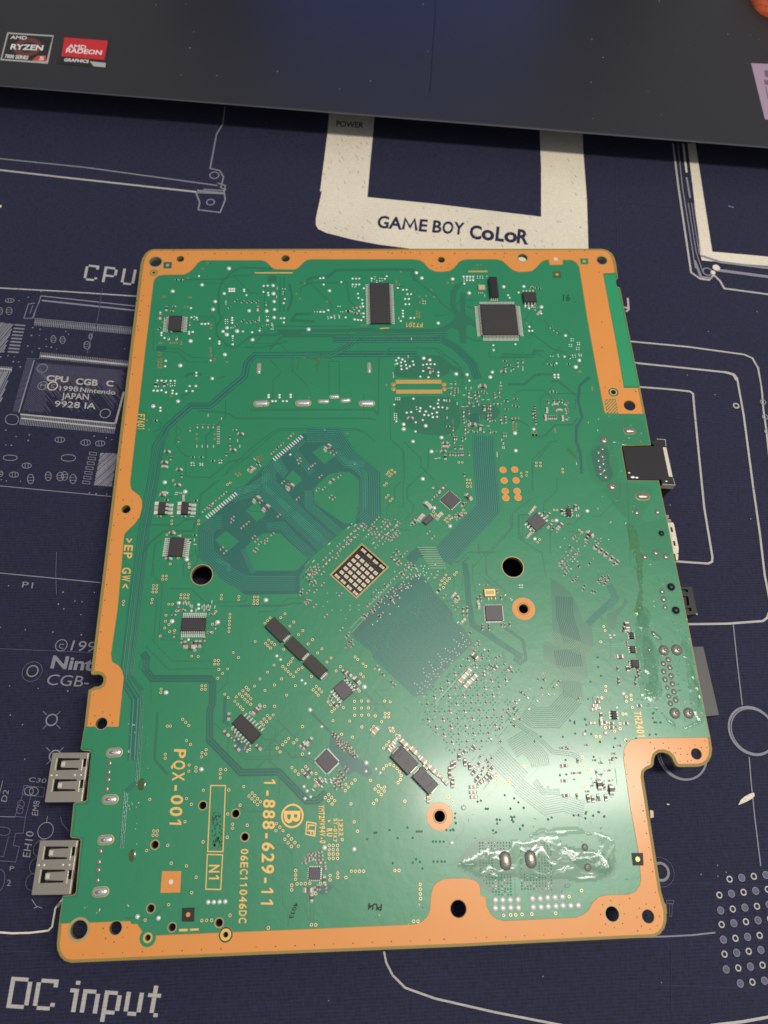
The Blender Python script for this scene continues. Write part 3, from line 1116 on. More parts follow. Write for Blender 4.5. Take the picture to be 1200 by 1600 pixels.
st.poly(lq('i 300,172 i 520,188 i 495,318 i 268,300'), [], ZD + .002, ZD + .010, 'sticker_dark')
st.poly(lq('i 303,176 i 506,192 i 490,282 i 288,264'), [], ZD + .011, ZD + .011, 'sticker_red')
st.poly(lq('i 420,288 i 497,296 i 494,317 i 440,312'), [], ZD + .012, ZD + .012, 'sticker_silver')
ltext(st, 'AMD', *pts('i 318,226 i 402,232 i 322,208'), 'sticker_white', ZD + .013, bold=.02)
ltext(st, 'RADEON', *pts('i 308,246 i 475,258 i 314,226'), 'sticker_white', ZD + .013, bold=.03)
ltext(st, 'GRAPHICS', *pts('i 300,288 i 415,296 i 303,274'), 'sticker_white', ZD + .013, bold=.03)
st.build('sticker', lap, label='red and black sticker with white lettering')
st = MB()
st.poly(lq('k 1120,297 k 1300,305 k 1330,575 k 1185,560'), [], ZD + .002, ZD + .010, 'sticker_pink')
for q in ('k 1182,330 k 1204,332 k 1206,365 k 1186,360', 'k 1180,375 k 1205,378 k 1206,400 k 1184,398', 'k 1186,405 k 1190,405 k 1204,465 k 1198,465'):
    st.poly(lq(q), [], ZD + .011, ZD + .011, 'sticker_pink_dark')
st.build('sticker', lap, label='pale pink sticker cut off by the right edge of the picture')
du = MB()
for q in pts('k 374,185 k 478,185 k 638,428 k 427,268 k 370,385 k 1117,165 j 100,335 j 783,20 j 805,240 j 537,380 k 690,5 k 380,555 i 908,150 i 890,225 i 1015,355 k 700,540') + [(random.uniform(60, 1190), random.uniform(5, 160)) for _ in range(10)]:
    c_ = P(*q, ZD) - LC
    du.dome(c_.x, c_.y, ZD, random.uniform(.008, .03), random.uniform(.008, .018), .006, 'dust', random.uniform(0, 3), 6, 2)
du.build('dust_speck', lap, kind='stuff')

# orange woven cloth lying on the laptop at the top right corner
cl = MB()
cc = P(1250, -12, ZD)
cloth = thing('woven_cloth', 'orange woven cloth bunched on the laptop in the top right corner', 'cloth', (cc.x, cc.y, ZD))
nu, nv = 220, 60
vs = []
for j_ in range(nv + 1):
    for i_ in range(nu):
        a = 2 * math.pi * i_ / nu
        t = j_ / nv * math.pi / 2
        rr = 2.35 * (1 + .06 * math.sin(3 * a + 1) + .03 * math.sin(7 * a))
        x, y = rr * math.cos(a) * math.cos(t) * 1.3, rr * math.sin(a) * math.cos(t) * 1.1
        z = 0.01 + 1.1 * math.sin(t) + 0.12 * noise.noise(Vector((x, y, 0)))
        weave = .05 * math.sin(x * 24) * math.sin(y * 24)
        vs.append((x, y, max(0.01, z + weave)))
cl.grid(vs, [(j_ * nu + i_, j_ * nu + (i_ + 1) % nu, (j_ + 1) * nu + (i_ + 1) % nu, (j_ + 1) * nu + i_) for j_ in range(nv) for i_ in range(nu)], 'orange_cloth', True)
cl.build('cloth_fabric', cloth)

# pale flake lying on the mat
fp = [tuple(P(u, v, 0)[:2]) for u, v in pts('a 1010,792 a 1025,760 a 1050,738 a 1085,720 a 1108,714 a 1112,735 a 1095,752 a 1060,772')]
fc = P(*cv('a', 1060, 755), 0)
flake = MB()
flake.poly([(x - fc.x, y - fc.y) for x, y in fp], [], 0.03, 0.05, 'mat_print')
fo = flake.build('paper_flake', loc=(fc.x, fc.y, 0))
fo['label'] = 'small cream paper flake lying on the mat right of the board'
fo['category'] = 'paper scrap'

# ================================================================== circuit board
board = thing('circuit_board', 'green printed circuit board with an orange border lying on the mat', 'circuit board', (0, 0, 0))

SEG_A = pts('z 131.8,1135 z 138.3,1078 p 577,900 p 590,892 p 618,890 p 636,878 p 646,858 p 646,835 p 635,820 p 615,815 p 575,817 p 568,808 z 215,450 z 219.5,414 z 222,404 z 227,396 z 233,391 z 240,389 '
            'z 500,388.6 z 940,388.5 z 949,390.5 z 956,395.5 z 960.5,403 z 963,413 z 964.6,426')
SEG_R1 = pts('z 965.6,434 D 880,322 D 868,326 D 859,338 D 861,352 D 870,366 D 890,374 D 905,380 z 969.5,452 z 985,530 z 1000.5,606.7')
SEG_B = pts('z 1000.5,606.7 z 1008,646')
SEG_R2 = pts('z 1017.3,695.5 L 770,67 L 765,72 L 800,276 L 806,281 z 1029.6,750.5 z 1042.5,813 z 1059.5,898 z 1067.5,934 z 1104.6,1125.5 z 1110.2,1152.5')
SEG_C = pts('z 1110.2,1152.5 z 1112.8,1170 z 1111.5,1181 z 1107,1190 z 1100,1195.5 z 1091,1198 z 1062,1198.5 z 1056.5,1196.8 z 1053,1191 z 1049,1183 z 1043.5,1178 z 1036,1175.6 z 1029,1176 '
            'z 1024,1180 z 1022,1186 z 1021.5,1194 z 1018.5,1199 z 1011,1202 z 1006.5,1206 z 1005.5,1213 z 1018.7,1300 z 1033,1392 z 1038,1410 z 1041.4,1424 z 1041.6,1438 z 1038.5,1450 z 1031.5,1459.5 z 1021,1464.2 '
            'z 700,1480 z 400,1492 z 111.5,1504.4 z 101,1501.5 z 94,1494.5 z 89.7,1485 z 88.7,1474 z 92,1441.6')
SEG_L = pts('z 97.4,1402.6 z 98.4,1399.5 z 112.5,1398.3 z 117,1396.5 z 118.6,1392 z 125.8,1314 z 124,1310.2 z 112,1309.6 z 109.6,1307 z 114.6,1257 z 117,1253.4 z 132,1251.8 z 135.3,1249.5 z 142,1178 z 140.6,1174 z 128.5,1172.8 z 126,1170')
OUT = SEG_A + SEG_R1 + SEG_B[1:] + SEG_R2 + SEG_C[1:] + SEG_L

# drill holes: crop, x, y, hole radius px, plated ring radius px (0 none), ring material
HOLES = []
for s_ in ('A 207,188 9.6 11.6 g', 'A 393,166 5.6 0 g', 'B 222,163 6.3 0 g', 'C 430,173 5.3 0 g', 'C 1040,158 7.3 9 g', 'D 770,177 7.8 9.6 g', 'A 193,270 2.6 0 g',
           'I 82,460 6.6 7.6 d', 'M 842,88 16.3 17.7 g', 'K 1062,893 16.3 17.8 g', 'O 1143,342 7.2 0 g', 'p 635,1122 9 10 g', 'T 385,750 13.4 17.5 g', 'T 650,738 9.7 10.6 g',
           'T 903,597 5.8 7.4 g', 'T 933,138 5.8 7.6 g', 'T 882,808 4.5 0 g', 'T 1057,733 5.8 7.4 g', 'V 445,866 4.0 0 g', 'V 396,776 5.8 7.6 g', 'U 273,857 5.8 7.4 g', 'U 520,918 5.8 7.4 g',
           'V 588,133 5.6 7.4 g', 'X 1105,560 12.2 0 g', 'W 1138,938 8.3 0 g', 'Z 855,560 10.6 12.6 g', 'Z 1042,573 9.2 0 g', 'a 752,472 8.0 0 g', 'H 808,350 4.0 0 g', 'H 930,450 8.8 0 g'):
    t = s_.split()
    x, y = t[1].split(',')
    u, v = cv(t[0], float(x), float(y))
    HOLES.append((u, v, float(t[2]), float(t[3]), t[4]))
HC = [(*P(u, v)[:2], r / ppc(u, v), R_ / ppc(u, v), k_) for u, v, r, R_, k_ in HOLES]
SOCK = pts('J 890,728 J 1078,893 N 896,252 N 714,88')          # opening of the processor pocket
outxy = xy(OUT)
sockxy = xy(SOCK)
holes_all = [circle(x, y, r) for x, y, r, R_, k_ in HC]
mb = MB()
mb.poly(outxy, holes_all + [sockxy], ZB - 0.16, ZB - 0.004, 'substrate')
mb.poly([p for p in outxy], holes_all + [sockxy], ZB - 0.16, ZB - 0.16, 'mask_dark')
mb.build('board_base', board)

# green solder mask
closed = OUT + [OUT[0]]
INN = offset_px(OUT, 1.1)
mb = MB()
mb.poly(xy(INN), [circle(x, y, max(r + .01, (r + R_) / 2 if R_ else r + .012)) for x, y, r, R_, k_ in HC] + [sockxy], ZB, ZB, 'mask')
mo_ = mb.build('solder_mask', board)

# orange border
IN1A = pts('z 185,1135.5 z 193,1060 p 772,830 p 762,790 p 740,760 p 700,738 p 697,715 p 693,690 p 700,640 p 735,400 p 770,0 o 775,1545 o 783,1530 o 840,1475 o 872,1430 o 888,1370 o 886,1330 o 872,1300 o 825,1265 o 815,1245 o 813,1210 '
           'z 209,700 z 205.9,738 z 209.3,699 z 227.5,540 z 239.6,441 A 198,320 A 213,302 A 235,289 A 262,285 A 420,282 A 460,264 A 490,235 A 520,198 A 540,182 A 565,175 A 1000,175 A 1030,183 A 1055,203 '
           'B 110,220 B 130,237 B 155,243 B 290,245 B 318,230 B 355,192 B 380,174 B 410,168 B 1170,168 C 235,170 C 268,175 C 300,195 C 340,240 C 380,258 C 430,262 C 490,255 C 525,232 C 560,190 C 590,173 C 625,168 '
           'C 850,168 C 890,180 C 930,218 C 965,248 C 1005,262 C 1060,262 C 1110,255 C 1145,225 C 1180,187 D 345,172 D 372,172 D 378,211 D 475,209 D 472,172 D 545,173 D 580,192 D 600,225 D 607,262 z 917.5,495 z 925.4,540 z 940,619 H 742,490 H 750,507 H 770,510 z 1004.6,646.3')
IN1A = [q for q in IN1A if q not in ((209, 700), (205.9, 738))]
IN1B = pts('z 998.5,606.7 z 974.4,606.7 z 963,540 z 941.5,427.3 z 962,426')
IN2 = pts('z 95,1443.4 z 203.6,1439.5 z 204.7,1443.8 z 214.4,1444 z 222,1455.7 z 227,1462.5 z 243.7,1462 z 300,1459.5 z 510,1450.8 X 800,660 X 845,655 X 880,640 X 912,607 X 928,570 X 931,520 X 935,470 X 945,430 X 968,398 X 1005,377 X 1050,371 X 1120,369 '
          'Z 100,375 Z 138,386 Z 160,405 Z 168,430 Z 168,465 Z 195,470 Z 200,520 Z 220,560 Z 250,586 Z 295,597 Z 660,580 Z 700,567 Z 730,545 Z 755,500 Z 785,472 Z 830,462 Z 940,460 Z 975,445 Z 998,415 Z 1006,380 Z 990,220 Z 950,0 a 325,700 a 297,490 a 302,440 a 322,405 a 350,384 a 385,376 z 1107,1152.5')
SEG_A_IN = offset_px(SEG_A, 5.0)
SEG_A_IN[0] = (136.5, 1135.3)
SEG_C_IN = offset_px(SEG_C, 5.0)
SEG_C_IN[0] = (1105.6, 1152.5)
SEG_C_IN[-1] = (97, 1443.2)
# the upper strip has a narrow margin only
SEG_A_IN = [(q[0], (q[1] if q[1] > 400 else q[1] - 2.2)) for q in SEG_A_IN]
SEG_B_IN = offset_px(SEG_B, 4.0)
O1 = IN1A + list(reversed(SEG_B_IN)) + IN1B + list(reversed(SEG_A_IN))
O2 = IN2 + SEG_C_IN
T1_ = offset_px(IN1A, 0.7) + list(reversed(offset_px(SEG_B, .4))) + offset_px(IN1B, .7) + list(reversed(offset_px(SEG_A, .4)))
T2_ = offset_px(IN2, -0.7) + offset_px(SEG_C, .4)


def skirt(path, keep=True):
    """lead a border path round the plated rings that sit on it (plane coordinates in and out)"""
    out = []
    for a, b_ in zip(path[:-1], path[1:]):
        n = max(1, int(math.hypot(b_[0] - a[0], b_[1] - a[1]) / .03))
        for i in range(n):
            out.append((a[0] + (b_[0] - a[0]) * i / n, a[1] + (b_[1] - a[1]) * i / n))
    out.append(path[-1])
    res = []
    for (x, y) in out:
        for (hx_, hy_, r, R_, _k) in HC + [(*P(*cv('T', 882, 808))[:2], .22, .22, 'g'), (*P(*cv('V', 445, 866))[:2], .19, .19, 'g')]:
            lim = (r + .75 * (R_ - r)) if R_ else r + .03
            d = math.hypot(x - hx_, y - hy_)
            if d < lim:
                k = lim / max(d, 1e-4)
                x, y = hx_ + (x - hx_) * k, hy_ + (y - hy_) * k
        res.append((x, y))
    return res


def hole_in_xy(poly_):
    out = []
    for (x, y, r, R_, _k) in HC:
        rr = (r + .2 * (R_ - r)) if R_ else r + .012
        if inpoly((x, y), poly_) and all(inpoly((x + rr * math.cos(a * .4), y + rr * math.sin(a * .4)), poly_) for a in range(16)):
            out.append(circle(x, y, rr))
    return out


def hole_in(poly_, grow=0.012, use_ring=True):
    out = []
    for (u, v, rp, Rp, k_), (x, y, r, R_, _) in zip(HOLES, HC):
        if inpoly((u, v), poly_):
            if all(inpoly((u + (Rp or rp) * 1.2 * math.cos(a), v + (Rp or rp) * 1.2 * math.sin(a)), poly_) for a in [i * .4 for i in range(16)]):
                out.append(circle(x, y, (max(R_, r) if use_ring else r) + grow))
    return out


for nm, O_, T_ in (('a', O1, T1_), ('b', O2, T2_)):
    mb = MB()
    Tp, Op = skirt(xy(T_ + [T_[0]]))[:-1], skirt(xy(O_ + [O_[0]]))[:-1]
    mb.poly(Tp, hole_in_xy(Tp), ZB + .002, ZB + .002, 'substrate')
    mb.poly(Op, hole_in_xy(Op), ZB + .002, ZB + .006, 'orange')
    # pin holes along the border
    mb.build('copper_border', board)
ph = MB()
for s_ in ('T 415,930 558,922 701,916 843,910 987,906 1128,901 560,742 735,736 578,813 702,806 638,840 V 118,986 263,978 409,972 673,960 820,955 965,948 1110,942 X 84,790 205,785 326,780 446,775 567,770 686,765 807,760 926,755 1016,750',
           'Z 145,685 202,682 301,679 399,674 498,669 595,664 693,660 791,657 847,490 805,512 893,512 794,563 918,558 819,613 908,609 866,631 945,480 1016,22 1023,78 1033,141 1044,213 1057,278 1065,340 1080,447 996,530 1032,509 1076,525 984,576 1100,572 1007,624 1052,640 1090,620 986,648',
           'a 412,793 418,828 428,893 464,400 490,438 449,525 580,435 612,467 637,438 653,438 710,434 655,475 695,475 650,518 697,517 720,513 743,416 783,432 806,391 818,433 622,465 302,480 317,600 360,678 545,405',
           'p 690,65 678,160 667,254 655,352 643,449 631,550 619,652 607,756 586,943 567,1123 702,1118 593,1074 688,1070 641,1050',
           'o 895,48 875,145 858,240 843,435 828,540 805,745 785,855 762,965 751,1055 754,1137 735,1307 711,1484 700,1575 738,1415 825,1330 771,1325 833,1440 780,1440',
           'A 65,480 50,905 115,325 100,480 90,590 78,700 120,180 250,105 340,110 450,130 560,130 650,125 740,125 850,125 930,125 620,200 B 65,120 160,110 285,110 370,120 460,118 557,118 655,118 755,118 850,118 990,118 1090,118 1160,118 C 60,125 160,122 270,125 360,125 530,125 620,125 720,125 830,125 900,152 920,125 360,215 430,230 490,205 390,235 480,235 D 40,125 280,125 530,110 640,105 570,490 750,265 770,640',
           'H 857,268 975,345 745,313 722,13'):
    for (u, v) in pts(s_):
        q = P(u, v)
        ph.disc(q.x, q.y, ZB + .009, random.uniform(.7, 1.0) / ppc(u, v), 'pocket', 8)
ph.build('pinhole', board, kind='stuff')

# plated rings, one part each
for (x, y, r, R_, k_) in HC:
    if R_ > 0:
        mb = MB()
        n = 32
        mt = 'ring_gold' if k_ == 'g' else 'substrate'
        mb.ring(0, 0, ZB + .0072, r, R_, mt, n)
        mb.ring(0, 0, ZB + .0072, r, r + .0005, mt, n, z1=ZB - .15)
        mb.build('plated_ring', board, loc=(x, y, 0))
# wide orange annuli round two screw holes
for (c_, x, y, r0, r1) in (('O', 1143, 342, 7.8, 17.4), ('W', 1138, 938, 8.8, 20.2)):
    u, v = cv(c_, x, y)
    q = P(u, v)
    k = ppc(u, v)
    mb = MB()
    mb.ring(0, 0, ZB + .006, r0 / k, r1 / k, 'orange', 40)
    mb.ring(0, 0, ZB + .0045, (r1 - .1) / k, (r1 + .6) / k, 'ring_gold', 40)
    mb.ring(0, 0, ZB + .0075, (r0 + 1.0) / k, (r0 + 2.0) / k, 'substrate', 40)
    mb.build('screw_pad', board, loc=(q.x, q.y, 0))
# small annular details on the border
for (c_, x, y, rs) in (('A', 193, 270, ((2.6, 4.2, 'gold'), (4.2, 6.6, 'substrate'), (6.6, 7.6, 'gold'))), ('T', 882, 808, ((4.6, 7.4, 'gold'), (7.4, 13.0, 'mask'))),
                      ('V', 445, 866, ((4.2, 8.6, 'gold'), (8.6, 10.8, 'ink'))), ('H', 808, 350, ((4.0, 6.0, 'gold'), (6.0, 8.0, 'mask_dark'), (8.0, 9.0, 'gold')))):
    u, v = cv(c_, x, y)
    q = P(u, v)
    k = ppc(u, v)
    mb = MB()
    for j_, (a, b_, mt) in enumerate(rs):
        mb.ring(0, 0, ZB + .0085 + .0008 * j_, a / k, b_ / k, mt, 28)
    mb.build('test_ring', board, loc=(q.x, q.y, 0))
# hatched ground pad and square marks
mb = MB()
hp = pts('H 738,405 H 825,400 H 845,510 H 760,510')
mb.poly(xy(hp), [], ZB + .007, ZB + .007, 'mask')
for i in range(-6, 12):
    a = (hp[0][0] + i * 5.0, hp[0][1] + 24)
    seg = [(a[0] + t * .9, a[1] - t * .95) for t in range(0, 26)]
    seg = [q for q in seg if inpoly(q, hp)]
    if len(seg) > 1:
        mb.ribbon(xy([seg[0], seg[-1]]), 2.2 / 44, ZB + .008 + i * .00005, 'orange')
mb.build('hatched_pad', board)
for s_, mt, d in (('A 268,190 A 330,190 A 327,238 A 265,238', 'mask_dark', 'gold'), ('D 605,163 D 667,163 D 667,207 D 610,207', 'mask', 'gold'), ('D 402,260 D 462,262 D 465,307 D 405,305', 'flux_brown', 'gold'),
                  ('T 985,328 T 1123,328 T 1115,482 T 973,485', 'orange', 'solder'), ('V 118,665 V 213,662 V 208,768 V 115,768', 'ink_black', 'orange'), ('Z 955,242 Z 1015,242 Z 1018,308 Z 962,308', 'ink_black', 'gold'), ('D 372,130 D 474,130 D 476,206 D 378,209', 'orange', 'solder')):
    q = pts(s_)
    mb = MB()
    mb.poly(xy(q), [], ZB + .0095, ZB + .0095, mt)
    u, v = sum(a[0] for a in q) / 4, sum(a[1] for a in q) / 4
    c_ = P(u, v)
    mb.disc(c_.x, c_.y, ZB + .011, (3.4 if mt in ('orange', 'ink_black') else 2.6) / ppc(u, v), d)
    mb.build('fiducial_mark', board)

# ------------------------------------------------------------------ traces
TZ = [ZB + .0008]
trace = MB()


def zt(d=.000012):
    TZ[0] += d
    return TZ[0]


def strip(s, wpx, m='mask_groove', mbx=None):
    pl = pts(s) if isinstance(s, str) else s
    k = sum(ppc(*q) for q in pl) / len(pl)
    (mbx or trace).ribbon(xy(pl), wpx / k, zt(), m)


def patch(s, m='mask_dark', rnd=False):
    pl = pts(s)
    if rnd:
        pl = rounded(pl)
    trace.poly(xy(pl), [], zt(), TZ[0], m)


def bundle(s, wpx, n, line=0.9, m='mask_dark', lm='mask_line', base=True, hh=.004):
    """n parallel conductors following a path given in pixels"""
    pl = xy(pts(s) if isinstance(s, str) else s)
    up = pts(s) if isinstance(s, str) else s
    k = sum(ppc(*q) for q in up) / len(up)
    W = wpx / k
    if base:
        trace.ribbon(pl, W, zt(), m)
    pp = [Vector(q) for q in pl]
    N = len(pp)
    nr = []
    for i in range(N):
        d1 = (pp[i] - pp[max(0, i - 1)]) if i else (pp[1] - pp[0])
        d2 = (pp[min(N - 1, i + 1)] - pp[i]) if i < N - 1 else d1
        d1.normalize()
        d2.normalize()
        t = (d1 + d2).normalized()
        nn = Vector((-t.y, t.x))
        nr.append(nn / max(.5, nn.dot(Vector((-d1.y, d1.x)))))
    zz = TZ[0] + .0045
    for j in range(n):
        o_ = (j + .5) / n - .5
        trace.ribbon([(pp[i] + nr[i] * W * o_)[:] for i in range(N)], line / k, zz + j * 1e-6, lm, h=hh)


patch('z 943,430 z 961,430 z 963.4,446 z 967,454 z 982,530 z 997,603 z 975.5,603 z 964.5,540', 'mask_bare')
# broad left supply and signal runs
bundle('z 652,553 z 640,553 z 560,553 z 540,553 z 436,555 z 398,555 z 386,567 z 382,588 z 359,607 z 328,634 z 298,634 z 261,667 z 252,684 z 243,697 z 238,745 z 222,830 z 207,942 z 199,1010 z 193,1062 z 212,1092 z 206,1188', 12, 2, 1.6, lm='mask', hh=.002)
bundle('z 262,677 z 255,690 z 247,740 z 232,825 z 218,942 z 210,1010 z 204,1056 z 222,1079 z 221,1110 z 214,1222 z 197,1237 z 190,1326', 7, 3, 1.2, 'mask', 'mask_dark', hh=.0015)
bundle('z 251,680 z 243,710 z 237,745 z 222,830 z 209,942 z 201,1010 z 196,1055', 14, 5, 1.4, 'mask', 'mask_dark', hh=.0015)
bundle('z 520,530 z 690,530 z 712,542 z 738,568 z 746,592', 13, 3, 1.2, lm='mask', hh=.002)
bundle('z 400,556 z 515,556 z 545,540 z 560,524 z 700,521', 9, 2, 1.6, lm='mask', hh=.002)
strip('A 430,320 A 720,320 A 790,292 A 900,292 A 940,270 A 1080,240', 2.2)
strip('A 1080,235 A 840,232 A 770,270 A 710,330 A 680,400 A 680,560 A 700,610 A 660,680 A 665,740 A 740,810 A 800,835 A 860,790 A 930,740 A 1100,740 A 1150,720 A 1300,725', 3.2)
strip('B 330,420 B 340,380 B 420,340 B 560,345 B 680,340 B 700,480 B 760,540', 2.0)
strip('B 380,330 B 420,305 B 540,300 B 600,250 B 1180,245 B 1190,330', 5.0)
strip('B 240,560 B 270,460 B 250,350', 4.0)
strip('B 440,635 B 270,625 B 300,580 B 420,575', 4.5)
strip('B 130,670 B 700,670 B 720,690 B 900,685', 2.0)
strip('B 0,730 B 1200,735', 2.0)
strip('B 0,800 B 130,800 B 190,740', 1.6)
strip('A 520,600 A 650,600 A 665,680', 1.8)
strip('A 190,700 A 190,850 A 380,870 A 440,935 A 620,940 E 620,120', 1.5)
strip('A 310,840 A 380,840 A 480,905 A 640,910', 1.5)
strip('A 870,830 A 1000,830 A 1140,800 A 1200,780', 2.2)
patch('A 215,820 A 290,820 A 290,850 A 215,850')
patch('A 1050,290 A 1115,290 A 1115,340 A 1050,340', 'mask_groove')
strip('A 1140,300 A 1140,560', 2.0)
strip('A 1170,300 A 1170,560', 2.0)
strip('C 0,240 C 200,240 C 215,310 C 400,450 C 420,490 C 560,600', 2.2)
strip('C 560,360 C 520,410 C 515,520 C 560,600 C 600,800', 9)
strip('C 610,330 C 555,370 C 520,420', 3)
strip('C 590,420 C 590,780', 8)
strip('C 540,620 C 480,670 C 400,700 C -800,705', 6, 'mask_groove')
strip('C 600,640 C 560,650 C 470,690 C 380,740 C -760,745', 4, 'mask_groove')
strip('C 620,620 C 700,680 C 700,740', 4)
strip('C 620,750 C 690,780 C 790,780', 2.4)
strip('C 620,520 C 680,540 C 690,600', 3)
patch('C 540,580 C 610,570 C 690,640 C 700,690 C 610,640 C 625,800 C 560,800 C 580,700 C 480,680', 'mask_groove', True)
strip('C 0,890 C 50,835 C 400,835 C 600,1000', 1.8)
strip('C 400,900 C 560,1010 C 600,1060', 9)
strip('G 420,20 G 470,60 G 600,130 G 640,210 G 640,280 G 620,330', 1.6)
patch('G 130,150 G 250,90 G 440,60 G 540,150 G 540,230 G 330,245 G 120,240', 'mask_groove', True)
patch('G 130,380 G 540,380 G 620,440 G 620,660 G 400,680 G 260,640 G 170,560 G 120,470', 'mask_groove', True)
patch('G 620,440 G 700,430 G 900,450 G 920,500 G 890,560 G 640,560', 'mask_groove', True)
patch('G 690,510 G 760,510 G 760,580 G 690,580', 'mask_dark')
strip('G 980,290 G 1100,290 G 1170,230 G 1210,215 H 250,215 H 380,215', 4.4)
strip('H 340,268 H 400,270 H 520,370 H 560,375', 3)
strip('H 630,235 H 555,300 H 545,420 H 575,540 H 530,610 H 530,720 H 560,800 H 570,960', 4.5, 'mask_dark')
strip('H 540,545 H 500,595 H 370,595 H 290,680 H 190,685', 3)
strip('H 60,370 H 100,335 H 290,335 H 420,460 H 520,470 H 530,380', 1.6)
strip('H 390,715 H 330,720 H 200,860 H 205,960', 1.6)
strip('H 20,555 H 100,560 H 170,600', 2.2)
strip('D 20,880 D 250,885 D 260,850 D 330,905', 2.2)
strip('D 240,640 D 250,730 D 400,840 D 470,860 D 520,890', 2.0)
strip('D 100,620 D 200,620 D 230,560', 1.6)
strip('D 340,620 D 380,690 D 480,740', 1.6)
strip('D 10,900 D 250,900', 3.4)
strip('C 900,880 C 1130,885 C 1130,855 C 1200,855', 2.6)
strip('C 780,860 C 800,900 C 860,910 C 1130,905', 1.4)
# voids and routing under the long slot joints
strip('F 0,482 F 930,480 F 965,520', 2.6)
strip('F -380,490 F -250,495 F -150,510 F -110,545 F 0,545 F 900,545 F 940,560', 2.4)
strip('F 595,370 F 595,118 F 672,118 F 675,385', 1.4)
strip('F -180,950 F 0,780 F 180,640 F 220,622 F 800,622 F 850,640 F 940,715', 1.4)
strip('F -200,980 F 10,810 F 190,655 F 230,635 F 810,635 F 840,650', 1.4)
strip('F 965,520 F 970,100 F 1050,20', 1.6)
strip('F 1055,450 F 1058,700 F 1150,785 F 1160,960', 1.6)
strip('E 450,640 E 410,600 E 410,680 E 400,730 E 430,780 E 480,830 E 560,830', 1.4)
strip('E 480,410 E 440,380 E 500,360 E 540,320', 2.0)
strip('E 480,240 E 500,210 E 600,215', 5)
strip('E 130,480 E 180,510 E 200,560 E 290,570 E 295,620 E 230,650', 1.6)
strip('E 720,245 E 780,230', 1.6)
strip('I 210,580 I 300,575 I 420,580 I 470,580 I 520,540 I 620,530 I 640,350 I 700,300 I 780,240', 2.4)
strip('I 200,800 I 270,700 I 370,620 I 580,625 I 600,560 I 625,520 I 640,490', 3.2)
strip('I 530,90 I 530,215 I 700,220', 1.4)
strip('I 270,960 I 300,720 I 330,700 I 360,700', 1.6)
strip('I 600,760 I 620,840 I 540,960', 1.4)
strip('K 220,0 K 245,30 K 250,250', 1.6)
strip('K 430,0 K 425,150 K 270,300 K 270,380 K 320,430 K 310,480 K 250,540', 1.8)
strip('K 220,250 K 175,300 K 180,380 K 120,440 K 115,500', 1.4)
strip('K 240,250 K 240,440 K 200,440', 1.4)
strip('K 1200,380 K 1060,490 K 1060,600 K 860,820 K 860,960', 1.6)
strip('K 1200,500 K 1110,500 K 1110,640 K 1160,720', 2.0)
strip('K 760,960 K 760,900 K 850,800 K 1050,600 K 1045,500', 1.4)
strip('K 700,960 K 690,860 K 730,820', 3)
strip('K 810,790 K 805,720', 3)
strip('L 800,280 L 820,800', 1.2)
strip('L 120,500 L 120,640 L 270,740 L 290,880', 1.6)
strip('L 150,500 L 145,640', 1.2)
strip('L 210,330 L 205,190 L 330,40', 1.6)
strip('L 430,600 L 600,620', 1.2)
# memory routing
patch('F 390,660 F 640,662 F 690,700 J 740,0 J 1025,180 J 1035,500 J 950,560 J 870,560 J 770,600 J 500,830 N 470,100 N 470,230 N 60,235 I 810,965 I 640,790 I 645,600 I 680,560 I 1160,100')
patch('J 725,180 J 800,180 J 870,240 J 870,430 J 840,560 J 760,570 J 530,410 J 530,300 J 640,200', 'mask')
patch('J 150,640 J 280,640 J 360,720 J 490,830 J 400,920 J 60,920 J 20,860 J 20,740 J 90,680', 'mask')
patch('J 370,165 J 450,235 J 390,285 J 315,230', 'mask')
patch('J 100,400 J 20,470 J 100,550 J 175,500', 'mask')
patch('F 560,740 F 640,830 F 560,890 F 470,800', 'mask')
patch('I 830,620 I 930,700 I 840,780 I 750,690', 'mask')
bundle('F 430,672 F 640,672 J 790,60 J 955,200 J 960,500 J 890,560', 27, 8, .8, lm='fan_line', hh=.003)
bundle('J 760,125 J 830,125 J 905,200 J 905,430 J 860,470', 12, 4, .8, lm='fan_line', hh=.003)
bundle('J 300,110 J 215,150 J 190,190 J 195,270 J 480,560 J 640,700', 22, 8, .8, lm='fan_line', hh=.003)
bundle('J -40,345 J 60,325 J 150,325 J 520,650 J 600,740', 22, 8, .8, lm='fan_line', hh=.003)
bundle('J 180,590 J 290,580 J 380,680 J 520,810', 14, 5, .8, lm='fan_line', hh=.003)
bundle('J 490,320 J 490,430 J 730,640', 13, 6, .8, lm='fan_line', hh=.003)
bundle('I 800,555 I 740,560 I 680,620 I 680,790 I 850,950 N 60,150 N 440,150', 25, 8, .8, lm='fan_line', hh=.003)
bundle('I 760,840 I 850,880 N -60,60', 6, 3, .8, lm='fan_line', hh=.003)
bundle('I 960,760 I 1000,860 I 1040,940', 8, 4, .8, lm='fan_line', hh=.003)
bundle('I 1160,200 I 1020,300 I 920,330 I 880,400', 12, 5, .8, lm='fan_line', hh=.003)
bundle('F 180,860 F 250,960 J 320,160', 10, 4, .8, lm='fan_line', hh=.003)
bundle('F 400,700 F 330,780 F 470,960', 12, 4, .8, lm='fan_line', hh=.003)
bundle('F 640,800 F 720,880 F 860,890', 12, 4, .8, lm='fan_line', hh=.003)
strip('I 700,230 I 860,100 F 0,840', 2, 'mask_groove')
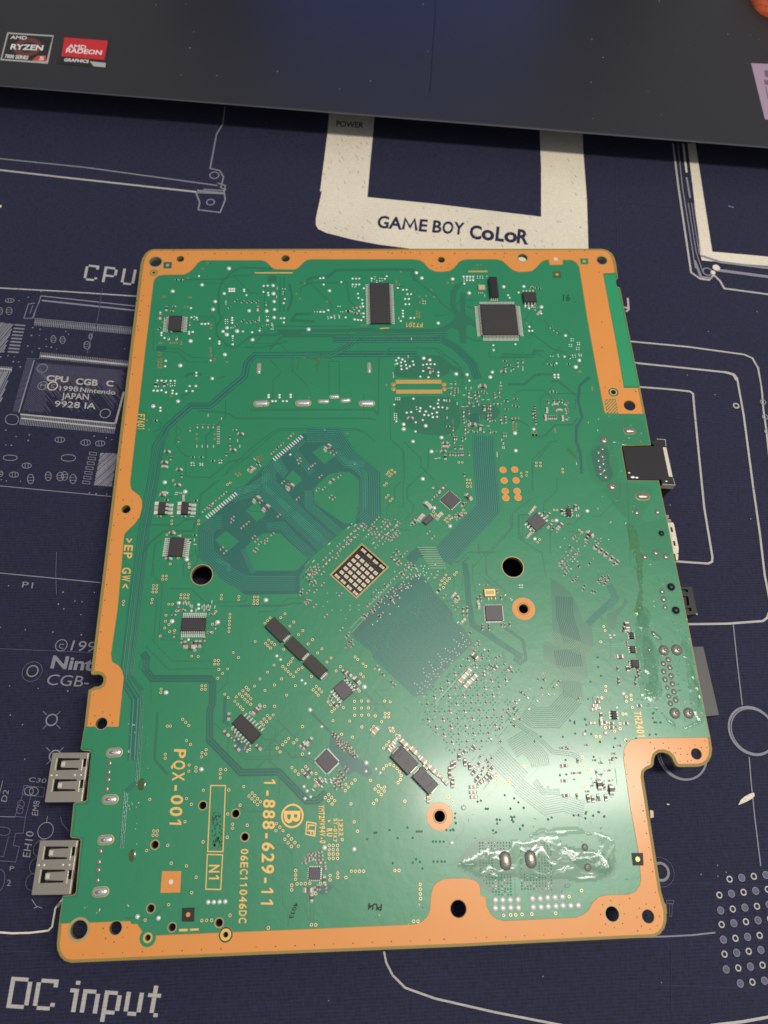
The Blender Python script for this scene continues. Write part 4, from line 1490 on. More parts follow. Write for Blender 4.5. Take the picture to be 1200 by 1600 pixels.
# vertical bus and its fingers, pale colour imitating their silvery reflection
bundle('K 842,-90 K 842,0 K 878,455 K 530,822', 35, 11, .9, lm='fan_line', hh=.003)
fing = MB()
for i in range(10):
    a = cv('K', 346 + i * 10.5, 745 + i * 17.2)
    b_ = cv('K', 488 + i * 8.6, 745 + i * 17.2)
    fing.ribbon(xy([a, b_]), 1.7 / 47, ZB + .009, 'finger', h=.004)
fing.build('pale_finger', board, kind='stuff')
bundle('K 400,760 K 330,800 K 290,850', 16, 5, .8)
# large fan of parallel lines
FAN = pts('O 380,90 O 530,280 O 610,370 O 620,430 O 700,500 O 765,600 O 560,800 O 400,985 O 320,1000 O 10,700 N 1015,660 N 890,570 N 860,520 O 50,290 O 200,150')
trace.poly(xy(FAN), [], zt(), TZ[0], 'mask_dark')
A0, A1 = cv('N', 880, 560), cv('O', 385, 95)
B0, B1 = cv('O', 330, 1000), cv('O', 740, 590)
for i in range(46):
    t = i / 45
    a = (A0[0] + (A1[0] - A0[0]) * t, A0[1] + (A1[1] - A0[1]) * t)
    b_ = (B0[0] + (B1[0] - B0[0]) * t, B0[1] + (B1[1] - B0[1]) * t)
    j1 = .30 + .05 * math.sin(i * .3)
    d = 9 + 2 * (i % 3)
    m1 = (a[0] + (b_[0] - a[0]) * j1, a[1] + (b_[1] - a[1]) * j1 - d / 2)
    m2 = (m1[0] + 1, m1[1] + d)
    z_ = ZB + .0062 + i * 1e-6
    path = [a, m1, m2, b_]
    if i > 20:
        path = [a, (a[0] + (b_[0] - a[0]) * .16, a[1] + (b_[1] - a[1]) * .16 - 3), (a[0] + (b_[0] - a[0]) * .16, a[1] + (b_[1] - a[1]) * .16 + 4), m1, m2, b_]
    trace.ribbon(xy(path), .8 / 50, z_, 'fan_line', h=.0035)
# left middle nets
strip('M 480,0 M 480,100 M 545,160 M 520,540 M 545,575 M 690,575', 1.3)
strip('M 470,265 M 505,270 M 480,590 M 620,735 M 950,732', 1.4)
strip('M 420,620 M 590,795 M 950,790', 1.4)
bundle('M 400,670 M 430,720 M 420,800 M 470,865 M 900,865 M 925,900 M 920,1056 U 325,150 U 325,370 U 560,610 U 840,605 U 1050,820 U 1130,820 U 1200,760', 12, 3, 1.6, 'mask_groove', 'mask_dark')
bundle('U 440,40 U 435,230 U 470,260', 5, 2, 1)
strip('M 400,680 M 370,780 M 460,880 M 460,1056', 1.3)
strip('M 520,545 M 690,548', 1.2)
strip('M 960,320 M 1190,322', 1.2)
strip('M 960,295 M 1170,285 M 1180,240', 1.2)
strip('M 850,560 M 850,660 M 815,700', 1.2)
strip('S 950,60 S 930,400 S 1025,510', 4.0, 'mask_groove')
strip('S 475,345 S 450,700 S 440,720 S 365,725 S 340,955 S 410,965', 1.4)
strip('S 400,330 S 480,322 S 490,345', 1.4)
strip('T 415,80 T 370,510 T 275,520', 1.4)
patch('U 500,380 U 540,340 U 620,420 U 600,440 U 560,430', 'mask_dark')
strip('U 710,340 U 740,362 U 810,365 U 940,495 U 1060,495 U 1130,540', 2.0)
strip('U 720,410 U 830,410', 1.2)
strip('U 730,440 U 830,440', 1.2)
strip('U 560,460 U 600,490 U 820,488 U 850,460', 1.2)
strip('U 540,460 U 590,512 U 820,510 U 860,470', 1.2)
patch('W 330,310 W 360,400 W 420,470 W 540,500 W 640,600 W 620,640 W 560,640 W 500,590 W 440,640 W 400,560 W 300,430', 'mask_dark', True)
strip('W 175,160 W 330,320 W 400,420 W 620,630', 3.4, 'mask_dark')
strip('W 0,460 W 30,500 W 110,490 W 210,560', 2.0)
strip('W 1000,236 W 755,243 W 635,365 W 635,545', 1.2, 'mask_line')
strip('W 620,550 W 890,778 W 1060,774', 1.2)
strip('W 570,0 W 655,85 W 655,140 W 720,200', 1.2)
strip('W 650,0 W 720,70 W 715,110 W 770,165', 1.2)
strip('N 930,0 N 1120,10', .5)
strip('N 0,320 N 340,318 N 430,300 N 490,300', 3.0)
strip('N 500,310 N 390,425 N 350,440', 1.4, 'mask_line')
strip('N 660,160 N 520,310', 1.2, 'mask_line')
strip('N 840,685 N 640,890 N 610,890', 1.8, 'mask_line')
strip('N 1150,160 N 980,330', 1.0, 'finger')
strip('N 940,395 N 850,490', 1.0, 'finger')
strip('N 960,410 N 865,520', 1.0, 'finger')
strip('N 930,960 N 1060,1060', 1.2)
strip('V 1080,460 V 1080,780 V 1060,790', 1.0)
strip('V 1105,520 V 1105,760 V 1130,790', 1.0)
strip('X 190,470 X 270,470 X 325,420 X 325,340 X 300,315', 2.0, 'mask_line')
patch('X 240,430 X 300,405 X 320,430 X 280,470 X 210,470', 'mask_dark')
# right middle nets
bundle('O 700,0 O 720,100 O 730,280 O 760,460 O 1110,690 O 1080,740', 9, 3, 1.2)
bundle('O 860,500 O 1130,720', 5, 2, 1.0)
bundle('O 1000,480 O 1140,580 O 1160,720 O 1110,760', 5, 2, 1.0)
strip('O 760,0 O 760,120 O 780,200', 1.4)
strip('O 860,0 O 870,90 O 1000,200 O 1010,300', 1.4)
strip('O 620,90 O 622,200', 1.0)
strip('O 690,60 O 680,190 O 640,230', 1.0)
strip('O 990,660 O 1000,750', 3)
patch('Q 222,85 Q 260,110 Q 330,165 Q 372,240 Q 405,330 Q 455,352 Q 462,470 Q 415,530 Q 330,495 Q 240,460 Q 232,390', 'mask_groove')
bundle('Q 295,190 Q 300,300 Q 345,450', 28, 10, 1.0, base=False, lm='mask_dark', hh=.003)
bundle('Q 585,200 Q 430,345', 10, 5, 1.0)
bundle('Q 555,120 Q 590,200 Q 545,260', 10, 5, .8, lm='fan_line', hh=.003)
patch('Q 540,290 Q 630,240 Q 640,200 Q 660,220 Q 600,300 Q 580,380 Q 545,360', 'mask_groove')
patch('Q 180,460 Q 240,470 Q 415,530 Q 435,640 Q 380,690 Q 270,600 Q 180,540', 'mask_groove')
bundle('Q 310,490 Q 330,590', 42, 14, 1.0, base=False, lm='mask_dark', hh=.003)
patch('Q 275,650 Q 400,690 Q 410,780 Q 270,720', 'mask_groove')
bundle('Q 335,670 Q 345,760', 30, 10, .9, base=False)
lad = MB()
LZ = [ZB + .009]


def ladder(a0, a1, d, n, wpx, m='tin'):
    for i in range(n):
        t = i / (n - 1)
        u, v = a0[0] + (a1[0] - a0[0]) * t, a0[1] + (a1[1] - a0[1]) * t
        LZ[0] += 1e-6
        lad.ribbon(xy([(u, v), (u + d[0], v + d[1])]), wpx / 52, LZ[0], m, h=.006)


ladder(*pts('Q 232,385 Q 462,475'), (-14, 15.5), 24, 1.1, 'finger')
ladder(*pts('Q 190,530 Q 210,545'), (-28, 33), 3, 1.1, 'finger')
ladder(*pts('Q 212,560 Q 282,585'), (-17, 20), 8, 1.1, 'finger')
ladder(*pts('Q 285,600 Q 430,650'), (-9, 10), 17, 1.1, 'finger')
lad.build('pale_finger', board, kind='stuff')
bundle('Y 945,30 Y 825,165 Y 700,165 Y 640,120', 33, 11, .9, 'mask', 'mask_dark', hh=.005)
bundle('Y 560,180 Y 640,235 Y 700,270 Y 820,380 Y 940,395 Y 1000,430', 8, 3, .9, 'mask', 'mask_dark', hh=.005)
bundle('Y 450,390 Y 620,560', 34, 9, .9, 'mask', 'mask_dark', hh=.005)
bundle('Y 560,360 Y 640,310 Y 730,420 Y 740,470', 30, 10, .9, 'mask', 'mask_dark', hh=.005)
bundle('Y 600,590 Y 770,720 Y 880,700 Y 1010,740', 26, 8, .9, 'mask', 'mask_dark', hh=.005)
bundle('Y 700,560 Y 760,630 Y 860,628', 10, 4, 1.0, 'mask', 'mask_groove', hh=.004)
strip('Y 175,405 Y 120,470 Y 125,520 Y 225,610 Y 240,720', 1.6, 'mask_line')
strip('Y 0,170 Y 180,0', 2.0, 'mask_line')
strip('Y 320,200 Y 440,50', 2.0, 'mask_line')
strip('O 480,1050 O 770,735', 1.5, 'finger')
strip('Q 500,445 Q 545,475 Q 650,470', 1.4, 'fan_line')  # paler colour on these strips imitates glints along the conductors
strip('Q 500,450 Q 540,462 Q 640,458', 1.4, 'fan_line')
strip('Q 730,545 Q 770,540 Q 800,580 Q 850,575', 1.4, 'fan_line')
strip('Q 745,570 Q 800,620 Q 855,625', 1.4, 'fan_line')
strip('Q 645,650 Q 700,665 Q 830,650', 1.2, 'fan_line')
strip('Q 600,850 Q 690,790 Q 830,785 Q 885,712', 2.0, 'fan_line')
strip('Q 740,820 Q 850,820 Q 890,765', 1.6, 'fan_line')
strip('a 40,430 a 45,410 a 85,405', 1.2, 'mask_line')
patch('Z 160,150 Z 350,190 Z 350,380 Z 240,470 Z 120,370 Z 40,320 Z 60,260', 'mask_groove', True)
patch('Z 370,190 Z 540,190 Z 700,240 Z 880,240 Z 885,380 Z 640,390 Z 600,460 Z 420,450 Z 370,380', 'mask_groove', True)
strip('Z 345,190 Z 350,470', 1.6)
strip('Z 700,190 Z 930,185 Z 940,210 Z 740,220', 1.6, 'mask_line')
patch('L 598,80 L 625,62 L 665,68 L 688,110 L 688,180 L 712,225 L 705,275 L 665,298 L 625,280 L 600,235 L 588,180 L 572,110', 'mask_dark', True)
# faint seams of buried copper everywhere
random.seed(11)
for _ in range(110):
    u, v = random.uniform(240, 1050), random.uniform(420, 1420)
    if not inpoly((u, v), INN) or inpoly((u, v), O1) or inpoly((u, v), O2):
        continue
    path = [(u, v)]
    a = random.choice([0, 90, 45, 135])
    for _k in range(random.randint(1, 3)):
        L_ = random.uniform(12, 46)
        path.append((path[-1][0] + L_ * math.cos(math.radians(a)), path[-1][1] + L_ * math.sin(math.radians(a))))
        a += random.choice([-45, 45])
    dense_ = [(a[0] + (b_[0] - a[0]) * t / 10, a[1] + (b_[1] - a[1]) * t / 10) for a, b_ in zip(path, path[1:]) for t in range(11)]
    if all(inpoly(q, INN) and not inpoly(q, O1) and not inpoly(q, O2) and not inpoly(q, SOCK) and all(math.hypot(q[0] - h_[0], q[1] - h_[1]) > max(h_[2], h_[3]) + 2 for h_ in HOLES) for q in dense_):
        strip(path, random.uniform(.9, 1.7), 'mask_groove')
trace.build('trace', board, kind='stuff', label='dark green conductor lines and bundled routing')

# printed gold lettering
tx_ = MB()
z_ = ZB + .0125
for a in (('PQX-001', 'S 1075,325 S 1036,895 S 1158,328', .012), ('1-888-629-11', 'U 733,655 V 708,665 U 820,657', .010), ('06EC11046DC', 'V 560,222 V 543,780 V 615,222', .008),
          ('N1', 'V 322,342 V 317,472 V 400,342', .010), ('>EP GW<', 'I 76,672 M 235,194 I 138,675', .014), ('F7201', 'C 290,648 C 160,648 C 289,680', .008), ('F7601', 'E 122,515 E 118,635 E 176,516', .008),
          ('TH2401', 'a 358,207 a 385,372 a 404,208', .008), ('B', 'U 886,897 U 887,990 U 1003,897', .014), ('YMT2MV94V-0', 'U 1142,855 V 1152,180 U 1184,855', .014), ('ST-01K7', 'W 342,955 X 322,142 W 370,955', .010),
          ('1322', 'W 382,955 X 362,104 W 410,955', .004), ('LF', 'V 1063,38 V 1058,112 V 1112,42', .01), ('RU', 'X 284,58 X 284,108 X 316,58', .03)):
    q = pts(a[1])
    one = MB()
    text_mono(one, a[0], q[0], q[1], q[2], 'gold_print', z_, ZB, a[2] + .012)
    one.build('printed_lettering', board)
q = P(*cv('U', 945, 935))
one = MB()
one.ring(q.x, q.y, ZB + .0125, .268, .318, 'gold_print', 40)
one.build('printed_ring', board)


def gl(s, wpx, closed=True, m='gold_print'):
    strip_pl = pts(s)
    k = sum(ppc(*q) for q in strip_pl) / len(strip_pl)
    one = MB()
    one.ribbon(xy(strip_pl), wpx / k, ZB + .0125, m, closed)
    one.build('printed_frame' if closed else 'printed_bar', board)


gl('V 308,264 V 422,267 V 408,527 V 296,524', 1.7)
gl('U 333,708 U 443,708 V 425,243 V 310,242', 1.7)
gl('V 1052,20 V 1122,31 V 1113,126 V 1046,113', 1.7)
gl('X 290,10 X 303,8 X 296,18', 1.2)
gl('W 376,955 X 358,110', .7, False)
gl('A 950,272 B 275,272', 2.4, False)
gl('B 928,690 C 40,685', 1.8, False)
gl('C 632,262 C 776,262', 3.4, False, 'gold')
gl('T 1108,754 T 1170,752', 3.6, False)
gl('V 178,829 V 243,826', 3.0, False)
ik = MB()
text(ik, '4033', *pts('V 962,625 V 918,742 V 992,628'), 'ink_black', ZB + .0127, ZB, .012)
text(ik, 'PU4', *pts('X 628,532 X 540,524 X 625,572'), 'ink_black', ZB + .0127, ZB, .03)
text(ik, '16', *pts('D 478,480 D 530,480 D 480,432'), 'ink', ZB + .0127, ZB)
random.seed(5)
for _ in range(60):
    u, v = cv('U', random.uniform(345, 415), random.uniform(900, 1170))
    q = P(u, v)
    ik.box(q.x, q.y, ZB + .012, ZB + .0128, random.uniform(.02, .03), random.uniform(.02, .07), 'ink')
ik.build('stamped_mark', board, kind='stuff', label='faint dark ink stamps')

# ------------------------------------------------------------------ solder joints and vias
BIG = ('A 757,238 555,361 335,409 721,426 654,486 638,545 742,683 712,710 741,734 818,708 934,773 469,782 1088,366 1091,427 1096,486 1098,545 1096,606 1040,557 1046,628 908,555 726,884 '
       'B 551,405 394,695 C 242,270 283,310 514,317 638,422 897,375 1048,373 406,648 1180,527 D 497,741 600,927 E 440,150 680,247 423,418 237,455 '
       'G 345,95 391,108 589,213 670,218 860,199 845,237 195,590 195,627 360,602 479,690 265,719 403,795 1036,788 1030,657 1171,627 '
       'H 552,109 525,161 78,789 211,627 I 372,258 525,328 537,835 K 386,232 473,450 591,586 L 550,474 357,533 222,648 M 669,298 619,436 960,443 573,970 '
       'N 218,277 957,928 U 1077,140 262,586 W 165,140 586,537 X 268,178 453,188 1063,147 Y 257,728 1013,268 a 295,95 185,340 50,350 Q 630,738')
MID = ('A 532,294 471,534 242,568 475,604 514,606 552,653 577,653 602,651 457,713 485,713 457,728 250,720 250,738 273,758 305,765 364,765 613,763 684,785 684,800 785,745 785,806 862,710 930,715 987,703 781,607 '
       '781,625 781,645 870,395 870,407 888,437 760,390 778,390 795,390 760,407 778,407 795,407 1017,368 1047,366 1015,413 1050,420 1053,437 1175,466 1167,497 1146,610 1170,610 1168,642 283,930 620,928 '
       'B 481,310 505,308 507,358 639,339 724,313 750,313 774,313 725,357 750,357 774,357 867,312 966,315 980,295 808,386 764,426 768,458 796,472 797,500 779,526 802,522 772,555 805,574 806,600 788,625 764,622 739,619 '
       '672,604 562,604 482,562 541,550 508,562 1063,383 1102,397 1130,397 1135,430 1162,430 1118,465 1146,465 1120,505 1148,505 1101,553 1101,575 1102,597 1158,608 1186,608 1086,631 '
       'C 597,298 622,298 645,298 668,298 602,350 622,325 645,325 668,325 930,437 942,457 1010,417 1090,674 1087,705 1112,705 986,805 820,813 822,848 1060,516 1088,535 1112,516 1180,575 1165,573 142,555 142,575 143,597 200,608 225,608 126,631 '
       'D 220,674 220,705 246,705 122,805 147,417 66,437 78,457 490,898 430,948 '
       'E 330,115 326,155 668,108 773,68 560,203 560,225 510,303 556,303 485,340 531,340 268,262 300,262 332,264 367,264 398,264 240,337 268,338 298,335 332,350 382,337 380,357 411,361 290,465 290,488 '
       'F 142,370 224,370 308,368 142,386 224,388 308,386 170,416 195,416 250,416 278,416 1098,110 1117,92 1145,103 1106,135 1136,127 1165,118 1136,152 1172,145 1139,177 1178,170 1084,442 1100,568 1178,503 305,817 '
       'G 137,110 157,92 185,103 146,135 177,127 206,120 177,152 213,145 241,155 179,177 219,170 264,118 270,143 341,145 369,139 397,139 427,139 341,190 383,168 455,200 455,225 381,237 320,232 268,398 123,442 139,568 218,503 251,498 '
       '320,468 316,492 361,493 396,457 422,470 456,461 486,463 457,408 451,434 500,410 349,519 381,522 408,510 444,501 414,536 446,534 338,558 286,575 284,643 688,262 '
       'H 379,131 442,82 366,218 394,218 368,238 396,238 O 850,648 U 1165,265 1070,465 1032,715 1055,747 1040,805 1082,792 '
       'W 252,265 155,465 125,715 145,745 128,805 172,792 585,600 660,583 692,612 M 741,573 817,310 817,340 763,357 X 190,250 N 300,695 328,722 487,878 513,902')
RING = ('I 435,245 425,545 425,570 626,545 626,570 388,652 435,628 488,658 473,826 413,870 555,870 555,895 842,275 863,262 '
        'M 256,287 253,313 479,168 505,168 477,192 503,192 475,217 501,217 470,272 465,298 550,97 577,97 548,122 575,122 748,5 745,32 605,5 686,237 713,237 740,237 684,262 711,262 738,262 595,308 622,308 653,358 573,391 570,436 '
        '596,461 564,487 601,514 638,505 530,547 767,698 815,700 790,653 922,458 890,519 919,519 990,240 988,267 1120,250 1118,275 1053,383 1052,409 1050,435 1048,461 1047,488 1045,514 940,730 967,730 938,757 965,757 970,797 1036,793 997,828 '
        '962,863 1078,670 1117,708 843,919 870,919 841,946 868,946 537,945 534,971 1014,983 1040,1008 1175,932 1150,957 1124,981 1100,1004 1172,980 1146,999 1190,950 1165,1020 1090,1036 948,362 '
        'N 15,250 14,275 12,708 132,254 158,254 130,280 156,280 128,304 154,304 138,587 239,577 262,594 216,601 284,611 233,619 253,637 352,647 362,380 330,409 428,442 398,473 495,506 463,537 568,574 535,606 638,642 606,674 707,711 676,742 777,776 745,808 '
        '280,764 231,818 174,868 134,922 212,955 283,914 336,868 441,919 374,990 345,776 365,795 385,814 404,833 424,852 387,760 405,740 419,714 445,816 463,797 490,784 560,850 250,411 231,432 211,451 '
        '597,925 573,950 618,944 594,970 637,965 611,990 71,932 90,951 47,957 66,975 86,995 22,980 41,998 61,1018 105,1017 81,1040 883,1036 935,1034 985,1034 1109,1034 1150,1040 918,960 930,832 950,853 938,855 887,704 907,722 947,755 967,774 684,1041 '
        'J 1113,165 1138,182 1090,183 1112,198 1078,198 1098,213 1075,265 1059,280 1088,355 1072,372 1118,382 1102,398 '
        'K 153,163 173,182 135,183 155,198 118,198 137,213 112,265 97,280 125,355 112,372 158,382 142,398 657,109 682,109 718,240 741,240 720,265 745,265 722,290 747,290 464,300 466,478 483,497 449,500 468,512 '
        '690,467 708,488 680,490 585,508 605,525 566,525 590,535 553,542 571,557 1124,190 1166,182 1128,213 1164,207 640,933 625,950 560,953 '
        'O 640,66 622,84 566,97 586,115 548,115 570,133 530,133 552,152 518,163 542,183 655,270 640,287 '
        'L 231,173 258,173 231,193 258,193 395,212 397,232 140,240 138,262 172,230 172,250 342,468 361,469 501,594 517,607 252,653 240,670 332,535 '
        'Q 521,360 528,383 504,447 532,700 532,725 650,760 675,750 650,785 677,775 683,820 630,857 648,857 487,765 510,765 528,912 613,912 530,935 '
        'U 123,211 145,234 168,258 152,370 181,399 298,439 267,462 296,471 265,493 171,554 169,600 223,572 222,599 407,588 445,588 405,619 404,650 278,743 468,741 581,715 152,805 188,848 140,979 460,921 553,855 607,1005 498,997 497,1027 643,764 620,786 663,784 642,807 684,807 662,828 706,828 684,850 '
        '437,23 462,49 548,21 594,15 570,40 615,35 525,44 592,61 634,54 515,77 610,80 535,98 633,98 555,118 574,138 699,104 737,113 811,113 629,163 758,183 801,178 733,208 777,202 709,233 752,229 727,252 903,30 1021,265 '
        '916,355 895,379 873,402 978,365 956,387 831,427 853,456 626,437 1020,472 942,573 966,598 990,622 1045,566 1020,594 1122,618 1117,663 1115,711 1192,798 826,994 851,1020 875,1046 822,1046 31,262 8,262 '
        'V 276,170 456,136 37,330 151,350 224,435 190,550 17,640 478,720 266,760 302,758 340,757 765,815 970,385 970,418 968,450 980,485 1011,484 1043,483 1076,481 940,495 940,530 1155,481 1120,558 1088,792 1120,792 11,196 826,34 851,60 875,86 822,86 914,122 889,151 938,148 913,177 964,175 938,204 989,202 '
        'W 110,265 402,323 483,345 337,221 463,225 554,268 499,76 549,74 601,73 499,129 551,127 602,126 500,181 552,180 604,179 655,186 702,229 725,73 766,80 729,167 756,167 727,194 755,194 416,124 330,153 349,133 320,102 300,82 5,355 43,385 65,365 108,473 30,573 55,597 78,622 '
        '133,567 108,594 210,618 205,663 203,711 503,666 478,691 453,719 433,698 430,745 618,668 677,709 722,749 653,733 700,729 679,754 725,719 700,776 664,817 641,842 305,775 328,798 283,798 350,821 305,821 331,846 472,845 877,825 1035,805 1066,812 496,980 521,1050 '
        '643,266 625,290 758,380 740,405 717,427 715,582 737,559 765,548 793,559 818,580 837,605 848,633 842,663 825,686 765,278 790,300 815,330 835,345 532,0 201,8 226,28 251,8 '
        'X 455,17 475,74 379,127 298,164 323,164 350,164 298,191 323,191 350,191 298,218 323,218 350,218 298,245 323,245 350,245 436,325 461,325 486,325 512,325 351,337 351,363 402,364 303,352 303,379 708,320 734,320 866,407 867,437 867,467 868,496 825,638 852,638 '
        'S 1008,362 1008,391 1178,441 1177,485 896,688 1161,682 1150,849 925,916 951,916 920,946 947,946 1131,110 1155,133 1176,155 1020,158 1046,158 1162,263 1188,290 T 1025,143 874,179 1049,270 1159,290 1030,571 863,681 '
        'a 187,51 189,77 152,123 130,123 343,105 310,122 345,132 316,147 350,183 308,223 285,223 272,288 275,314 240,330 150,362 125,362 180,305 180,283 310,385 Y 461,533 461,560 538,545 540,573 515,575 '
        'Z 630,470 290,567 326,565 352,565 385,562 436,560 560,556 695,438 a 38,492 45,550 82,573 50,683 Y 160,660 190,690 635,470')
TINY = ('A 497,620 497,597 522,622 730,620 745,620 730,635 745,635 730,650 745,650 772,682 788,682 785,762 785,778 1038,598 1052,598 1038,660 1052,660 1087,660 1087,675 1073,692 1087,692 1160,390 1178,390 1163,430 1163,412 '
        'B 200,390 215,390 203,412 203,430 118,648 118,662 112,692 130,692 722,372 748,372 740,378 866,330 892,300 890,315 905,328 928,312 945,312 928,330 947,330 905,340 440,562 460,562 615,521 632,521 538,600 540,615 585,588 585,600 590,612 620,588 622,600 625,610 635,562 650,562 720,562 755,572 770,575 735,545 '
        'C 600,315 600,332 622,312 645,312 668,312 700,295 720,295 740,295 700,310 720,310 740,310 770,295 710,420 725,420 740,420 293,482 310,482 293,500 310,500 '
        'D 540,765 555,765 540,780 555,780 585,793 600,793 588,808 602,808 525,808 542,808 527,822 542,822 580,830 597,830 580,845 597,845 550,887 570,887 552,902 572,902 597,880 615,880 600,892 615,892 440,885 445,898 385,895 403,895 '
        'E 365,285 380,300 398,283 398,300 365,303 275,308 345,292 G 135,392 150,392 165,392 135,406 150,406 165,406 126,510 142,510 126,524 142,524 126,538 142,538 126,552 142,552 290,460 292,478 115,205 118,220 118,235 130,140 '
        'E 522,883 543,883 522,898 543,898 588,883 608,883 588,898 608,898 732,862 750,862 732,880 750,880 O 1045,265 1055,275 935,205 1110,165 1130,165 1115,182 1132,182 812,160 L 375,800 395,790 Q 45,123 60,123 45,135 60,135')
DULL = ('S 605,425,20,.08 597,490,20,.08 595,545,20,.08 585,612,20,.08 T 538,185,20,.08 528,262,20,.08 523,320,20,.08 517,395,20,.08 '
        'L 645,85,13,.06 620,108,13,.06 645,132,13,.06 620,158,13,.06 650,177,13,.06 628,196,13,.06 656,217,13,.06 633,240,14,.06 665,262,14,.06 '
        'L 655,33,26,.08 705,322,28,.08 860,483,18,.1 990,480,18,.1 978,735,20,.1 910,760,18,.1 1042,760,20,.1 '
        'Q 888,548,16,.08 860,570,16,.08 897,592,16,.08 862,615,16,.08 903,640,16,.08 870,660,16,.08 912,685,16,.08 883,707,13,.08 920,730,16,.08 890,755,14,.08 930,777,17,.08 900,797,16,.08 '
        'Q 853,160,16,.08 862,205,17,.08 870,250,14,.08 780,490,12,.03 862,495,30,.12 935,493,32,.12 925,852,31,.12 1003,852,31,.12 805,400,14,.06 Z 713,213,18,.12 727,318,20,.12 H 345,0,1,.01')
OVAL = ('F 70,170,28,75,90 F 897,165,26,72,90 F 88,433,44,112,3 F 403,430,44,112,0 F 880,432,42,112,0 F 555,417,26,78,0 F 637,382,26,72,3 F 720,410,28,72,6 '
        'S 640,350,62,112,2 S 610,688,66,112,0 T 578,103,66,112,2 T 540,478,70,115,2 H 932,640,44,88,0 L 897,382,42,84,0 Z 298,283,62,104,92 Z 430,275,60,98,92')


def uniq(pl, d):
    out = []
    for p in pl:
        if all(abs(p[0] - q[0]) + abs(p[1] - q[1]) > d for q in out):
            out.append(p)
    return out


bigm = MB()
bigm.dome(0, 0, ZB, .078, .078, .05, 'solder', 0, 14, 4)
bigme = bigm.mesh('solder_joint')
nbig = 0
for (u, v) in uniq(pts(BIG), 5.0):
    q = P(u, v)
    s_ = random.uniform(.85, 1.1)
    o = link('solder_joint', bigme, board, loc=(q.x, q.y, ZB * (1 - s_)))
    o.scale = (s_, s_ * random.uniform(.92, 1.05), s_)
    nbig += 1
dots = MB()
for (u, v) in uniq(pts(MID), 2.2):
    q = P(u, v)
    r = random.uniform(.046, .054)
    dots.dome(q.x, q.y, ZB, r, r, .026, 'solder', 0, 8, 2)
for (u, v) in uniq(pts(TINY), 1.6):
    q = P(u, v)
    r = random.uniform(.023, .029)
    dots.dome(q.x, q.y, ZB, r, r, .014, 'solder', 0, 6, 2)
dots.build('solder_dot', board, kind='stuff')
via = MB()


def ring_via(x, y, s_=1.0):
    via.ring(x, y, ZB + .0095, .021 * s_, .044 * s_, 'via_gold', 12)
    via.ring(x, y, ZB + .0088, .040 * s_, .054 * s_, 'mask_groove', 12)
    via.disc(x, y, ZB + .0092, .023 * s_, 'hole_black', 8)


for (u, v) in uniq(pts(RING), 3.6):
    q = P(u, v)
    ring_via(q.x, q.y, random.uniform(.92, 1.05))
via.build('via', board, kind='stuff')
for t in DULL.split():
    if len(t) == 1:
        cr = t
        continue
    x, y, r, h = [float(a) for a in t.split(',')]
    if r < 2:
        continue
    u, v = cv(cr, x, y)
    q = P(u, v)
    rr = r / CR[cr][2] / ppc(u, v)
    mb = MB()
    mb.dome(0, 0, 0, rr, rr, rr * .5, 'solder_dull', 0, 14, 4)
    mb.dome(rr * .1, 0, rr * .42, rr * .35, rr * .35, rr * .35, 'solder_dull', 0, 8, 2)
    mb.build('solder_joint', board, loc=(q.x, q.y, ZB))
cr = None
for t in OVAL.split():
    if len(t) == 1:
        cr = t
        continue
    x, y, w_, l_, a_ = [float(a) for a in t.split(',')]
    u, v = cv(cr, x, y)
    q = P(u, v)
    k = ppc(u, v) * CR[cr][2]
    f_ = abs((P(u, v + 1) - q).length * ppc(u, v))
    if a_ > 45:
        L_, W_ = l_ / k * f_, w_ / k
    else:
        L_, W_ = l_ / k, w_ / k * f_
    mb = MB()
    mt = 'solder_dull' if cr in 'ZLH' else 'solder_silver'
    mb.capsule(0, 0, 0, L_, W_, W_ * .33, mt)
    if cr in 'ST':
        mb.dome(-L_ * .12, 0, W_ * .25, L_ * .2, W_ * .22, W_ * .14, 'solder_dull', 0, 10, 3)
    mb.capsule(0, 0, -.002, L_ * 1.12, W_ * 1.18, .006, 'gold')
    o = mb.build('solder_joint', board, loc=(q.x, q.y, ZB))
    o.rotation_euler.z = math.radians(a_)
# rows of domes at the power connector
for (u, v) in pts('Z 245,487 283,487 322,487 363,485 245,530 285,530 325,528 365,528 438,480 478,480 517,475 555,473 594,470 442,525 482,525 520,522 560,520 597,517 637,517 677,515'):
    q = P(u, v)
    o = link('solder_joint', bigme, board, loc=(q.x, q.y, ZB * (1 - 1.15)))
    o.scale = (1.15, 1.15, 1.15)
for (u, v) in pts('V 313,622 355,622 398,620 441,618 T 807,657 958,667'):
    q = P(u, v)
    o = link('solder_joint', bigme, board, loc=(q.x, q.y, ZB * (1 - .8)))
    o.scale = (.8, .8, .8)
# round bare test pads
for (u, v) in pts('K 988,165 1076,163 997,245 1086,244 1004,325 1094,324 1010,375 1101,373'):
    q = P(u, v)
    mb = MB()
    mb.disc(0, 0, ZB + .010, .108, 'orange', 20)
    mb.ring(0, 0, ZB + .0095, .105, .125, 'gold', 20)
    mb.build('test_pad', board, loc=(q.x, q.y, 0))

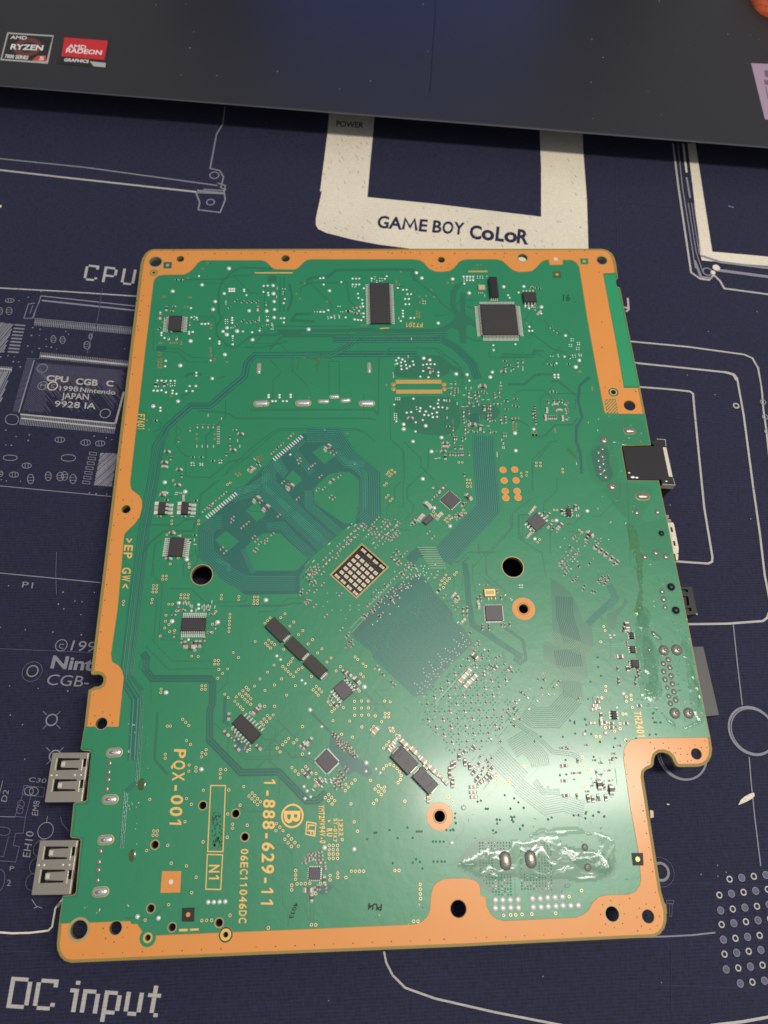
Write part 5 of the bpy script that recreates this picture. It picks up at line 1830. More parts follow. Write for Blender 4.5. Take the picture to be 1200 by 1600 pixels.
# edge connector footprint: two comb shaped gold pads
for (y, x0, x1) in ((272, 135, 478), (346, 138, 484)):
    a, b_ = cv('G', x0, y), cv('G', x1, y)
    mb = MB()
    A_, B_ = P(*a), P(*b_)
    n = 45
    for i in range(n):
        t = (i + .5) / n
        c_ = A_ + (B_ - A_) * t
        mb.box(c_.x, c_.y, ZB, ZB + .008, (B_ - A_).length / n * .72, .17, 'gold')
    mb.box((A_.x + B_.x) / 2, (A_.y + B_.y) / 2, ZB, ZB + .005, (B_ - A_).length, .15, 'tan_pad')
    mb.build('contact_row', board)
mb = MB()
for (x, y) in ((118, 290), (118, 325), (498, 290), (500, 325)):
    q = P(*cv('G', x, y))
    mb.dome(q.x, q.y, ZB, .085, .085, .01, 'tan_pad', 0, 12, 2)
mb.build('locating_pad', board)

# ------------------------------------------------------------------ small chip components
SM = {}


def smd_mesh(kind):
    if kind in SM:
        return SM[kind]
    spec = {'c0': (.10, .052, .05, 'cap_brown'), 'c1': (.155, .085, .08, 'cap_brown'), 'c2': (.20, .125, .11, 'cap_brown'), 'c3': (.22, .16, .13, 'cap_tan'),
            't1': (.16, .085, .08, 'cap_tan'), 't2': (.21, .135, .12, 'cap_tan'), 'r0': (.10, .052, .036, 'res_black'), 'r1': (.155, .085, .045, 'res_black'), 'r2': (.2, .125, .055, 'res_black'),
            'e0': (.075, .04, .03, 'tin'), 'b1': (.16, .10, .07, 'plastic_grey'), 'l2': (.36, .14, .10, 'plastic_grey')}[kind]
    L_, W_, H_, mt = spec
    mb = MB()
    e = L_ * (.20 if kind[1] == '0' else .24)
    mb.box(0, 0, 0, H_ - .003, L_ - 2 * e + .01, W_ - .006, mt)
    for s_ in (-1, 1):
        mb.box(s_ * (L_ / 2 - e / 2), 0, 0, H_, e, W_, 'tin', ch=.006)
        # solder fillet
        x0, x1 = s_ * (L_ / 2 - .002), s_ * (L_ / 2 + H_ * .55)
        hw = W_ / 2
        f = [(0, 1, 2, 3), (0, 3, 4), (1, 5, 2)]
        mb.grid([(x0, -hw, H_ * .7), (x0, hw, H_ * .7), (x1, hw, .002), (x1, -hw, .002), (x0, -hw, 0), (x0, hw, 0)], f if s_ > 0 else [t[::-1] for t in f], 'solder')
    SM[kind] = mb.mesh('capacitor' if kind[0] in 'ct' else 'resistor')
    return SM[kind]


NM = {'c': 'capacitor', 't': 'capacitor', 'r': 'resistor', 'e': 'resistor', 'b': 'ferrite_bead', 'l': 'shunt_resistor'}
tinyset = []
smd_count = [0]


smd_at = []


POCK = pts('J 890,706 J 1104,894 N 898,278 N 688,85')


def smd(kind, u, v, deg=0):
    q = P(u, v)
    if inpoly((u, v), POCK):
        return
    lim = .035 if kind[1] == '0' else .07
    for (x, y) in smd_at[-400:]:
        if abs(x - q.x) < lim and abs(y - q.y) < lim:
            return
    smd_at.append((q.x, q.y))
    if kind in ('c0', 'r0', 'e0'):
        tinyset.append((kind, q.x, q.y, math.radians(deg + random.uniform(-3, 3)), 1.0))
        return
    me = smd_mesh(kind)
    link(NM[kind[0]], me, board, loc=(q.x, q.y, ZB + .002), rot=math.radians(deg + random.uniform(-2.5, 2.5)))
    smd_count[0] += 1


SMDS = ('E c1:0 342,798 r0:90 370,845 c1:0 322,878 t1:0 322,912 c1:0 432,932 r0:90 430,712 c1:0 892,665 c1:0 835,785 r0:90 815,690 815,742 e0:90 887,755 870,712 r0:90 787,815 c0:0 850,635 '
        'E c0:90 515,630 570,605 610,605 650,605 690,605 e0:0 725,612 725,630 725,648 725,666 725,684 725,702 725,720 725,735 e0:90 565,755 605,755 645,755 690,755 e0:90 650,522 750,548 r0:0 255,563 '
        'E r1:90 258,295 322,293 r0:0 535,838 598,838 685,865 E c1:45 965,925 r0:45 1170,770 1022,885 A r1:90 290,540 c1:90 245,602 r0:45 235,690 c1:0 312,712 c0:0 330,560 345,525 c0:90 465,655 305,765 364,765 c0:0 285,610 '
        'A e0:90 735,485 735,500 r0:45 760,530 810,480 860,490 900,490 935,490 970,490 810,665 860,630 900,640 930,640 965,635 1000,680 c1:90 975,540 c0:90 1037,505 r0:0 365,323 400,325 e0:90 985,605 985,625 1115,450 1120,385 '
        'B r1:0 690,560 c0:0 740,535 772,535 745,575 772,578 e0:90 590,598 625,598 '
        'C e0:90 205,765 820,852 r0:90 1003,935 c0:90 1040,935 r0:0 905,932 r0:0 1110,385 1145,385 1165,390 e0:0 1110,375 c0:45 1130,525 1140,545 t1:45 1165,572 e0:90 753,440 180,897 110,610 '
        'D r0:45 390,680 415,700 440,715 r0:90 530,905 '
        'G c1:90 393,190 c0:90 415,185 c1:0 245,547 e0:0 550,290 550,320 c0:90 583,280 r0:90 550,340 c0:0 592,325 592,340 592,355 e0:90 662,318 700,318 c2:0 785,310 c0:0 790,345 808,360 c0:90 685,350 683,375 683,405 683,420 '
        'G c0:90 730,365 760,372 733,390 745,410 757,435 e0:0 790,408 830,408 720,457 670,457 640,460 c0:90 645,490 645,520 645,550 648,570 c0:0 675,572 c1:90 800,470 c0:90 845,445 845,470 830,465 828,515 848,515 825,545 840,560 c0:0 870,567 '
        'G c2:0 710,598 c1:90 768,615 e0:0 780,600 830,605 c0:90 657,620 657,650 657,690 678,640 c0:0 700,640 735,650 c0:90 795,640 845,645 c0:0 875,650 e0:90 595,435 518,413 540,413 517,470 520,540 525,468 r0:0 528,608 555,670 c0:90 565,628 '
        'G c0:90 575,695 590,695 575,720 635,705 c1:0 505,735 c0:90 537,740 t1:0 505,762 c1:0 492,795 r1:90 508,838 r0:90 580,765 c0:90 618,765 633,765 541,812 563,812 583,815 605,815 625,812 640,812 686,812 e0:0 460,845 435,850 '
        'G e0:90 922,278 e0:0 922,305 c0:90 875,365 878,383 912,345 c0:0 905,388 885,440 915,440 r0:0 960,418 1035,400 1022,452 1048,460 968,478 r0:90 960,525 c0:90 925,548 960,552 930,575 960,570 c0:0 1045,550 1020,548 r0:90 880,368 '
        'G c1:0 942,198 r0:0 948,115 985,148 r0:90 960,165 1018,170 e0:90 1000,190 c0:90 1052,118 1052,150 e0:90 1088,165 1088,180 c1:90 1085,115 c0:90 945,668 962,670 e0:90 930,708 942,735 935,765 948,765 r0:90 942,720 '
        'G r0:90 1178,460 1178,480 1178,500 1180,520 1182,540 1184,560 1186,580 1165,500 1167,530 e0:90 895,808 895,825 r0:90 1015,565 '
        'H r0:0 325,140 355,150 470,140 345,350 370,350 480,85 e0:90 355,345 530,885 t1:0 373,445 t1:90 308,485 t1:0 402,488 t1:90 298,540 t1:90 425,545 c0:90 320,422 363,415 398,415 422,420 335,540 348,540 363,540 378,540 322,540 c0:45 450,435 462,440 455,470 460,485 462,505 470,550 460,548 '
        'H r0:90 12,410 90,150 95,120 c1:90 125,112 e0:0 85,550 '
        'I c1:0 390,28 r0:90 418,75 c1:0 370,105 t1:0 370,140 c1:0 478,162 r0:90 500,208 c1:0 468,280 t1:0 370,340 c1:0 355,355 r0:0 385,392 605,395 t1:90 515,375 c1:0 518,362 c0:0 330,515 515,515 e0:0 460,335 455,350 490,340 425,515 570,515 580,515 c1:0 425,640 c1:0 400,832 e0:0 478,660 r0:90 565,695 r0:0 598,655 e0:90 595,690 e0:0 598,725 '
        'I c2:45 1018,155 c1:45 1080,115 e0:135 1045,85 1085,130 c0:45 665,472 700,440 720,430 745,405 790,370 825,340 715,445 c2:45 1060,388 c0:45 1093,405 c2:45 1132,452 c0:45 882,525 878,552 995,563 955,595 1040,670 1060,695 1085,715 1132,688 1132,708 1060,770 1048,762 1180,648 800,755 825,782 '
        'I c1:0 835,45 880,20 r0:90 740,100 788,100 575,75 640,75 e0:0 575,110 645,125 '
        'J c2:45 355,295 c0:45 300,258 330,280 415,85 425,110 530,125 500,150 580,215 c1:45 665,250 c0:45 722,215 558,312 605,305 655,365 680,380 410,380 268,508 222,650 35,565 c1:45 630,12 c0:45 665,30 690,45 '
        'J c0:45 820,635 795,660 768,685 715,730 740,750 765,735 820,680 850,612 875,598 900,580 915,595 910,610 890,575 660,782 610,832 715,782 705,820 660,830 635,855 610,882 550,882 520,905 495,905 555,905 785,700 800,712 850,660 530,940 '
        'J c0:45 950,610 975,640 1000,640 1030,640 1010,665 1055,660 1030,690 1055,712 1080,670 1100,680 1115,685 1135,660 1095,585 1055,545 1075,550 1010,530 1130,605 1155,630 1165,575 1125,610 1000,740 970,600 e0:45 790,598 840,580 850,618 645,720 528,850 '
        'J c0:135 1135,795 1155,770 1185,810 1160,840 1175,860 1120,830 1150,850 1190,940 '
        'F c0:45 320,670 300,690 245,742 208,770 215,765 172,805 e0:45 35,855 375,850 375,880 485,890 452,918 c2:45 585,765 c0:45 622,795 648,815 t1:45 15,915 25,935 75,890 '
        'K c0:45 550,290 c1:45 525,318 c0:45 500,350 480,360 465,380 r0:90 698,200 c2:135 728,370 t2:135 422,430 t2:45 375,525 t2:45 512,512 c1:45 318,555 r0:45 305,575 330,565 r1:45 690,425 c0:45 705,420 430,635 465,672 r1:45 655,512 c0:45 640,495 635,512 670,520 690,500 650,530 '
        'K c0:45 50,535 15,565 95,550 130,575 85,585 110,600 165,610 185,630 205,650 205,575 15,640 65,635 45,665 75,690 95,715 135,680 155,665 165,680 40,740 190,770 180,795 205,835 215,860 225,810 260,785 290,870 200,860 240,920 270,910 265,870 '
        'L t1:45 215,460 200,480 r0:45 275,488 c1:45 305,500 c1:45 315,568 c2:45 378,570 r0:45 335,585 c1:45 205,605 t1:45 185,628 r1:90 390,478 c0:90 435,450 c1:90 475,452 e0:90 495,455 e0:90 430,505 450,505 482,503 495,503 c2:135 565,620 r1:45 545,645 c0:45 545,665 540,685 465,635 470,645 490,655 605,655 625,670 '
        'L r1:45 600,700 632,722 665,745 700,772 733,795 c0:45 595,690 612,708 628,715 645,728 660,738 675,752 695,762 712,778 728,788 742,800 480,738 465,755 450,770 435,745 455,715 400,780 385,800 380,810 415,795 400,825 425,820 415,845 425,858 460,718 490,735 '
        'M c0:90 668,345 e0:90 705,300 720,292 745,298 730,305 757,318 770,325 845,330 860,320 875,330 890,320 918,290 905,328 940,328 c0:0 632,390 690,350 705,355 875,352 885,352 912,385 925,380 e0:90 800,355 860,350 c1:0 700,360 888,358 c1:90 717,610 c2:0 755,632 c1:90 800,605 c1:90 830,605 c0:90 635,540 945,478 865,570 690,582 '
        'M r0:0 690,578 780,598 c0:0 895,520 '
        'N c0:45 542,40 600,20 655,20 545,38 575,40 610,65 560,75 575,95 535,100 530,105 555,150 585,160 485,205 535,215 590,210 645,158 575,45 535,285 530,300 520,285 545,290 585,320 668,395 778,235 785,495 '
        'N c0:45 1035,210 1035,262 1090,210 1095,265 985,315 1040,315 1025,355 990,370 945,395 968,408 1145,155 1145,208 1185,205 1190,110 835,530 830,555 855,600 840,612 825,625 865,620 1045,780 c0:135 1040,775 1095,832 1160,890 r0:45 845,595 860,585 825,545 1000,360 1030,365 960,400 1110,252 1060,300 '
        'N c1:135 808,818 840,830 830,820 r0:135 815,865 845,890 865,905 c2:135 900,880 c1:135 895,935 r0:135 880,920 e0:135 890,945 735,1000 760,1015 700,1000 690,1020 c0:45 1180,920 '
        'O r1:45 505,210 c0:45 550,250 t1:45 620,240 c1:45 640,265 c0:45 620,310 640,340 c0:90 690,345 690,380 720,340 720,380 r0:45 740,525 c1:45 735,530 e0:45 650,445 t1:45 690,435 c2:135 775,700 c0:45 805,620 770,625 800,590 775,740 830,700 c1:45 800,590 810,605 c1:45 1035,795 930,790 c0:45 960,705 905,780 840,850 860,800 '
        'O t2:45 725,820 768,862 675,875 715,915 r1:45 770,870 720,830 e0:45 505,205 1005,240 c0:90 975,260 1005,245 945,210 835,470 885,470 c0:90 825,270 835,490 885,490 980,465 985,455 1040,460 1000,465 e0:90 900,265 930,265 880,268 c0:0 860,165 t1:90 805,320 805,335 c0:90 800,270 820,250 '
        'O c0:45 25,210 30,262 85,210 85,265 140,210 185,205 240,100 235,60 185,110 130,155 235,150 285,95 290,20 210,5 20,355 35,320 15,370 480,100 415,130 490,100 e0:45 30,790 85,830 150,890 r0:135 35,780 90,835 155,890 e0:45 60,800 180,920 '
        'Q r0:45 345,100 360,95 410,130 405,150 455,160 470,165 305,45 300,65 280,10 580,5 440,5 510,80 500,110 525,120 540,75 490,100 550,90 525,90 c0:45 350,100 365,85 415,135 295,70 530,80 r0:45 515,95 530,105 505,100 '
        'Q c2:90 650,357 c1:90 640,375 r0:0 625,385 c0:0 648,465 645,450 r1:90 685,490 c2:0 608,533 r1:90 655,600 r0:90 670,600 690,590 710,600 725,610 c0:90 715,620 720,640 705,650 600,600 605,660 605,680 r0:0 660,560 c1:0 480,790 t1:0 485,825 t1:0 470,810 r1:90 505,865 t1:0 455,910 c1:0 520,905 '
        'Q c1:0 560,910 t1:90 505,905 c1:0 560,935 r1:0 645,912 720,810 r0:90 575,845 e0:0 560,425 580,410 555,410 c0:90 665,400 685,400 '
        'U c1:90 470,190 c2:45 672,150 c1:45 690,128 c1:135 450,315 c0:135 480,345 500,360 520,320 530,350 555,370 505,300 c1:135 530,425 c1:135 690,420 c0:135 600,430 620,400 595,445 c1:45 1045,420 1020,400 c1:45 1075,370 1060,355 e0:45 1040,400 c1:135 1075,600 1050,630 c1:45 1155,690 1140,670 e0:135 1100,740 1165,715 '
        'W c1:45 150,355 170,370 125,415 105,400 e0:45 145,385 c1:135 155,595 140,625 c1:45 235,690 250,680 e0:135 195,740 c1:135 355,100 r0:135 385,95 315,60 325,40 '
        'W c0:135 345,315 365,330 340,335 360,350 385,355 400,370 375,370 395,385 415,385 430,395 380,405 400,420 410,435 425,400 445,415 450,395 465,410 440,430 455,445 470,455 485,440 475,470 490,485 505,470 510,480 375,385 490,460 '
        'W c0:135 390,600 405,620 425,640 440,575 430,590 380,640 410,655 385,665 365,665 350,680 395,690 360,695 375,700 395,715 355,725 e0:135 280,660 285,680 320,665 325,685 345,655 r1:135 400,630 '
        'W t2:45 655,300 t2:45 780,405 t2:45 775,430 t1:45 775,290 t1:45 825,345 t2:135 868,388 t2:135 940,445 t2:135 1012,520 t2:135 1080,585 t1:135 905,415 t1:135 970,480 t1:135 1045,550 t1:135 1110,620 t1:135 1150,650 1175,680 t1:135 885,430 960,495 1030,570 t1:90 1050,810 '
        'X c0:0 160,240 175,225 185,215 205,215 225,210 240,205 200,225 225,230 245,228 160,260 140,275 165,250 185,250 225,255 245,252 230,272 260,272 262,295 265,310 c1:90 268,378 c2:0 168,442 c1:90 190,490 c0:90 225,425 240,425 275,425 280,440 210,440 c1:0 245,425 '
        'a c2:0 125,150 t1:0 125,185 t1:0 110,195 r1:90 150,230 t1:90 100,285 c1:90 155,280 c1:0 215,283 c1:90 210,308 c1:0 310,282 r1:0 400,170 r0:0 65,415 e0:0 235,240 c0:45 15,130 c2:90 143,665 c2:90 218,697 c0:90 170,665 178,680 r0:0 205,575 155,528 205,640 e0:0 185,578 165,610 185,640 c1:90 75,750 r1:90 105,755 138,745 185,745 c0:0 140,760 '
        'a c0:0 20,590 220,510 235,470 245,495 r0:0 160,520 150,530 155,600 115,650 100,670 '
        'Y t1:0 315,598 315,632 320,662 c1:90 200,455 185,465 c1:90 230,410 265,445 295,470 r1:45 260,380 315,350 c1:90 170,495 170,525 190,560 185,580 190,545 c0:90 170,510 190,580 r1:45 350,455 c1:45 320,505 345,540 360,570 375,560 390,545 370,580 405,530 425,545 430,485 c0:45 335,560 385,560 400,545 '
        'Y r0:45 405,515 420,530 350,470 370,500 380,480 360,410 400,430 410,445 430,420 c1:0 885,465 895,652 r1:0 885,560 c1:90 1110,445 1130,525 c1:0 1155,492 1160,560 c0:90 965,655 1035,670 1065,672 1095,660 1145,660 c1:90 1040,670 1100,680 c0:0 870,355 895,350 905,360 1025,340 ')
kind, deg, cr = 'c0', 0, 'A'
for t in SMDS.split():
    if len(t) == 1:
        cr = t
    elif ':' in t:
        kind, deg = t.split(':')
        deg = float(deg)
    else:
        x, y = t.split(',')
        u, v = cv(cr, float(x), float(y))
        smd(kind, u, v, deg)

# sloping array of small parts and vias under the processor, lower right
REG = pts('O 765,600 O 860,640 O 980,740 O 1150,800 Y 470,0 Y 640,90 Y 560,190 Y 430,330 Y 330,390 Y 200,400 Y 0,200 O 360,1040')
REGc = xy(REG)
GA = xy(pts('N 655,165 N 900,290 N 960,390 N 790,480 N 620,330'))
tv = MB()
pocket_xy = xy(pts('J 890,700 J 1112,894 N 898,285 N 680,84'))
random.seed(21)
s2 = math.sqrt(.5)
cx0, cy0 = P(690, 1100)[:2]
for i in range(-60, 60):
    for j in range(-60, 60):
        # fine via pitch
        x = cx0 + (i * .105) * s2 + (j * .105) * s2
        y = cy0 + (i * .105) * s2 - (j * .105) * s2
        if inpoly((x, y), REGc):
            if i % 3 == 0 and j % 3 == 0:
                if random.random() < .93:
                    tinyset.append((random.choice(['r0', 'r0', 'c0']), x, y, math.radians(45), 1.05))
                    if random.random() < .6:
                        tinyset.append(('e0', x + .045, y - .05, math.radians(135), .8))
            elif (i % 3 != 0 and j % 3 != 0):
                if random.random() < .9:
                    tv.dome(x, y, ZB, .024, .024, .016, 'fan_line' if random.random() < .8 else 'solder', 0, 6, 2)
            elif j % 3 == 0 and random.random() < .35:
                tv.ribbon([(x - .045, y - .045), (x + .045, y + .045)], .016, ZB + .0085 + random.random() * 5e-4, 'fan_line', h=.005)
# diagonal long seams in that array
for k_ in range(-3, 9):
    pass
# ball grid under the processor edges
cx1, cy1 = P(540, 960)[:2]
for i in range(-40, 40):
    for j in range(-40, 40):
        x = cx1 + (i * .10) * s2 + (j * .10) * s2
        y = cy1 + (i * .10) * s2 - (j * .10) * s2
        if inpoly((x, y), GA) and not inpoly((x, y), pocket_xy) and (i + j) % 2 == 0 and random.random() < .8:
            tv.box(x, y, ZB, ZB + .008, .045, .014, 'tin' if random.random() < .3 else 'mask_line', math.radians(random.choice([45, 45, -45])))
# crowded zones: rows of tiny parts and capped vias on a fine pitch
for s_, dens, pitch, ang in (('Y 330,360 Y 420,380 Y 480,470 Y 470,560 Y 400,600 Y 330,600 Y 300,500', .62, .15, 45), ('Y 430,180 Y 560,120 Y 640,200 Y 560,260 Y 500,330 Y 420,330', .5, .13, 45),
                             ('Y 540,30 Y 680,60 Y 700,110 Y 600,150 Y 520,120', .5, .13, 45), ('Y 840,420 Y 1190,400 Y 1190,690 Y 860,690', .16, .17, 90), ('Q 620,560 Q 745,540 Q 740,680 Q 660,700', .30, .12, 90),
                             ('Q 430,770 Q 660,760 Q 660,940 Q 440,930', .16, .14, 90), ('J 800,560 J 1180,530 J 1190,720 J 1000,740 J 880,690', .26, .11, 45), ('O 0,190 O 260,0 O 430,60 O 330,150 O 60,420 O 0,400', .28, .11, 45),
                             ('Q 170,620 Q 280,650 Q 260,760 Q 120,800 Q 0,900 Q 0,760', .42, .13, 45), ('L 380,690 L 500,690 L 500,860 L 380,860', .35, .12, 45), ('G 520,330 G 880,330 G 880,680 G 560,680', .13, .12, 90),
                             ('N 480,0 N 680,0 N 620,220 N 480,240', .3, .12, 45), ('Y 700,560 Y 860,580 Y 840,640 Y 740,620', .5, .13, 45), ('a 200,400 a 310,420 a 330,700 a 230,700', .25, .12, 90)):
    pl_ = xy(pts(s_))
    xc_, yc_ = sum(p[0] for p in pl_) / len(pl_), sum(p[1] for p in pl_) / len(pl_)
    c_, n_ = (s2, s2) if ang == 45 else (1.0, 0.0)
    for i in range(-30, 30):
        for j in range(-30, 30):
            x = xc_ + i * pitch * c_ + j * pitch * n_
            y = yc_ + i * pitch * n_ - j * pitch * c_
            if inpoly((x, y), pl_) and not inpoly((x, y), pocket_xy) and random.random() < dens and all(abs(x - p[0]) > .07 or abs(y - p[1]) > .07 for p in smd_at):
                k_ = random.random()
                if k_ < .42:
                    tinyset.append((random.choice(['c0', 'r0', 'c0', 'e0']), x, y, math.radians(ang + random.choice([0, 90])), 1.0))
                elif k_ < .75:
                    tv.dome(x, y, ZB, .028, .028, .018, random.choice(['solder', 'tin', 'mask_line']), 0, 6, 2)
                else:
                    a = math.radians(ang)
                    L_ = random.uniform(.06, .14)
                    tv.ribbon([(x - L_ * math.cos(a), y - L_ * math.sin(a)), (x + L_ * math.cos(a), y + L_ * math.sin(a))], .02, ZB + .0095 + random.random() * 1e-3, random.choice(['finger', 'mask_line']), h=.006)
# stepped rows of bright vias on the fan
for s_ in ('O 670,522 690,540 685,560 715,575 700,590 735,600', 'O 620,575 640,590 660,605 675,630 655,620 690,610 710,625', 'O 555,640 575,655 590,668 625,642 610,660 635,670 660,680 645,690', 'O 500,680 515,700 530,720 525,745 560,715 545,735 570,740 590,720 610,730 600,750',
           'O 435,740 450,765 460,785 465,810 500,790 480,800 520,780 530,760 545,800', 'O 390,790 395,820 415,845 430,855 440,830 470,830 485,850 500,830 510,850 450,870', 'O 325,900 345,912 365,935 385,945 380,900 405,885 425,890 400,920 420,930 440,910 365,960 345,975 385,975'):
    for (u, v) in pts(s_):
        q = P(u, v)
        tv.dome(q.x, q.y, ZB + .002, .022, .022, .014, 'solder', 0, 6, 2)
fz = pts('O 270,100 O 420,110 O 330,60 O 330,200 O 60,400 O 20,420 O 0,300')
for (u, v) in pts('O 210,75 265,110 330,95 355,115 300,120 280,150 250,160 225,180 260,190 200,240 180,225 150,250 165,275 120,250 100,300 130,310 75,290 60,330 175,300 205,325 140,380 45,435 10,460 300,170 340,100 390,60 400,90 415,70 430,110 450,80 350,60 370,80 320,30 300,50 340,40 375,20 390,40 400,20 430,40 480,10 500,60'):
    q = P(u, v)
    tv.dome(q.x, q.y, ZB + .002, .024, .024, .014, 'solder', 0, 6, 2)
# dense stitching vias at the power input
for x0, x1, y0, y1 in ((165, 335, 190, 470), (378, 545, 190, 440)):
    yy = y0
    while yy < y1:
        xx = x0
        while xx < x1:
            u, v = cv('Z', xx + (yy - y0) * .03, yy)
            near = (240 < xx < 345 and 225 < yy < 345) or (378 < xx < 462 and 215 < yy < 350)
            if not near and inpoly((u, v), INN) and (xx - 165 > (yy - 380) * .9):
                q = P(u, v)
                tv.dome(q.x, q.y, ZB, .026, .026, .014, random.choice(['mask_line', 'mask_line', 'solder_dull', 'solder_silver']), 0, 6, 2)
            xx += 15.5
        yy += 15
# scattered small capped vias with light rims (lower right of the board)
for (u, v) in pts('Y 550,735 573,670 600,695 632,728 785,800 628,840 610,860 465,802 468,828 205,765 208,825 395,735 410,735 555,785 575,785 560,805 950,190 1018,178 878,285 1055,268 740,285 700,315 1110,318 955,265 1070,410 1100,595 1160,620 1185,420 1195,350 895,430 860,525 900,520 945,775 975,775 1018,795 1068,778 1100,755 1135,785 1020,765 515,650 345,690 365,685 '
                  'Z 205,13 325,12 395,8 255,70 335,60 340,80 270,70 235,125 250,135 390,98 375,120 540,58 522,68 715,62 787,30 755,48 655,47 680,47 815,52 720,30 35,60 25,120 40,85 '
                  'X 580,85 592,85 675,68 787,52 845,77 860,77 875,77 820,117 725,118 535,125 945,140 965,140 990,140 1013,140 1030,68 1055,70 1075,68 840,250 820,272 865,268 880,308 695,275 950,265 975,265 1000,265 1020,265 '
                  'Q 487,535 490,590 505,640 330,895 355,910 805,850 820,905 845,905 800,880 1060,770 a 55,255 65,290 60,330 245,375 480,220 490,275 527,275 500,350 460,352 315,390 375,375 90,20 270,25 150,395'):
    q = P(u, v)
    tv.dome(q.x, q.y, ZB, .034, .034, .014, 'mask_line', 0, 8, 2)
    tv.disc(q.x, q.y, ZB + .0148, .013, 'hole_black', 6)
tv.build('capped_via', board, kind='stuff')
print('smd parts', smd_count[0], 'tiny', len(tinyset), 'big joints', nbig)
tn = MB()
for ti_, (kind, x, y, a, sz) in enumerate(tinyset):
    me = smd_mesh(kind)
    ca, sa = math.cos(a), math.sin(a)
    off = len(tn.v)
    tn.v += [(x + sz * (v.co.x * ca - v.co.y * sa), y + sz * (v.co.x * sa + v.co.y * ca), ZB + .0018 + ti_ * 2e-7 + v.co.z * sz) for v in me.vertices]
    for p in me.polygons:
        tn.f.append(tuple(off + i for i in p.vertices))
        tn.mi.append(tn.slot(me.materials[p.material_index].name))
        tn.smooth.append(False)
tn.build('tiny_capacitor', board, kind='stuff')

bars = MB()
for a_, b2_ in (('I 690,520', 'I 905,345'), ('F 185,855', 'F 390,685')):
    a_, b2_ = pts(a_)[0], pts(b2_)[0]
    for i in range(14):
        u, v = a_[0] + (b2_[0] - a_[0]) * i / 13, a_[1] + (b2_[1] - a_[1]) * i / 13
        q = P(u, v)
        bars.box(q.x, q.y, ZB, ZB + .02, .14, .045, 'solder', math.radians(-48))
bars.build('solder_bar', board, kind='stuff')
# unfilled pads, tan
pd = MB()
for s_ in ('A 262,450 278,450 458,455 474,455 428,528 446,528 345,522 237,797 254,797 318,797 335,797 350,797 368,797 400,790 400,805 625,662 625,685 620,835 620,860 620,890 620,905 650,920 230,878 242,878 225,925 245,925 450,310 560,240 597,200 155,520 228,610 263,640',
           'B 330,465 303,428 365,350 535,485 795,665 820,665 1050,330 1052,360 1180,415 C 95,340 225,415 265,450 315,445 375,452 285,465 285,480 270,495 245,560 265,570 245,580 265,590 245,600 265,605 115,358 700,210 725,212 125,262 355,398 480,345 515,348 1070,650 205,640',
           'E 282,55 282,70 275,105 298,105 300,125 278,125 275,145 298,148 278,165 298,165 672,25 672,70 672,90 700,110 790,125 372,380 378,370 190,560 205,630 563,665 563,700 697,665 697,700',
           'G 1015,590 1040,590 1015,610 1040,610 1018,630 1040,632 925,325 442,790 525,320 1160,655 1185,655 1165,670 1190,672 65,295 H 650,315 650,330 550,195 562,195 368,630 372,645 205,650 228,650 205,670 230,672 425,930 428,945',
           'I 430,478 430,492 905,195 930,190 920,210 940,200 1065,75 1090,70 1100,85 1075,95 F 60,840 85,835 90,850 1045,940 1075,940 1060,955 1085,955'):
    for (u, v) in pts(s_):
        q = P(u, v)
        pd.box(q.x, q.y, ZB, ZB + .007, .055, .07, 'tan_pad')
        pd.box(q.x, q.y, ZB, ZB + .0078, .025, .035, 'mask_groove')
pd.build('bare_pad', board, kind='stuff')

# ------------------------------------------------------------------ packaged chips


def chip(c_, tl, tr, bl, h, name='microchip', m='epoxy', pins='', plen=.07, label=None, pw=.5, pm='tin', single=False, ch=.02, z0=.008, dot=None):
    """body given by three corners of its top face; pins like 'L10 R10 T4 B4'"""
    zt_ = ZB + h
    A_, B_, C_ = [P(*cv(c_, *q), zt_) for q in (tl, tr, bl)]
    ex = (B_ - A_)
    wx = ex.length
    ex = ex.normalized()
    ey = Vector((ex.y, -ex.x, 0))          # points from top edge towards bottom edge
    hy = (C_ - A_).dot(ey)
    ctr = A_ + ex * wx / 2 + ey * hy / 2
    ang = math.atan2(ex.y, ex.x)
    mb = MB()
    mb.box(0, 0, z0, h, wx, hy, m, 0, ch)
    if dot:
        mb.disc(dot[0] * wx / 2, dot[1] * hy / 2, h + .0015, min(wx, hy) * .06, 'res_black', 10)
    o = mb.build(name, board, loc=(ctr.x, ctr.y, ZB), label=label)
    o.rotation_euler.z = ang
    for sp in pins.split():
        side, n = sp[0], int(sp[1:])
        hor = side in 'TB'
        Ls = wx if hor else hy
        pitch = Ls / n
        d = 1 if side in 'TR' else -1
        acc = MB()
        for i in range(n):
            t = -Ls / 2 + pitch * (i + .5)
            w_ = pitch * pw
            edge = (hy / 2 if hor else wx / 2)
            # gull wing: shoulder, slope, foot
            zs = min(h * .5, .07)
            prof_ = [(edge - .01, zs), (edge + plen * .3, zs), (edge + plen * .5, .014), (edge + plen, .012)]
            pmb = acc if not single else MB()
            vs = []
            for (e, z) in prof_:
                for s_ in (-1, 1):
                    if hor:
                        vs.append((t + s_ * w_ / 2, d * e, z))
                    else:
                        vs.append((d * e, t + s_ * w_ / 2, z))
            fs = [(0, 1, 3, 2), (2, 3, 5, 4), (4, 5, 7, 6)]
            pmb.grid(vs, fs, pm)
            # foot pad of solder
            x_, y_ = ((t, d * (edge + plen * .8)) if hor else (d * (edge + plen * .8), t))
            pmb.box(x_, y_, 0.001, .011, (w_ * 1.15 if hor else plen * .75), (plen * .75 if hor else w_ * 1.15), 'solder')
            if single:
                pmb.build('pin', o)
        if not single:
            acc.build('pin_row', o, kind='stuff')
    return o


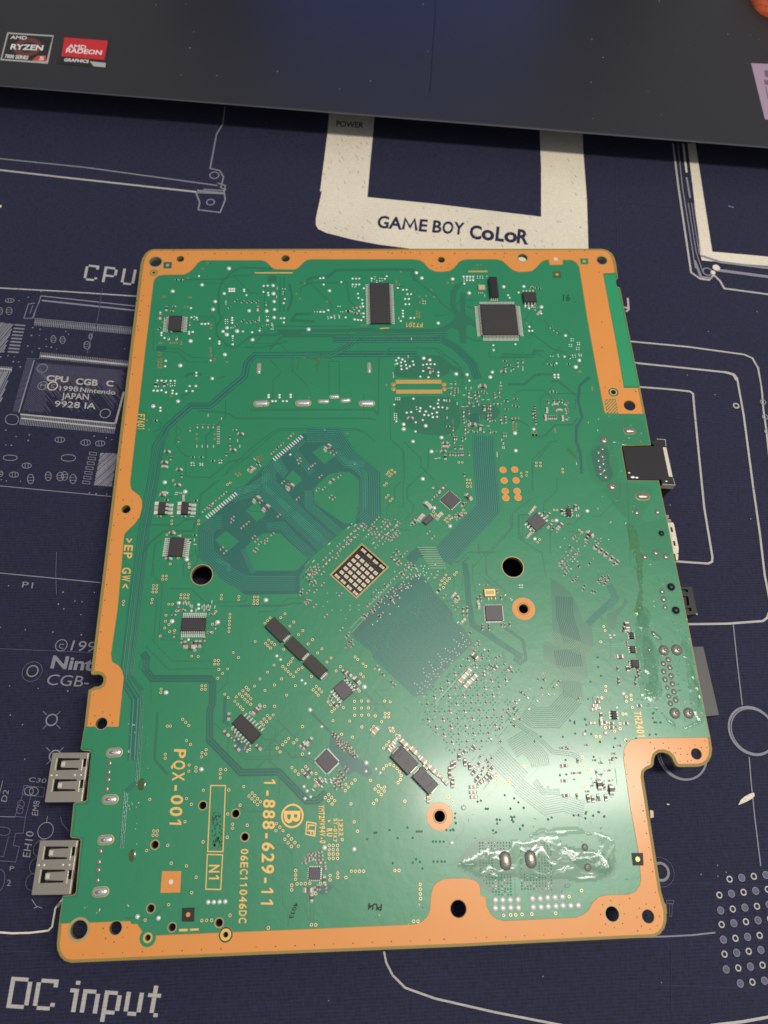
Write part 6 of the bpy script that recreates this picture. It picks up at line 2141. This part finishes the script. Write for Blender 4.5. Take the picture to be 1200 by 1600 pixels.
chip('A', (308, 588), (406, 588), (298, 703), .10, pins='L10 R10', plen=.16, label='black chip with one bright row of pins near the upper left corner')
chip('B', (852, 343), (999, 343), (855, 645), .10, pins='L24 R24', plen=.13, label='tall narrow black memory chip with fine pins')
o = chip('C', (722, 503), (985, 503), (742, 730), .14, m='epoxy', pins='L26 R26 T26 B26', plen=.17, pw=.55, label='large square black chip with fine pins on all four sides')
o = chip('C', (787, 293), (848, 293), (792, 438), .24, name='inductor', m='plastic_black', pins='B4', plen=.06, ch=.05, label='tall black block near the top of the board')
chip('C', (1042, 410), (1138, 410), (1046, 482), .16, pins='B4 T4', plen=.16, single=True, pw=.38)
chip('C', (706, 357), (758, 357), (709, 393), .10, name='crystal', m='cap_tan')
for x in (0, 172):
    o = chip('I', (328 + x, 403), (378 + x, 403), (328 + x, 492), .13, name='transistor', pins='R3', plen=.2, single=True, pw=.6, label=None)
    mb = MB()
    q = P(*cv('I', 310 + x, 452))
    for dy in (-.16, 0, .16):
        mb.box(0, dy, .001, .03, .13, .13, 'cap_tan' if dy == 0 else 'solder')
    mb.build('solder_pad', board, loc=(q.x, q.y, ZB))
chip('I', (413, 668), (520, 672), (400, 808), .10, pins='L10 R10', plen=.16, pw=.6, label='black chip with pins left and right above the large hole')
chip('K', (518, 385), (590, 317), (598, 458), .07, m='epoxy_grey', pins='L8 R8 T8 B8', plen=.03, label='square grey chip set diagonally right of centre')
chip('L', (172, 535), (237, 482), (237, 595), .10, m='epoxy_grey', pins='L4 R4', plen=.10, single=True, pw=.42, label='dark grey eight pin chip set diagonally')
chip('L', (418, 455), (448, 455), (425, 503), .09, name='transistor', pins='L3 R3', plen=.06, pw=.4)
chip('M', (692, 408), (872, 408), (682, 508), .10, pins='T13 B13', plen=.15, pw=.55, label='black chip with two rows of bright pins below the large left hole', dot=(.8, .7))
chip('N', (208, 472), (282, 402), (329, 592), .13, name='inductor', m='ferrite', label='black power inductor, uppermost of the row of three', ch=.015)
chip('N', (353, 611), (419, 545), (470, 733), .13, name='inductor', m='ferrite', label='black power inductor, middle of the row of three', ch=.015)
chip('N', (495, 749), (561, 681), (610, 876), .13, name='inductor', m='ferrite', label='black power inductor, lowest of the row of three', ch=.015)
for (c_, s_) in (('N', '340,600 405,535'), ('N', '482,738 548,672'), ('N', '618,880 684,815')):
    a, b_ = [cv(c_, *map(float, t.split(','))) for t in s_.split()]
    A_, B_ = P(*a), P(*b_)
    d = (B_ - A_)
    mb = MB()
    mb.box(0, 0, 0, .115, d.length * .72, .10, 'tin', 0, .01)
    mb.box(0, 0, 0, .118, d.length * .70, .015, 'ferrite')
    ob = mb.build('terminal', board, loc=((A_.x + B_.x) / 2, (A_.y + B_.y) / 2, ZB))
    ob.rotation_euler.z = math.atan2(d.y, d.x)
chip('N', (720, 938), (797, 872), (797, 1033), .10, m='epoxy_grey', pins='L5 R5', plen=.10, single=True, pw=.42, label='dark grey square chip with large solder feet near the lower middle')
chip('O', (853, 316), (980, 314), (863, 433), .07, m='epoxy_grey', pins='L12 R12 T12 B12', plen=.03, label='square grey chip beside the small orange screw pad')
o = chip('O', (846, 192), (930, 189), (856, 250), .09, name='crystal', m='gold', ch=.015, label='rectangular gold crystal above the grey square chip')
mb = MB()
mb.box(0, 0, .088, .094, .26, .13, 'cap_tan')
mb.build('crystal_lid', o)
chip('U', (490, 240), (560, 168), (645, 390), .12, m='epoxy', pins='T1', plen=.01, label='dark grey chip with bright pins along both long sides')
o = [x for x in board.children if x.name.startswith('microchip')][-1]
for k_, (sx, n) in enumerate((('U 580,172 U 730,300', 7), ('U 490,262 U 622,400', 7))):
    a, b_ = pts(sx)
    for i in range(n):
        t = (i + .5) / n
        q = P(a[0] + (b_[0] - a[0]) * t, a[1] + (b_[1] - a[1]) * t)
        link('pin', smd_mesh('e0'), board, loc=(q.x, q.y, ZB + .004), rot=math.radians(43)).scale = (1.5, 1.2, 1.6)
chip('W', (205, 520), (290, 435), (292, 616), .07, m='epoxy_grey', pins='L12 R12 T12 B12', plen=.04, label='square grey chip set diagonally among many fine traces')
for (a, b_, c_, lab, tx0) in (((768, 490), (850, 405), (903, 625), 'grey polymer capacitor printed 470, the upper one', ('W 845,545 W 905,500 W 868,570'.split())),
                              ((930, 642), (1002, 565), (1062, 775), 'grey polymer capacitor printed 470, the lower one', None)):
    o = chip('W', a, b_, c_, .19, name='polymer_capacitor', m='epoxy_grey', label=lab, ch=.02)
    mb = MB()
    L_ = max(v[1] for v in [tuple(v.co) for v in o.data.vertices])
    X_ = max(v[0] for v in [tuple(v.co) for v in o.data.vertices])
    s_ = 1 if a[0] == 768 else -1
    mb.box(0, s_ * (L_ - .05) - (0 if s_ > 0 else 0), .191, .193, X_ * 1.86, .1, 'res_black')
    vs, fs, x0, x1 = text_tris('470', 0.0)
    k = .22 / (x1 - x0)
    if s_ > 0:
        pl = [(((x - x0) * k - .11) * -.9, -((y - .35) * k) - .05, .1935) for x, y in vs]
        fs = [f[::-1] for f in fs] if False else fs
        pl = [(-((x - x0) * k - .11), -((y - .35) * k * 1.2) - .08, .1935) for x, y in vs]
    else:
        pl = [(((x - x0) * k - .11) + .02, ((y - .35) * k * 1.2) + .12, .1935) for x, y in vs]
    mb.grid(pl, fs, 'marking')
    mb.grid([(x, y - .2 * -s_ * -1 if False else y - s_ * -.17 * (1), z) for x, y, z in [(-.09, -.02, .1934), (.09, -.02, .1934), (.09, .03, .1934), (-.09, .03, .1934)]], [(0, 1, 2, 3)], 'marking')
    mb.build('capacitor_marking', o)
    mb = MB()
    for e in (-1, 1):
        mb.box(0, e * (L_ + .012), 0, .11, X_ * 1.1, .03, 'tin')
    mb.build('terminal', o)
chip('V', (1070, 362), (1155, 362), (1072, 454), .07, m='epoxy_grey', pins='L6 R6 T6 B6', plen=.03, label='small square grey chip near the bottom edge')
chip('Q', (678, 548), (722, 550), (680, 590), .09, m='epoxy', name='microchip', pins='L4 R4', plen=.04, pw=.4)
chip('Q', (565, 838), (594, 838), (574, 886), .09, name='transistor', pins='L3 R3', plen=.05, pw=.4)
chip('Q', (668, 392), (692, 392), (670, 428), .08, name='transistor', pins='L3 R3', plen=.04, pw=.4)
chip('Q', (672, 470), (700, 470), (674, 508), .08, name='transistor', pins='L3 R3', plen=.04, pw=.4)
o = chip('K', (385, 548), (440, 495), (405, 585), .10, name='shunt_resistor', m='epoxy_grey')

# processor pocket: sunken floor, gold frame and rows of capacitors
sk = [P(u, v) for u, v in SOCK]
mb = MB()
fr = pts('J 890,714 J 1094,894 N 898,268 N 696,86')
mb.poly(xy(fr), [sockxy], ZB + .006, ZB + .006, 'ring_gold')
mb.build('pocket_frame', board)
mb = MB()
fl = xy(fr)
mb.poly(fl, [], ZB - .13, ZB - .13, 'pocket')
for i in range(4):
    a, b_ = sockxy[i], sockxy[(i + 1) % 4]
    mb.face([(a[0], a[1], ZB - .13), (b_[0], b_[1], ZB - .13), (b_[0], b_[1], ZB + .005), (a[0], a[1], ZB + .005)], 'substrate')
mb.build('pocket_floor', board)
c3 = MB()
c3.box(0, 0, 0, .06, .19, .1, 'cap_tan', 0, .01)
for s_ in (-1, 1):
    c3.box(s_ * .065, 0, 0, .066, .055, .105, 'steel_light', 0, .01)
c3m = c3.mesh('capacitor')
c4 = MB()
c4.box(0, 0, 0, .045, .135, .095, 'cap_tan')
for s_ in (-1, 1):
    c4.box(s_ * .052, 0, 0, .05, .036, .105, 'steel_light')
c4.box(0, .046, 0, .048, .1, .018, 'steel_light')
c4.box(0, -.046, 0, .048, .1, .018, 'steel_light')
c4m = c4.mesh('capacitor')
for (u, v) in pts('J 903,772 947,812 992,855 1040,892 N 753,100 798,140 843,183 890,225'):
    q = P(u, v, ZB - .06)
    o = link('capacitor', c3m, board, loc=(q.x, q.y, ZB - .128), rot=math.radians(-44))
    o.scale = (1, 1, 1.5)
for i in range(5):
    for j in range(5):
        u, v = 558.75 + i * 7.0 - j * 6.15, 869.8 + i * 6.4 + j * 6.15
        q = P(u, v, ZB - .08)
        link('capacitor', c4m, board, loc=(q.x, q.y, ZB - .128), rot=math.radians(-44))

# flux residue: clear shiny blobs and brown crusts
random.seed(3)


def flux(s, m='flux_clear', amp=.03, step=.05, z0=.012, name='flux_residue', seed=0.0, closed_=False):
    poly_ = xy(rounded(pts(s)))
    xs = [p[0] for p in poly_]
    ys = [p[1] for p in poly_]
    nx_, ny_ = int((max(xs) - min(xs)) / step) + 2, int((max(ys) - min(ys)) / step) + 2
    idx = {}
    vs = []
    for j in range(ny_):
        for i in range(nx_):
            x, y = min(xs) + i * step, min(ys) + j * step
            n1 = noise.noise(Vector((x * 1.6, y * 1.6, seed)))
            xx, yy = x + n1 * .12, y + noise.noise(Vector((x * 2, y * 2, seed + 9))) * .12
            if inpoly((xx, yy), poly_) and noise.noise(Vector((x * .9, y * .9, seed + 5))) > -.38:
                idx[(i, j)] = len(vs)
                h = amp * .62 * (.35 + .65 * abs(noise.fractal(Vector((x * 1.5, y * 1.5, seed + 2)), 1.2, 2.1, 2)))
                vs.append((x, y, ZB + z0 + h))
    fs = []
    for (i, j) in idx:
        q = [(i, j), (i + 1, j), (i + 1, j + 1), (i, j + 1)]
        if all(t in idx for t in q):
            fs.append(tuple(idx[t] for t in q))
    # sink the rim
    use = {}
    for f in fs:
        for v in f:
            use[v] = use.get(v, 0) + 1
    vs = [(x, y, z if use.get(i, 0) == 4 else ZB + .0135) for i, (x, y, z) in enumerate(vs)]
    mb = MB()
    mb.grid(vs, fs, m, True)
    mb.build(name, board, kind='stuff')


flux('Z 40,300 Z 120,220 Z 350,165 Z 520,150 Z 760,130 Z 880,160 Z 890,370 Z 720,400 Z 560,385 Z 350,385 Z 180,385 Z 70,340', amp=.025, seed=1)
flux('Z 560,210 Z 680,200 Z 800,230 Z 870,270 Z 860,350 Z 760,360 Z 640,300', amp=.07, seed=21)
flux('Z 40,300 Z 90,260 Z 150,290 Z 140,340 Z 80,335', amp=.08, seed=22)
flux('Z 390,140 Z 480,108 Z 640,100 Z 770,130 Z 760,152 Z 600,155 Z 430,165', amp=.10, seed=2)
flux('Z 580,400 Z 640,395 Z 645,430 Z 600,440', amp=.06, seed=3)
flux('H 680,560 H 1000,520 H 1060,600 H 1085,740 H 860,760 H 800,720 H 700,730 H 600,700 H 650,640', amp=.04, seed=4)
flux('L 600,320 L 760,300 L 990,300 L 1080,560 L 1110,760 L 900,800 L 850,600 L 700,420', amp=.03, seed=5)
flux('L 800,540 L 850,570 L 880,700 L 910,860 L 870,900 L 840,760 L 800,600', 'flux_gold', .07, seed=6)
flux('Q 690,10 Q 745,10 Q 750,240 Q 730,300 Q 680,290 Q 700,240 Q 720,120', 'flux_gold', .07, seed=7)
flux('Q 740,380 Q 800,430 Q 830,600 Q 840,760 Q 760,780 Q 740,620', amp=.06, seed=8)
flux('Q 850,820 Q 900,890 Q 980,925 Q 1050,905 Q 1070,830 Q 1090,900 Q 1060,945 Q 930,940 Q 870,900', amp=.14, seed=9)
flux('Q 690,300 Q 760,250 Q 800,420 Q 850,560 Q 850,760 Q 800,800 Q 720,760 Q 700,560', amp=.035, seed=23)
flux('Q 940,420 Q 1010,440 Q 1060,700 Q 1100,860 Q 1080,930 Q 1040,900 Q 1000,700', amp=.04, seed=24)
flux('L 560,40 L 700,20 L 740,120 L 760,290 L 700,330 L 600,310 L 540,200', amp=.03, seed=25)
flux('Q 700,230 Q 760,220 Q 790,300 Q 770,380 Q 720,370', amp=.07, seed=26)
flux('Q 1000,560 Q 1050,600 Q 1080,780 Q 1060,860 Q 1030,700', amp=.05, seed=10)
for kk, (s_, wd) in enumerate((('F 358,185 F 362,130 F 385,95 F 420,85 F 470,95', .05), ('F 470,90 F 500,105 F 525,85 F 545,55 F 575,85', .07), ('F 500,100 F 520,120 F 510,150 F 490,140', .10), ('F 500,150 F 515,185 F 510,205', .04))):
    mb = MB()
    mb.ribbon(xy(pts(s_)), wd, ZB + .014 + kk * .0003, 'flux_gold', h=.008)
    mb.build('flux_smear', board)
flux('H 455,740 H 530,780 H 560,880 H 470,820', 'flux_gold', .02, seed=12)
flux('Q 780,375 Q 830,400 Q 870,425 Q 830,440 Q 790,415', 'flux_gold', .08, seed=13)
for (c_, x, y, rx, ry, m_) in (('S', 835, 580, .12, .17, 'flux_brown'), ('T', 768, 215, .09, .17, 'flux_brown')):
    u, v = cv(c_, x, y)
    q = P(u, v)
    mb = MB()
    mb.dome(0, 0, .0, rx, ry, .012, m_, 0, 18, 3)
    mb.build('flux_drop', board, loc=(q.x, q.y, ZB))
sp = MB()
random.seed(9)
for s_, n in (('S 740,80 S 900,700 T 830,250', 46), ('T 350,560 T 760,640', 14), ('L 350,380 L 850,900', 60), ('Q 900,300 Q 1080,900', 70), ('Q 700,0 Q 860,900', 80), ('H 600,520 H 1080,960', 60), ('X 450,520 X 900,780', 16), ('F 0,100 F 900,900', 16), ('Z 0,40 Z 950,450', 40)):
    q_ = pts(s_)
    x0, x1 = min(p[0] for p in q_), max(p[0] for p in q_)
    y0, y1 = min(p[1] for p in q_), max(p[1] for p in q_)
    for _ in range(n):
        u, v = random.uniform(x0, x1), random.uniform(y0, y1)
        if not inpoly((u, v), INN) or inpoly((u, v), O2) or inpoly((u, v), O1):
            continue
        q = P(u, v)
        sp.dome(q.x, q.y, ZB + .002, random.uniform(.012, .05), random.uniform(.008, .02), .008, random.choice(['mask_line', 'mask_line', 'tin']), random.uniform(0, 3.1), 6, 2)
sp.build('residue_speck', board, kind='stuff')

# ------------------------------------------------------------------ connectors hanging under the board edge


def usb(corners, label):
    A_, B_, C_ = [P(*cv('S' if k_ == 0 else 'T', *q), ZU) for k_, q in corners]
    ex = (B_ - A_)
    W_ = ex.length
    ex.normalize()
    ey = Vector((ex.y, -ex.x, 0))
    D_ = (C_ - A_).dot(ey)
    ang = math.atan2(ex.y, ex.x)
    root = bpy.data.objects.new('usb_port', None)
    COL.objects.link(root)
    root.parent = board
    root.location = (A_.x, A_.y, 0)
    root.rotation_euler.z = ang
    root['label'] = label
    # local frame: x right 0..W_, y down negative 0..-D_
    mb = MB()

    def slot(y):      # u shaped slot round a spring tongue, in fractions
        x0, x1 = W_ * .17, W_ * .76
        yt, yb = -D_ * (y - .125), -D_ * (y + .125)
        return x0, x1, yt, yb
    holes_ = []
    for y in (.235, .665):
        x0, x1, yt, yb = slot(y)
        m1, m2 = (yt + yb) / 2 + .095, (yt + yb) / 2 - .095
        holes_.append([(x0, yt), (x1, yt - .01), (x1, yt - .055), (x0 + .13, m1), (x0 + .13, m2), (x1, yb + .055), (x1, yb + .01), (x0, yb)])
        holes_.append([(W_ * .86, yt - .02), (W_ * .985, yt - .02), (W_ * .985, yb + .09), (W_ * .86, yb + .09)])
    r_ = .06
    out = [(0, -.02), (.03, 0), (W_, 0), (W_, -D_), (.03, -D_), (0, -D_ + .02)]
    mb.poly(out, holes_, ZU - .035, ZU, 'steel')
    # side walls of the shell
    mb.box(W_ / 2, -D_ + .017, ZU - .56, ZU - .036, W_, .03, 'steel')
    mb.box(W_ / 2, -.017, ZU - .56, ZU - .036, W_, .03, 'steel')
    mb.box(W_ / 2, -D_ / 2, ZU - .575, ZU - .56, W_, D_, 'steel')
    mb.build('shell', root)
    mb = MB()
    mb.box(W_ / 2, -D_ / 2, ZU - .5, ZU - .22, W_ * .96, D_ - .08, 'hole_black')
    mb.build('insulator', root)
    for y in (.235, .665):
        x0, x1, yt, yb = slot(y)
        mb = MB()
        yc = (yt + yb) / 2
        mb.box(x0 + .17, yc, ZU - .02, ZU + .022, .13, .15, 'steel_light', 0, .03)
        mb.ribbon([(x0 - .03, yt + .0), (x0 - .03, yb - .0)], .025, ZU + .004, 'steel_light')
        mb.box(W_ * .845, yc - .03, ZU - .01, ZU + .012, .02, .30, 'steel_light')
        mb.build('spring_contact', root)
    mb = MB()
    mb.box(W_ * .5, -D_ * .455, ZU, ZU + .008, W_ * .34, .035, 'steel', 0, .004)
    mb.box(W_ * .96, -D_ * .5, ZU, ZU + .012, .025, D_ * .97, 'steel_light', 0, .004)
    for x in (.06, .2, .68, .85):
        mb.dome(W_ * x, -D_ * .46, ZU, .035, .03, .012, 'steel_light', 0, 8, 2)
    mb.build('embossed_detail', root)
    # legs of the shell running down into the board
    mb = MB()
    mb.box(W_ + .08, -D_ / 2, ZU - .5, ZU - .22, .18, D_ * .9, 'hole_black')
    mb.build('rear_body', root)


ZU = ZB - .02
usb([(0, (195, 352)), (0, (462, 350)), (0, (150, 708))], 'metal usb port, upper one at the lower left edge')
usb([(1, (105, 108)), (1, (383, 105)), (1, (58, 500))], 'metal usb port, lower one at the lower left edge')

# network socket in the right hand cutout
ROOTS = {}


def part_root(name, label, q):
    r_ = bpy.data.objects.new(name, None)
    COL.objects.link(r_)
    r_.parent = board
    r_.location = (q.x, q.y, 0)
    r_['label'] = label
    return r_


q0 = P(*cv('L', 900, 170), ZB)
net = part_root('network_socket', 'black network socket with a gold shield strip at the right edge', q0)


def rel(s, z, o_):
    return [(p[0] - o_.x, p[1] - o_.y) for p in xy(pts(s), z)]


ze = ZB + .02
mb = MB()
mb.poly(rel('L 772,74 L 962,68 L 972,66 L 955,50 L 955,40 L 985,24 L 1042,30 L 1098,312 L 1018,306 L 1012,278 L 806,278', ze, q0)[::-1], [], .05, ze, 'plastic_black')
mb.build('socket_body', net)
mb = MB()
mb.poly(rel('L 1022,76 L 1044,76 L 1084,262 L 1060,258', ze + .006, q0)[::-1], [], ze + .001, ze + .012, 'steel_light')
mb.build('shield_strip', net)
mb = MB()
for s_, wd in (('L 985,24 L 1038,28 L 1042,68', .03), ('L 1086,266 L 1099,312 L 1020,306', .025)):
    mb.ribbon([(p[0] - q0.x, p[1] - q0.y) for p in xy(pts(s_), ze)], wd, ze + .006, 'steel_light', h=.3)
mb.build('shield_rim', net)
mb = MB()
for x, y, r in ((835, 262, .05), (860, 265, .04), (812, 235, .03), (1045, 288, .03)):
    p = P(*cv('L', x, y), ze)
    mb.dome(p.x - q0.x, p.y - q0.y, ze, r * 1.6, r, .02, 'solder', 0, 10, 3)
mb.build('solder_smear', net)
# display socket
zh = ZB - .22
q0 = P(*cv('L', 1080, 660), zh)
hd = part_root('display_socket', 'pale metal display socket peeking out at the right edge', q0)
mb = MB()
body = rel('L 1020,545 L 1085,545 L 1092,556 L 1122,706 L 1120,735 L 1112,740 L 1060,742', zh, q0)[::-1]
slots = [rel('L 1068,574 L 1082,575 L 1088,606 L 1074,604', zh, q0), rel('L 1086,660 L 1098,661 L 1104,692 L 1090,690', zh, q0)]
mb.poly(body, slots, zh - .04, zh, 'steel_light')
b2 = [(x * .995, y * .99) for x, y in body]
mb.poly(b2, [], zh - .55, zh - .042, 'steel_light')
mb.build('shell', hd)
mb = MB()
for s_ in slots:
    mb.poly([(x, y) for x, y in s_], [], zh - .038, zh - .036, 'hole_black')
mb.build('latch_opening', hd)
mb = MB()
mb.poly(rel('L 1100,742 L 1120,742 L 1118,778 L 1106,782', zh - .05, q0)[::-1], [], zh - .4, zh - .05, 'steel_light')
mb.poly(rel('L 1040,498 L 1058,498 L 1062,515 L 1045,520', zh - .05, q0)[::-1], [], zh - .3, zh - .05, 'steel')
mb.poly(rel('L 1048,520 L 1072,526 L 1076,540 L 1052,542', zh - .1, q0)[::-1], [], zh - .3, zh - .1, 'steel')
mb.build('locking_tab', hd)
# optical socket
zo = ZB - .25
q0 = P(*cv('Q', 1005, 215), zo)
op = part_root('audio_socket', 'dark open frame audio socket at the right edge', q0)
mb = MB()
body = rel('Q 930,136 Q 1022,134 Q 1054,288 Q 940,300', zo, q0)[::-1]
sl = [rel('Q 945,146 Q 998,148 Q 1002,165 Q 950,162', zo, q0), rel('Q 950,185 Q 1002,188 Q 1008,240 Q 960,246', zo, q0), rel('Q 955,255 Q 1018,252 Q 1022,272 Q 960,278', zo, q0)]
mb.poly(body, sl, zo - .12, zo, 'plastic_black')
mb.build('socket_frame', op)
mb = MB()
mb.poly([(x * .97, y * .97) for x, y in body], [], .04, zo - .121, 'hole_black')
mb.build('socket_body', op)
mb = MB()
mb.poly(rel('Q 1040,286 Q 1056,288 Q 1050,296', zo, q0), [], zo, zo + .02, 'steel')
mb.build('contact', op)
# block connector
za = ZB - .2
q0 = P(*cv('Q', 1100, 670), za)
av = part_root('video_socket', 'long grey plastic socket block at the right edge', q0)
mb = MB()
mb.poly(rel('Q 1000,476 Q 1086,474 Q 1176,862 Q 1060,874', za, q0)[::-1], [], .42, za, 'plastic_grey')
mb.build('socket_body', av)
mb = MB()
mb.poly(rel('Q 1020,490 Q 1080,486 Q 1165,852 Q 1070,862', za, q0)[::-1], [], .03, .43, 'plastic_black')
mb.build('socket_base', av)
# plastic locating pegs
for s_, r in (('Q 903,135', 22), ('Q 930,268', 22), ('L 1013,614', 18)):
    u, v = pts(s_)[0]
    q = P(u, v)
    k = ppc(u, v)
    cr_ = s_[0]
    rr = r / CR[cr_][2] / k
    mb = MB()
    mb.dome(0, 0, 0, rr, rr, rr * .7, 'hole_black', 0, 14, 4)
    mb.ring(0, 0, .009, rr, rr * 1.25, 'mask_groove', 18)
    mb.build('locating_peg', board, loc=(q.x, q.y, ZB))
# the mounting tail near the lower usb port, and two snapped breakaway nibs at the right edge
for s_, m_ in (('a 462,822 a 484,828 a 486,868 a 466,874', 'cap_tan'), ('b 178,650 b 205,662 b 212,735 b 192,742', 'substrate')):
    p = pts(s_)
    q = P(p[0][0], p[0][1], ZB - .06)
    mb = MB()
    mb.poly([(a - q.x, b_ - q.y) for a, b_ in xy(p, ZB - .06)][::-1], [], ZB - .15, ZB - .06, m_)
    mb.build('breakaway_nib', board, loc=(q.x, q.y, 0))
